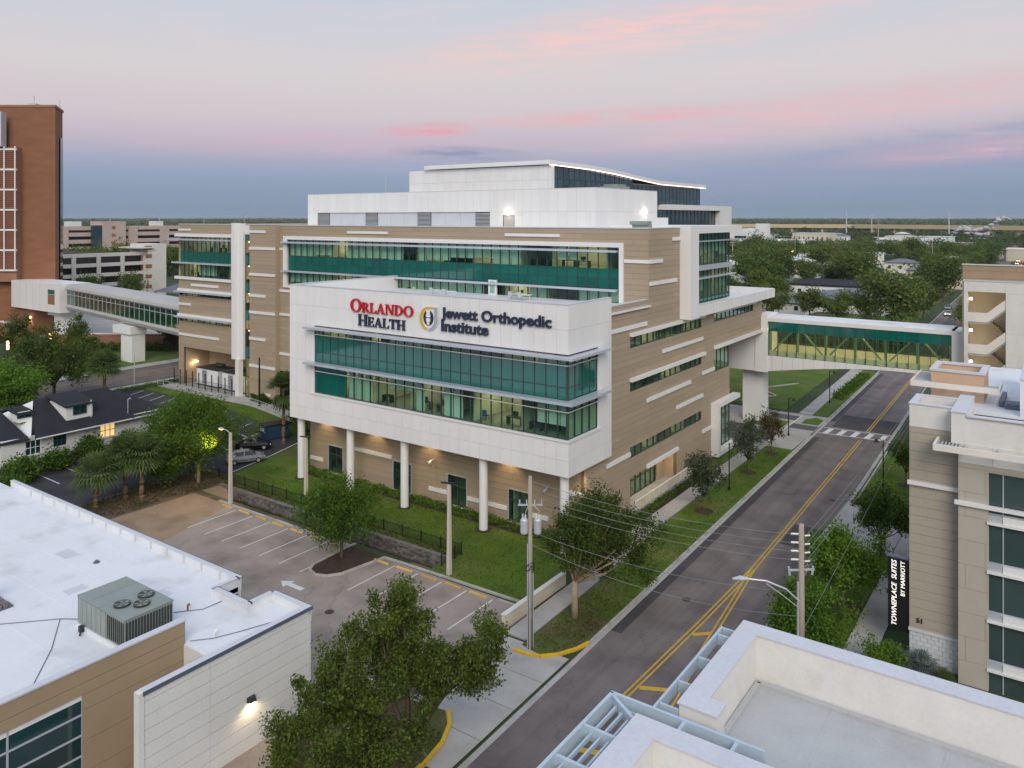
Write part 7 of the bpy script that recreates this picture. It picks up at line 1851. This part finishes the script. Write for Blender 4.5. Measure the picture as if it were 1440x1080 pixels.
for i in range(10):
    x = -122.2+1.75*i; bpiece("post", "dark_metal", t, x-0.06, x+0.06, 75.0, 75.12, 2.2, 4.9)
mb = MB()
for i in range(78):
    x = -122.2+15.7*i/77; mb.box(x-0.010, x+0.010, 75.05, 75.07, 2.3, 3.7)
for z in (2.35, 3.0, 3.7): mb.box(-122.2, -106.5, 75.04, 75.08, z-0.02, z+0.02)
mb.build("mesh", "hvac_dark", t, kind="stuff")
t = thing("handrail", (-108, 72.7, 2.2), "low grey handrail with thin posts along the pavement below the tan wall", "railing")
rp = [(-123+1.7*i) for i in range(22)]
def ry_(x): return 72.62 if x < -104 else 72.62+(x+104)*0.085
for x in rp: bpiece("post", "galv", t, x-0.035, x+0.035, ry_(x)-0.035, ry_(x)+0.035, hz(x)+0.05, hz(x)+1.05)
mb = MB()
for z in (1.05, 0.55): mb.tube([(x, ry_(x), hz(x)+z) for x in rp], 0.03, 5)
mb.build("rail", "galv", t)

# ================================================================== vehicles
def car(label, x, y, ang, paint, z=None, group=None, lights=False, kind="car"):
    z0 = hz(x)+0.03 if z is None else z
    t = thing("parked_car" if not lights else "car", (x, y, z0), label, "car", group, ang)
    def child(mb, name, m, par=None, smooth=False):
        me = bpy.data.meshes.new(name); me.from_pydata(mb.v, [], mb.f); me.materials.append(MATS[m])
        if smooth:
            for p in me.polygons: p.use_smooth = True
        o = bpy.data.objects.new(name, me); COL.objects.link(o); o.parent = par or t; return o
    def loft(secs):
        mb = MB(); n = len(secs[0])
        for s in secs: mb.v += s
        for i in range(len(secs)-1):
            for k in range(n): k2 = (k+1) % n; mb.f.append((i*n+k, i*n+k2, (i+1)*n+k2, (i+1)*n+k))
        mb.f.append(tuple(range(n-1, -1, -1))); mb.f.append(tuple((len(secs)-1)*n+k for k in range(n)))
        return mb
    # body sections along x: (x, half width, z sill, z top)
    bs = [(-2.25, 0.62, 0.42, 0.72), (-2.15, 0.80, 0.30, 0.92), (-1.6, 0.88, 0.24, 0.98), (0, 0.90, 0.22, 0.98), (1.0, 0.89, 0.24, 0.96), (1.8, 0.84, 0.28, 0.84), (2.15, 0.74, 0.34, 0.74), (2.25, 0.6, 0.42, 0.62)]
    secs = []
    for px, w, a, b in bs: secs.append([(px, -w*0.9, a), (px, w*0.9, a), (px, w, (a+b)/2), (px, w*0.9, b), (px, -w*0.9, b), (px, -w, (a+b)/2)])
    body = child(loft(secs), "body", paint, smooth=False)
    cs = [(-1.95, 0.70, 0.95, 0.97), (-1.25, 0.66, 0.95, 1.40), (-0.2, 0.64, 0.95, 1.46), (0.35, 0.64, 0.95, 1.42), (1.15, 0.70, 0.93, 0.97)]
    secs = [[(px, -w*1.12, a), (px, w*1.12, a), (px, w*0.9, b), (px, -w*0.9, b)] for px, w, a, b in cs]
    cab = child(loft(secs), "cabin_glass", "car_glass")
    rs = [(-1.28, 0.60), (-0.2, 0.60), (0.40, 0.585)]
    rz_ = [1.405, 1.468, 1.425]
    mb = MB()
    for (a, w), (b, w2), zA, zB in zip(rs, rs[1:], rz_, rz_[1:]): mb.poly([(a, -w, zA), (b, -w2, zB), (b, w2, zB), (a, w, zA)])
    child(mb, "roof", paint)
    mb = MB()
    for s in (-1, 1):
        for (p, q) in (((-1.95, 0.79, 0.97), (-1.25, 0.62, 1.42)), ((-0.25, 0.735, 0.97), (-0.22, 0.60, 1.46)), ((1.12, 0.79, 0.97), (0.38, 0.60, 1.44))): mb.beam((p[0], s*p[1], p[2]), (q[0], s*q[1], q[2]), 0.07, 0.05)
    child(mb, "pillars", paint)
    for wx in (-1.38, 1.38):
        for s in (-1, 1):
            mb = MB(); mb.tube([(wx, s*0.72, 0.32), (wx, s*0.93, 0.32)], 0.32, 16); w_ = child(mb, "wheel", "rubber")
            mb = MB(); mb.tube([(wx, s*0.925, 0.32), (wx, s*0.945, 0.32)], 0.19, 12); child(mb, "rim", "galv", w_)
    for s in (-1, 1):
        child(MB().box(2.10, 2.20, s*0.58-0.16, s*0.58+0.16, 0.56, 0.70), "headlight", "head_light" if lights else "white_paint")
        child(MB().box(-2.24, -2.16, s*0.60-0.14, s*0.60+0.14, 0.66, 0.82), "tail_light", "tail_light" if lights else "sign_red")
        child(MB().box(0.75, 0.95, s*1.0-0.1, s*1.0+0.1, 0.92, 1.05), "mirror", paint)
    return t
car("black saloon car parked nose to the right below the dark container", -86.2, 64.0, R(48), "car_black")
car("silver grey car parked behind the concrete lamp pole under the lit tree", -82.6, 60.2, R(60), "car_grey")
car("white car driving towards us on the far street with its headlights on", -30.4, 274.6, R(-91), "car_white", lights=True)
car("pale car parked behind the oncoming car at the far street kerb", -32.6, 293.0, R(-91), "car_grey")
car("dark red car parked in front of the white hall", -84, 262, R(20), "car_red")
car("black car parked beside the palm in front of the white hall", -79, 268, R(20), "car_black")
# refuse container
t = thing("refuse_container", (-87.9, 69, 0.3), "dark blue steel refuse container with white stickers in a painted bay", "container")
z0 = 0.35
MB().prism([(-89.4, 67.4), (-87.4, 66.9), (-86.4, 70.0), (-88.4, 70.6)], z0, z0+1.75).build("body", "bin_blue", t)
MB().prism([(-89.5, 67.3), (-87.35, 66.8), (-86.3, 70.1), (-88.4, 70.7)], z0+1.76, z0+1.92).build("lid", "dark_metal", t)
for k in range(4):
    a = k/3; p = Vector((-89.35, 67.36)).lerp(Vector((-87.45, 66.88)), a); MB().box(p.x-0.05, p.x+0.05, p.y-0.09, p.y-0.01, z0, z0+1.7).build("rib", "bin_blue", t)
MB().prism([(-88.95, 67.21), (-88.55, 67.11), (-88.56, 67.08), (-88.96, 67.18)], z0+1.0, z0+1.4).build("sticker", "white_paint", t)
MB().prism([(-88.3, 67.05), (-87.95, 66.96), (-87.96, 66.93), (-88.31, 67.02)], z0+1.05, z0+1.5).build("sticker", "white_paint", t)

# ================================================================== far neighbourhood on the right
def hall(name, label, x0, x1, y0, y1, h, rise, wall, roof, rot=0, cat="building", hip=True, wins=0, z=None):
    cx, cy = (x0+x1)/2, (y0+y1)/2; z0 = hz(cx) if z is None else z
    t = thing(name, (cx, cy, z0), label, cat)
    MB().box(x0, x1, y0, y1, z0, z0+h).build("wall", wall, t)
    o = 0.8; zt = z0+h
    if rise > 0:
        mb = MB(); ins = min(x1-x0, y1-y0)/2 if hip else 0.0
        if (x1-x0) > (y1-y0): r0 = (x0-o+ins, cy); r1 = (x1+o-ins, cy)
        else: r0 = (cx, y0-o+ins); r1 = (cx, y1+o-ins)
        mb.v = [(x0-o, y0-o, zt), (x1+o, y0-o, zt), (x1+o, y1+o, zt), (x0-o, y1+o, zt), (r0[0], r0[1], zt+rise), (r1[0], r1[1], zt+rise)]
        mb.f = [(0, 1, 5, 4), (1, 2, 5), (2, 3, 4, 5), (3, 0, 4)] if (x1-x0) > (y1-y0) else [(0, 1, 4), (1, 2, 5, 4), (2, 3, 5), (3, 0, 4, 5)]
        mb.f.append((3, 2, 1, 0)); mb.build("roof", roof, t)
    else:
        MB().box(x0-0.3, x1+0.3, y0-0.3, y1+0.3, zt, zt+0.6).build("roof", roof, t)
    for i in range(wins):
        x = x0+(x1-x0)*(i+0.5)/wins; bpiece("window", "dark_glass", t, x-0.6, x+0.6, y0-0.06, y0-0.01, z0+h*0.4, z0+h*0.75)
    return t
hall("white_hall", "white hall with a long dark flat roof beyond the street footbridge", -86, -52, 300, 330, 5.0, 0.0, "white_paint", "shingle", wins=4)
hall("grey_roofed_hall", "white single-storey building with a pale grey hip roof in front of the dark roofed hall", -71, -46, 262, 290, 4.2, 2.6, "white_paint", "shingle_grey", wins=5)
hall("grey_roofed_annex", "small annex with a darker grey hip roof beside the pale roofed building", -82, -66, 248, 268, 3.8, 2.0, "white_paint", "shingle_grey", wins=3)
hall("dark_roofed_annex", "annex with a dark gabled roof behind the pale hip roof", -62, -50, 284, 318, 4.2, 2.4, "white_paint", "shingle", hip=False)
hall("tan_house", "low tan house with a dark roof among the trees behind the halls", -58, -44, 352, 366, 3.4, 2.0, "wall_stucco", "shingle")
hall("white_warehouse", "long white metal-roofed warehouse in the middle distance", -135, -88, 640, 675, 8, 1.5, "white_paint", "roof_white_far", hip=False)
hall("white_warehouse", "lower white shed in front of the long warehouse", -165, -138, 600, 640, 7, 1.2, "white_paint", "roof_white_far", hip=False)
hall("white_warehouse", "pale flat-roofed store behind the trees near the masts", -150, -92, 850, 880, 9, 0, "white_paint", "roof_white_far")
hall("shop_building", "white flat-roofed shop with a row of windows in the far trees", -230, -185, 700, 730, 8, 0, "white_paint", "roof_white_far", wins=6)
hall("shop_building", "small pale roofed shop beside the arched white building", -180, -160, 520, 545, 6, 0, "white_paint", "roof_white_far")
hall("shop_building", "low white building half hidden under the bright green trees", -118, -98, 330, 350, 5, 0, "white_paint", "roof_white_far")
hall("shop_building", "tan office block with window rows left of the masts", -225, -190, 800, 830, 12, 0, "wall_stucco", "roof_white_far", wins=8)
hall("shop_building", "brick-red roofed store below the masts", -185, -165, 640, 655, 6, 0.8, "brick_light", "brick_light")
hall("shop_building", "tan building behind the far end of the car-lined street", -36, 10, 640, 665, 8, 0, "wall_stucco", "precast")
# arched white hall with a square tower
t = thing("arched_hall", (-265, 800, 2.2), "white arched hall with a square corner tower on the horizon", "building")
MB().box(-285, -258, 790, 815, 2.2, 14).build("wall", "white_paint", t)
mb = MB(); n = 12
for k in range(n+1):
    a = math.pi*k/n; mb.v += [(-271.5-13.6*math.cos(a), 789.8, 14+5*math.sin(a)), (-271.5-13.6*math.cos(a), 815.2, 14+5*math.sin(a))]
for k in range(n): mb.f.append((2*k, 2*k+2, 2*k+3, 2*k+1))
mb.f.append(tuple(2*k for k in range(n, -1, -1))); mb.build("arched_roof", "white_paint", t)
MB().box(-257.9, -247, 788, 800, 2.2, 24).build("tower", "white_paint", t)
bpiece("red_sign", "sign_red", t, -266, -262.5, 789.6, 789.99, 5, 8.5); bpiece("window_strip", "dark_glass", t, -280, -268, 789.6, 789.99, 9, 11.5)
# viaduct across the horizon
t = thing("viaduct", (-200, 1250, 0), "long tan motorway viaduct crossing behind the far trees", "viaduct")
mb = MB(); P = [(-520, 1330), (-288, 1370), (-120, 1290), (40, 1200), (300, 1100)]
for a, b in zip(P, P[1:]): mb.beam((a[0], a[1], 16), (b[0], b[1], 16), 14, 6)
mb.build("deck", "viaduct", t)
for a, b in zip(P, P[1:]):
    for k in range(5):
        x = a[0]+(b[0]-a[0])*k/5; y = a[1]+(b[1]-a[1])*k/5; MB().box(x-1.5, x+1.5, y-4, y+4, 0, 13).build("pillar", "viaduct", t)
# pylons and masts
def mast(label, x, y, h, r, m="galv", arms=True):
    t = thing("mast", (x, y, hz(x)), label, "pole", "far masts and poles")
    mb = MB(); mb.tube([(x, y, hz(x)), (x, y, hz(x)+h)], [r, r*0.6], 6); mb.build("shaft", m, t)
    if arms:
        mb = MB()
        for k in (0.86, 0.95): mb.beam((x-1.6, y, hz(x)+h*k), (x+1.6, y, hz(x)+h*k), 0.18, 0.18)
        mb.build("crossarm", m, t)
mast("tall pale steel power mast left of the steam plume", -131.5, 1190, 38, 1.1, arms=False)
mast("tall pale steel power mast above the brick-red roof", -229.5, 1052, 36, 1.0, arms=False)
mast("second steel power mast beside the one above the brick-red roof", -215, 1130, 34, 0.9, arms=False)
mast("two-tone wooden power pole in front of the long warehouse", -105.8, 578, 27, 0.55, "wood_pole")
mast("pale utility pole beside the far street lawn", -41.3, 244.3, 11, 0.2, "wood_pole")
mast("leaning wooden pole in the trees right of the long warehouse", -66, 520, 17, 0.3, "wood_pole")
mast("wooden pole among the trees left of the long warehouse", -128, 460, 18, 0.28, "wood_pole")
mast("thin lamp mast at the edge of the tower block roof line", -150, 420, 15, 0.22, "concrete_pole")
for i, (x, y) in enumerate(((-132, 470), (-205, 690), (-160, 560), (-240, 1000), (-100, 1150))):
    mb = MB(); mb.tube([(x, y, 0), (x, y, 10)], 0.2, 5); t = thing("street_light", (x, y, 0), "distant street lamp with a small warm light among the trees", "street lamp", "distant warm street lamps"); mb.build("pole", "galv", t); bpiece("lamp_head", "lamp_amber", t, x-0.6, x+0.6, y-0.5, y+0.5, 10, 10.7)
# queue of far traffic: row of cars with tail lights on the street beyond the stair building
carproto = None
for i in range(16):
    x = -24.5-0.4*(i % 2)+2.6*(i % 2)-0.0232*(330+24*i)+7.6; y = 480+20*i
    t = thing("car", (x, y, 0), "one of the distant cars queuing with lights on along the straight street", "car", "distant queue of cars")
    mb = MB(); mb.box(x-0.9, x+0.9, y-2.2, y+2.2, 0.3, 1.0); mb.v += []; mb.build("body", ("car_white", "car_grey", "car_black", "car_red")[i % 4], t)
    mb = MB(); b = 0; mb.v = [(x-0.8, y-1.4, 1.0), (x+0.8, y-1.4, 1.0), (x+0.8, y+1.6, 1.0), (x-0.8, y+1.6, 1.0), (x-0.65, y-0.8, 1.5), (x+0.65, y-0.8, 1.5), (x+0.65, y+1.1, 1.5), (x-0.65, y+1.1, 1.5)]; mb.f = [(4, 5, 6, 7), (0, 1, 5, 4), (1, 2, 6, 5), (2, 3, 7, 6), (3, 0, 4, 7)]; mb.build("cabin", "car_glass", t)
    for s in (-0.6, 0.6): bpiece("lamp", "traffic_red" if i % 2 else "head_light", t, x+s-0.22, x+s+0.22, y-2.27, y-2.2, 0.6, 0.85)
# parked vehicles in the distance, as white and dark roofs between trees
rng = np.random.default_rng(55)
for i in range(14):
    x = -126+5.2*i*0.55+rng.normal()*0.3; y = 452+2*rng.normal()-1.6*i
    t = thing("van", (x, y, hz(x)), "one of the white vans parked in a row beyond the dark roofed hall", "van", "distant parked vans")
    MB().box(x-1.1, x+1.1, y-2.8, y+2.8, hz(x)+0.4, hz(x)+2.9).build("body", "car_white", t); MB().box(x-1.12, x+1.12, y-2.82, y-1.6, hz(x)+1.5, hz(x)+2.4).build("windscreen", "car_glass", t)
# ------------------------------------------------------------------ trees of the neighbourhood: five shapes, copied
def proto(seed, r, h, m, n=1700, size=1.0):
    rng = np.random.default_rng(seed)
    p, c = crown_points(rng, n, r*0.8, r*0.8, h*0.36, 26, r*0.33, low=-0.8); p[:, 2] += h*0.62
    me = leaves_mesh("crown", p, size, m, rng, aspect=0.75)
    mb = MB(); limbs(mb, rng, (0, 0, 0), None, [(c[i][0]*0.8, c[i][1]*0.8, c[i][2]*0.8+h*0.62) for i in range(7)], r*0.06, h*0.3)
    tm = bpy.data.meshes.new("trunk"); tm.from_pydata(mb.v, [], mb.f); tm.materials.append(MATS["bark"])
    return me, tm
protos = [proto(401, 6.0, 11, "leaf_mid", 4200, 0.6), proto(402, 7.5, 12, "leaf_mid", 5200, 0.62), proto(403, 5.0, 12, "leaf_mid", 3600, 0.6), proto(404, 6.5, 10, "leaf_mid_bright", 4400, 0.6), proto(405, 8.0, 14, "leaf_mid", 5600, 0.65)]
def far_tree(x, y, k, s, label, group):
    me, tm = protos[k]
    t = thing("broadleaf_tree", (x, y, hz(x)), label, "tree", group, random.uniform(0, 6.28))
    t.scale = (s, s, s*random.uniform(0.9, 1.1))
    for nm, m_ in (("crown", me), ("trunk", tm)):
        o = bpy.data.objects.new(nm, m_); COL.objects.link(o); o.parent = t
named = [(-40, 240, 1, 1.25, "large round dark oak on the lawn at the far street, left of the oncoming car"), (-35.5, 262, 2, 0.9, "darker oak close to the kerb just behind the large round oak"), (-42, 290, 0, 0.95, "tree behind the large round oak beside the far street"),
         (-98, 300, 3, 1.3, "bright green billowing tree right of the glazed corner"), (-108, 335, 4, 1.2, "tall dark tree behind the bright billowing one"), (-92, 285, 2, 0.9, "slender tree at the left end of the white hall"),
         (-62, 238, 2, 0.8, "dark tree in front of the pale hip roof"), (-72, 236, 0, 0.75, "dark tree left of the pale hip roof above the footbridge"), (-54, 236, 0, 0.8, "dark tree above the middle of the footbridge roof"), (-47, 240, 1, 0.7, "small dark tree above the footbridge roof near the utility pole"),
         (-90, 248, 4, 0.8, "dark tree just beyond the end of the white roof slab"), (-84, 262, 1, 0.7, "low dark tree beside the annex"), (-72, 345, 4, 1.1, "broad tree above the dark flat roof"), (-23, 250, 1, 0.6, "shrubby tree on the right kerb of the far street"), (-20, 230, 0, 0.55, "small tree beside the stair building on the right kerb"),
         (-38, 330, 1, 1.1, "oak at the far bend of the street"), (-44, 355, 4, 1.0, "spreading oak beyond the far bend of the street")]
for x, y, k, s, lb in named: far_tree(x, y, k, s, lb, "trees of the near neighbourhood")
rng = np.random.default_rng(31)
hs_ = []
for i in range(400):
    y = rng.uniform(340, 1150); x = -rng.uniform(0.06, 0.42)*y
    if any(abs(x-a) < 26 and abs(y-b) < 30 for a, b in hs_): continue
    if -150 < x < -80 and 590 < y < 690: continue
    hs_.append((x, y)); w = rng.uniform(9, 22); d_ = rng.uniform(8, 14); fl = rng.random() < 0.55
    h_ = hall("pale_roofed_house", "one of the pale roofed houses and sheds scattered among the far trees", x-w/2, x+w/2, y-d_/2, y+d_/2, rng.uniform(4.5, 7.5), 0 if fl else 2.0, ("white_paint", "wall_stucco", "precast")[i % 3], ("roof_white_far", "shingle_grey", "roof_white_far", "precast")[i % 4], cat="house", wins=3)
    h_["group"] = "pale roofed houses among the far trees"
    if len(hs_) > 42: break
rng = np.random.default_rng(77)
cnt = 0; taken = [(n_[0], n_[1]) for n_ in named]
clear = [(-122, -96, 372, 412), (-80, -54, 385, 425), (-158, -122, 492, 535), (-100, -70, 500, 545), (-200, -165, 585, 640)]
for a_ in clear: sheet("far_car_park", "concrete", [rect(*a_)], 0.03)
sheet("side_street", "road_asphalt", [rect(-400, -33, 428, 436)], 0.014)
blocked = clear + [(-90, -48, 296, 334), (-73, -44, 258, 294), (-84, -64, 245, 270), (-64, -42, 282, 370), (-140, -84, 634, 680), (-168, -135, 596, 644), (-36, -15, 150, 1000), (-140, -60, 436, 462)]
YL = rng.uniform(235, 640, 4000); 
for y in YL:
    d0 = y
    x = rng.uniform(-0.40*y-10, -0.05*y+5) if rng.random() < 1 else 0
    if x > 6: continue
    if any(a-5 < x < b+5 and c-6 < y < d+4 for a, b, c, d in blocked): continue
    if y < 420 and x < -0.36*y: continue
    if any((x-a)**2+(y-b)**2 < 110 for a, b in taken) or any(abs(x-a-0.02*(b-y)) < 15 and -34 < y-b < 9 for a, b in hs_): continue
    taken.append((x, y)); far_tree(x, y, int(rng.integers(0, 5)), rng.uniform(0.75, 1.15), "one of the broadleaf trees covering the neighbourhood beyond the street footbridge", "trees beyond the street footbridge"); cnt += 1
    if cnt > 92: break
# trees round the parking decks on the left
for i in range(60):
    x = rng.uniform(-400, -335); y = rng.uniform(150, 300)
    if any((x-a)**2+(y-b)**2 < 60 for a, b in taken): continue
    taken.append((x, y)); far_tree(x, y, int(rng.integers(0, 5)), rng.uniform(0.9, 1.2), "one of the dark trees between the two parking decks", "trees between the parking decks")
for x, y, s in ((-252, 126, 0.7), (-250, 138, 0.75), (-246, 158, 0.55), (-240, 165, 0.6), (-256, 118, 0.5)): far_tree(x, y, 1, s, "one of the dark trees against the front of the nearer parking deck", "trees in front of the nearer parking deck")
# ------------------------------------------------------------------ the wooded plain out to the horizon, one mass
def wood(name, seed, n, dmin, dmax, r, h, per, size, m):
    rng = np.random.default_rng(seed)
    d = np.sqrt(rng.random(n)*(dmax**2-dmin**2)+dmin**2); a = math.radians(35.27)+np.radians(rng.uniform(-40, 40, n))
    x = -np.sin(a)*d; y = np.cos(a)*d
    keep = ~((x > -400) & (x < -250) & (y < 330)) & ~((x > -130-0.0*y) & (x < 12) & (y < 640))
    for (a_, b_, c_, d_) in clear+[(-145, -84, 600, 700), (-170, -132, 560, 650), (-290, -244, 700, 820), (-160, -88, 790, 885), (-232, -183, 660, 735), (-228, -186, 760, 832), (-38, 12, 560, 700)]: keep &= ~((x > a_-8) & (x < b_+8) & (y > c_) & (y < d_+4))
    for a_, b_ in hs_: keep &= ~((np.abs(x-a_*y/b_) < 15) & (y > b_-60) & (y < b_+9))
    Lx = -27.3-0.0232*(y-34); keep &= ~((x > Lx-4) & (x < Lx+14) & (y < 1000))
    x = x[keep]; y = y[keep]; k = len(x)
    sc_ = rng.uniform(0.7, 1.25, k)
    dd = rng.normal(size=(k, per, 3)); dd /= np.linalg.norm(dd, axis=2)[:, :, None]; dd[:, :, 2] = np.abs(dd[:, :, 2])*1.0-0.15
    lump = 1+0.25*rng.normal(size=(k, per))
    p = dd*lump[:, :, None]*np.array([r, r, h*0.42])*sc_[:, None, None]
    p[:, :, 0] += x[:, None]; p[:, :, 1] += y[:, None]; p[:, :, 2] += (h*0.55*sc_)[:, None]+np.where(x < -84, 2.2, 0)[:, None]
    p = p.reshape(-1, 3)
    me = leaves_mesh(name, p, size, m, rng, up=0.8, aspect=0.85)
    o = bpy.data.objects.new(name, me); COL.objects.link(o); o["kind"] = "stuff"
wood("distant_woods", 501, 2300, 420, 1240, 5.5, 8.5, 90, 2.0, "leaf_far")
wood("distant_woods", 502, 7000, 1400, 4200, 9, 13, 26, 6.0, "leaf_far")
wood("distant_woods", 503, 5000, 3800, 9000, 18, 15, 12, 16.0, "leaf_far")
# steam plume rising from a plant beyond the trees
stm = mat("steam", (0.50, 0.48, 0.50), 1.0, 0.08, 0.08, spec=0.0)
bm = bmesh.new()
rng = np.random.default_rng(12)
for i in range(150):
    f = rng.random(); w_ = 2.2+4.2*math.sin(math.pi*min(1, f*0.9+0.1))
    c = Vector((-112+58*f, 1035+rng.normal()*3, 9+17*f+5*math.sin(f*9)+rng.normal()*w_*0.42)); rr = w_*(0.16+0.34*rng.random())
    mt = Matrix.Translation(c) @ Matrix.Diagonal((rr*1.5, rr, rr*0.8, 1)); bmesh.ops.create_icosphere(bm, subdivisions=1, radius=1.0, matrix=mt)
me = bpy.data.meshes.new("steam_plume"); bm.to_mesh(me); bm.free(); me.materials.append(stm)
o = bpy.data.objects.new("steam_plume", me); COL.objects.link(o); o["kind"] = "stuff"; o["label"] = "pale steam plume drifting low over the far trees"; o["category"] = "steam"
rm = o.modifiers.new("Remesh", 'REMESH'); rm.mode = 'VOXEL'; rm.voxel_size = 0.5; rm.use_smooth_shade = True

# ------------------------------------------------------------------ evening air
hm = bpy.data.materials.new("haze"); hm.use_nodes = True; ht = hm.node_tree; ht.nodes.remove(ht.nodes["Principled BSDF"])
hv = ht.nodes.new("ShaderNodeVolumePrincipled"); hv.inputs["Color"].default_value = (0.80, 0.88, 1.0, 1); hv.inputs["Density"].default_value = 0.00006; hv.inputs["Anisotropy"].default_value = 0.2
ht.links.new(hv.outputs[0], ht.nodes["Material Output"].inputs["Volume"])
o = MB().box(-9600, 9600, -420, 14600, -2.5, 62).build("haze", "brick"); o.data.materials.clear(); o.data.materials.append(hm); o["kind"] = "stuff"
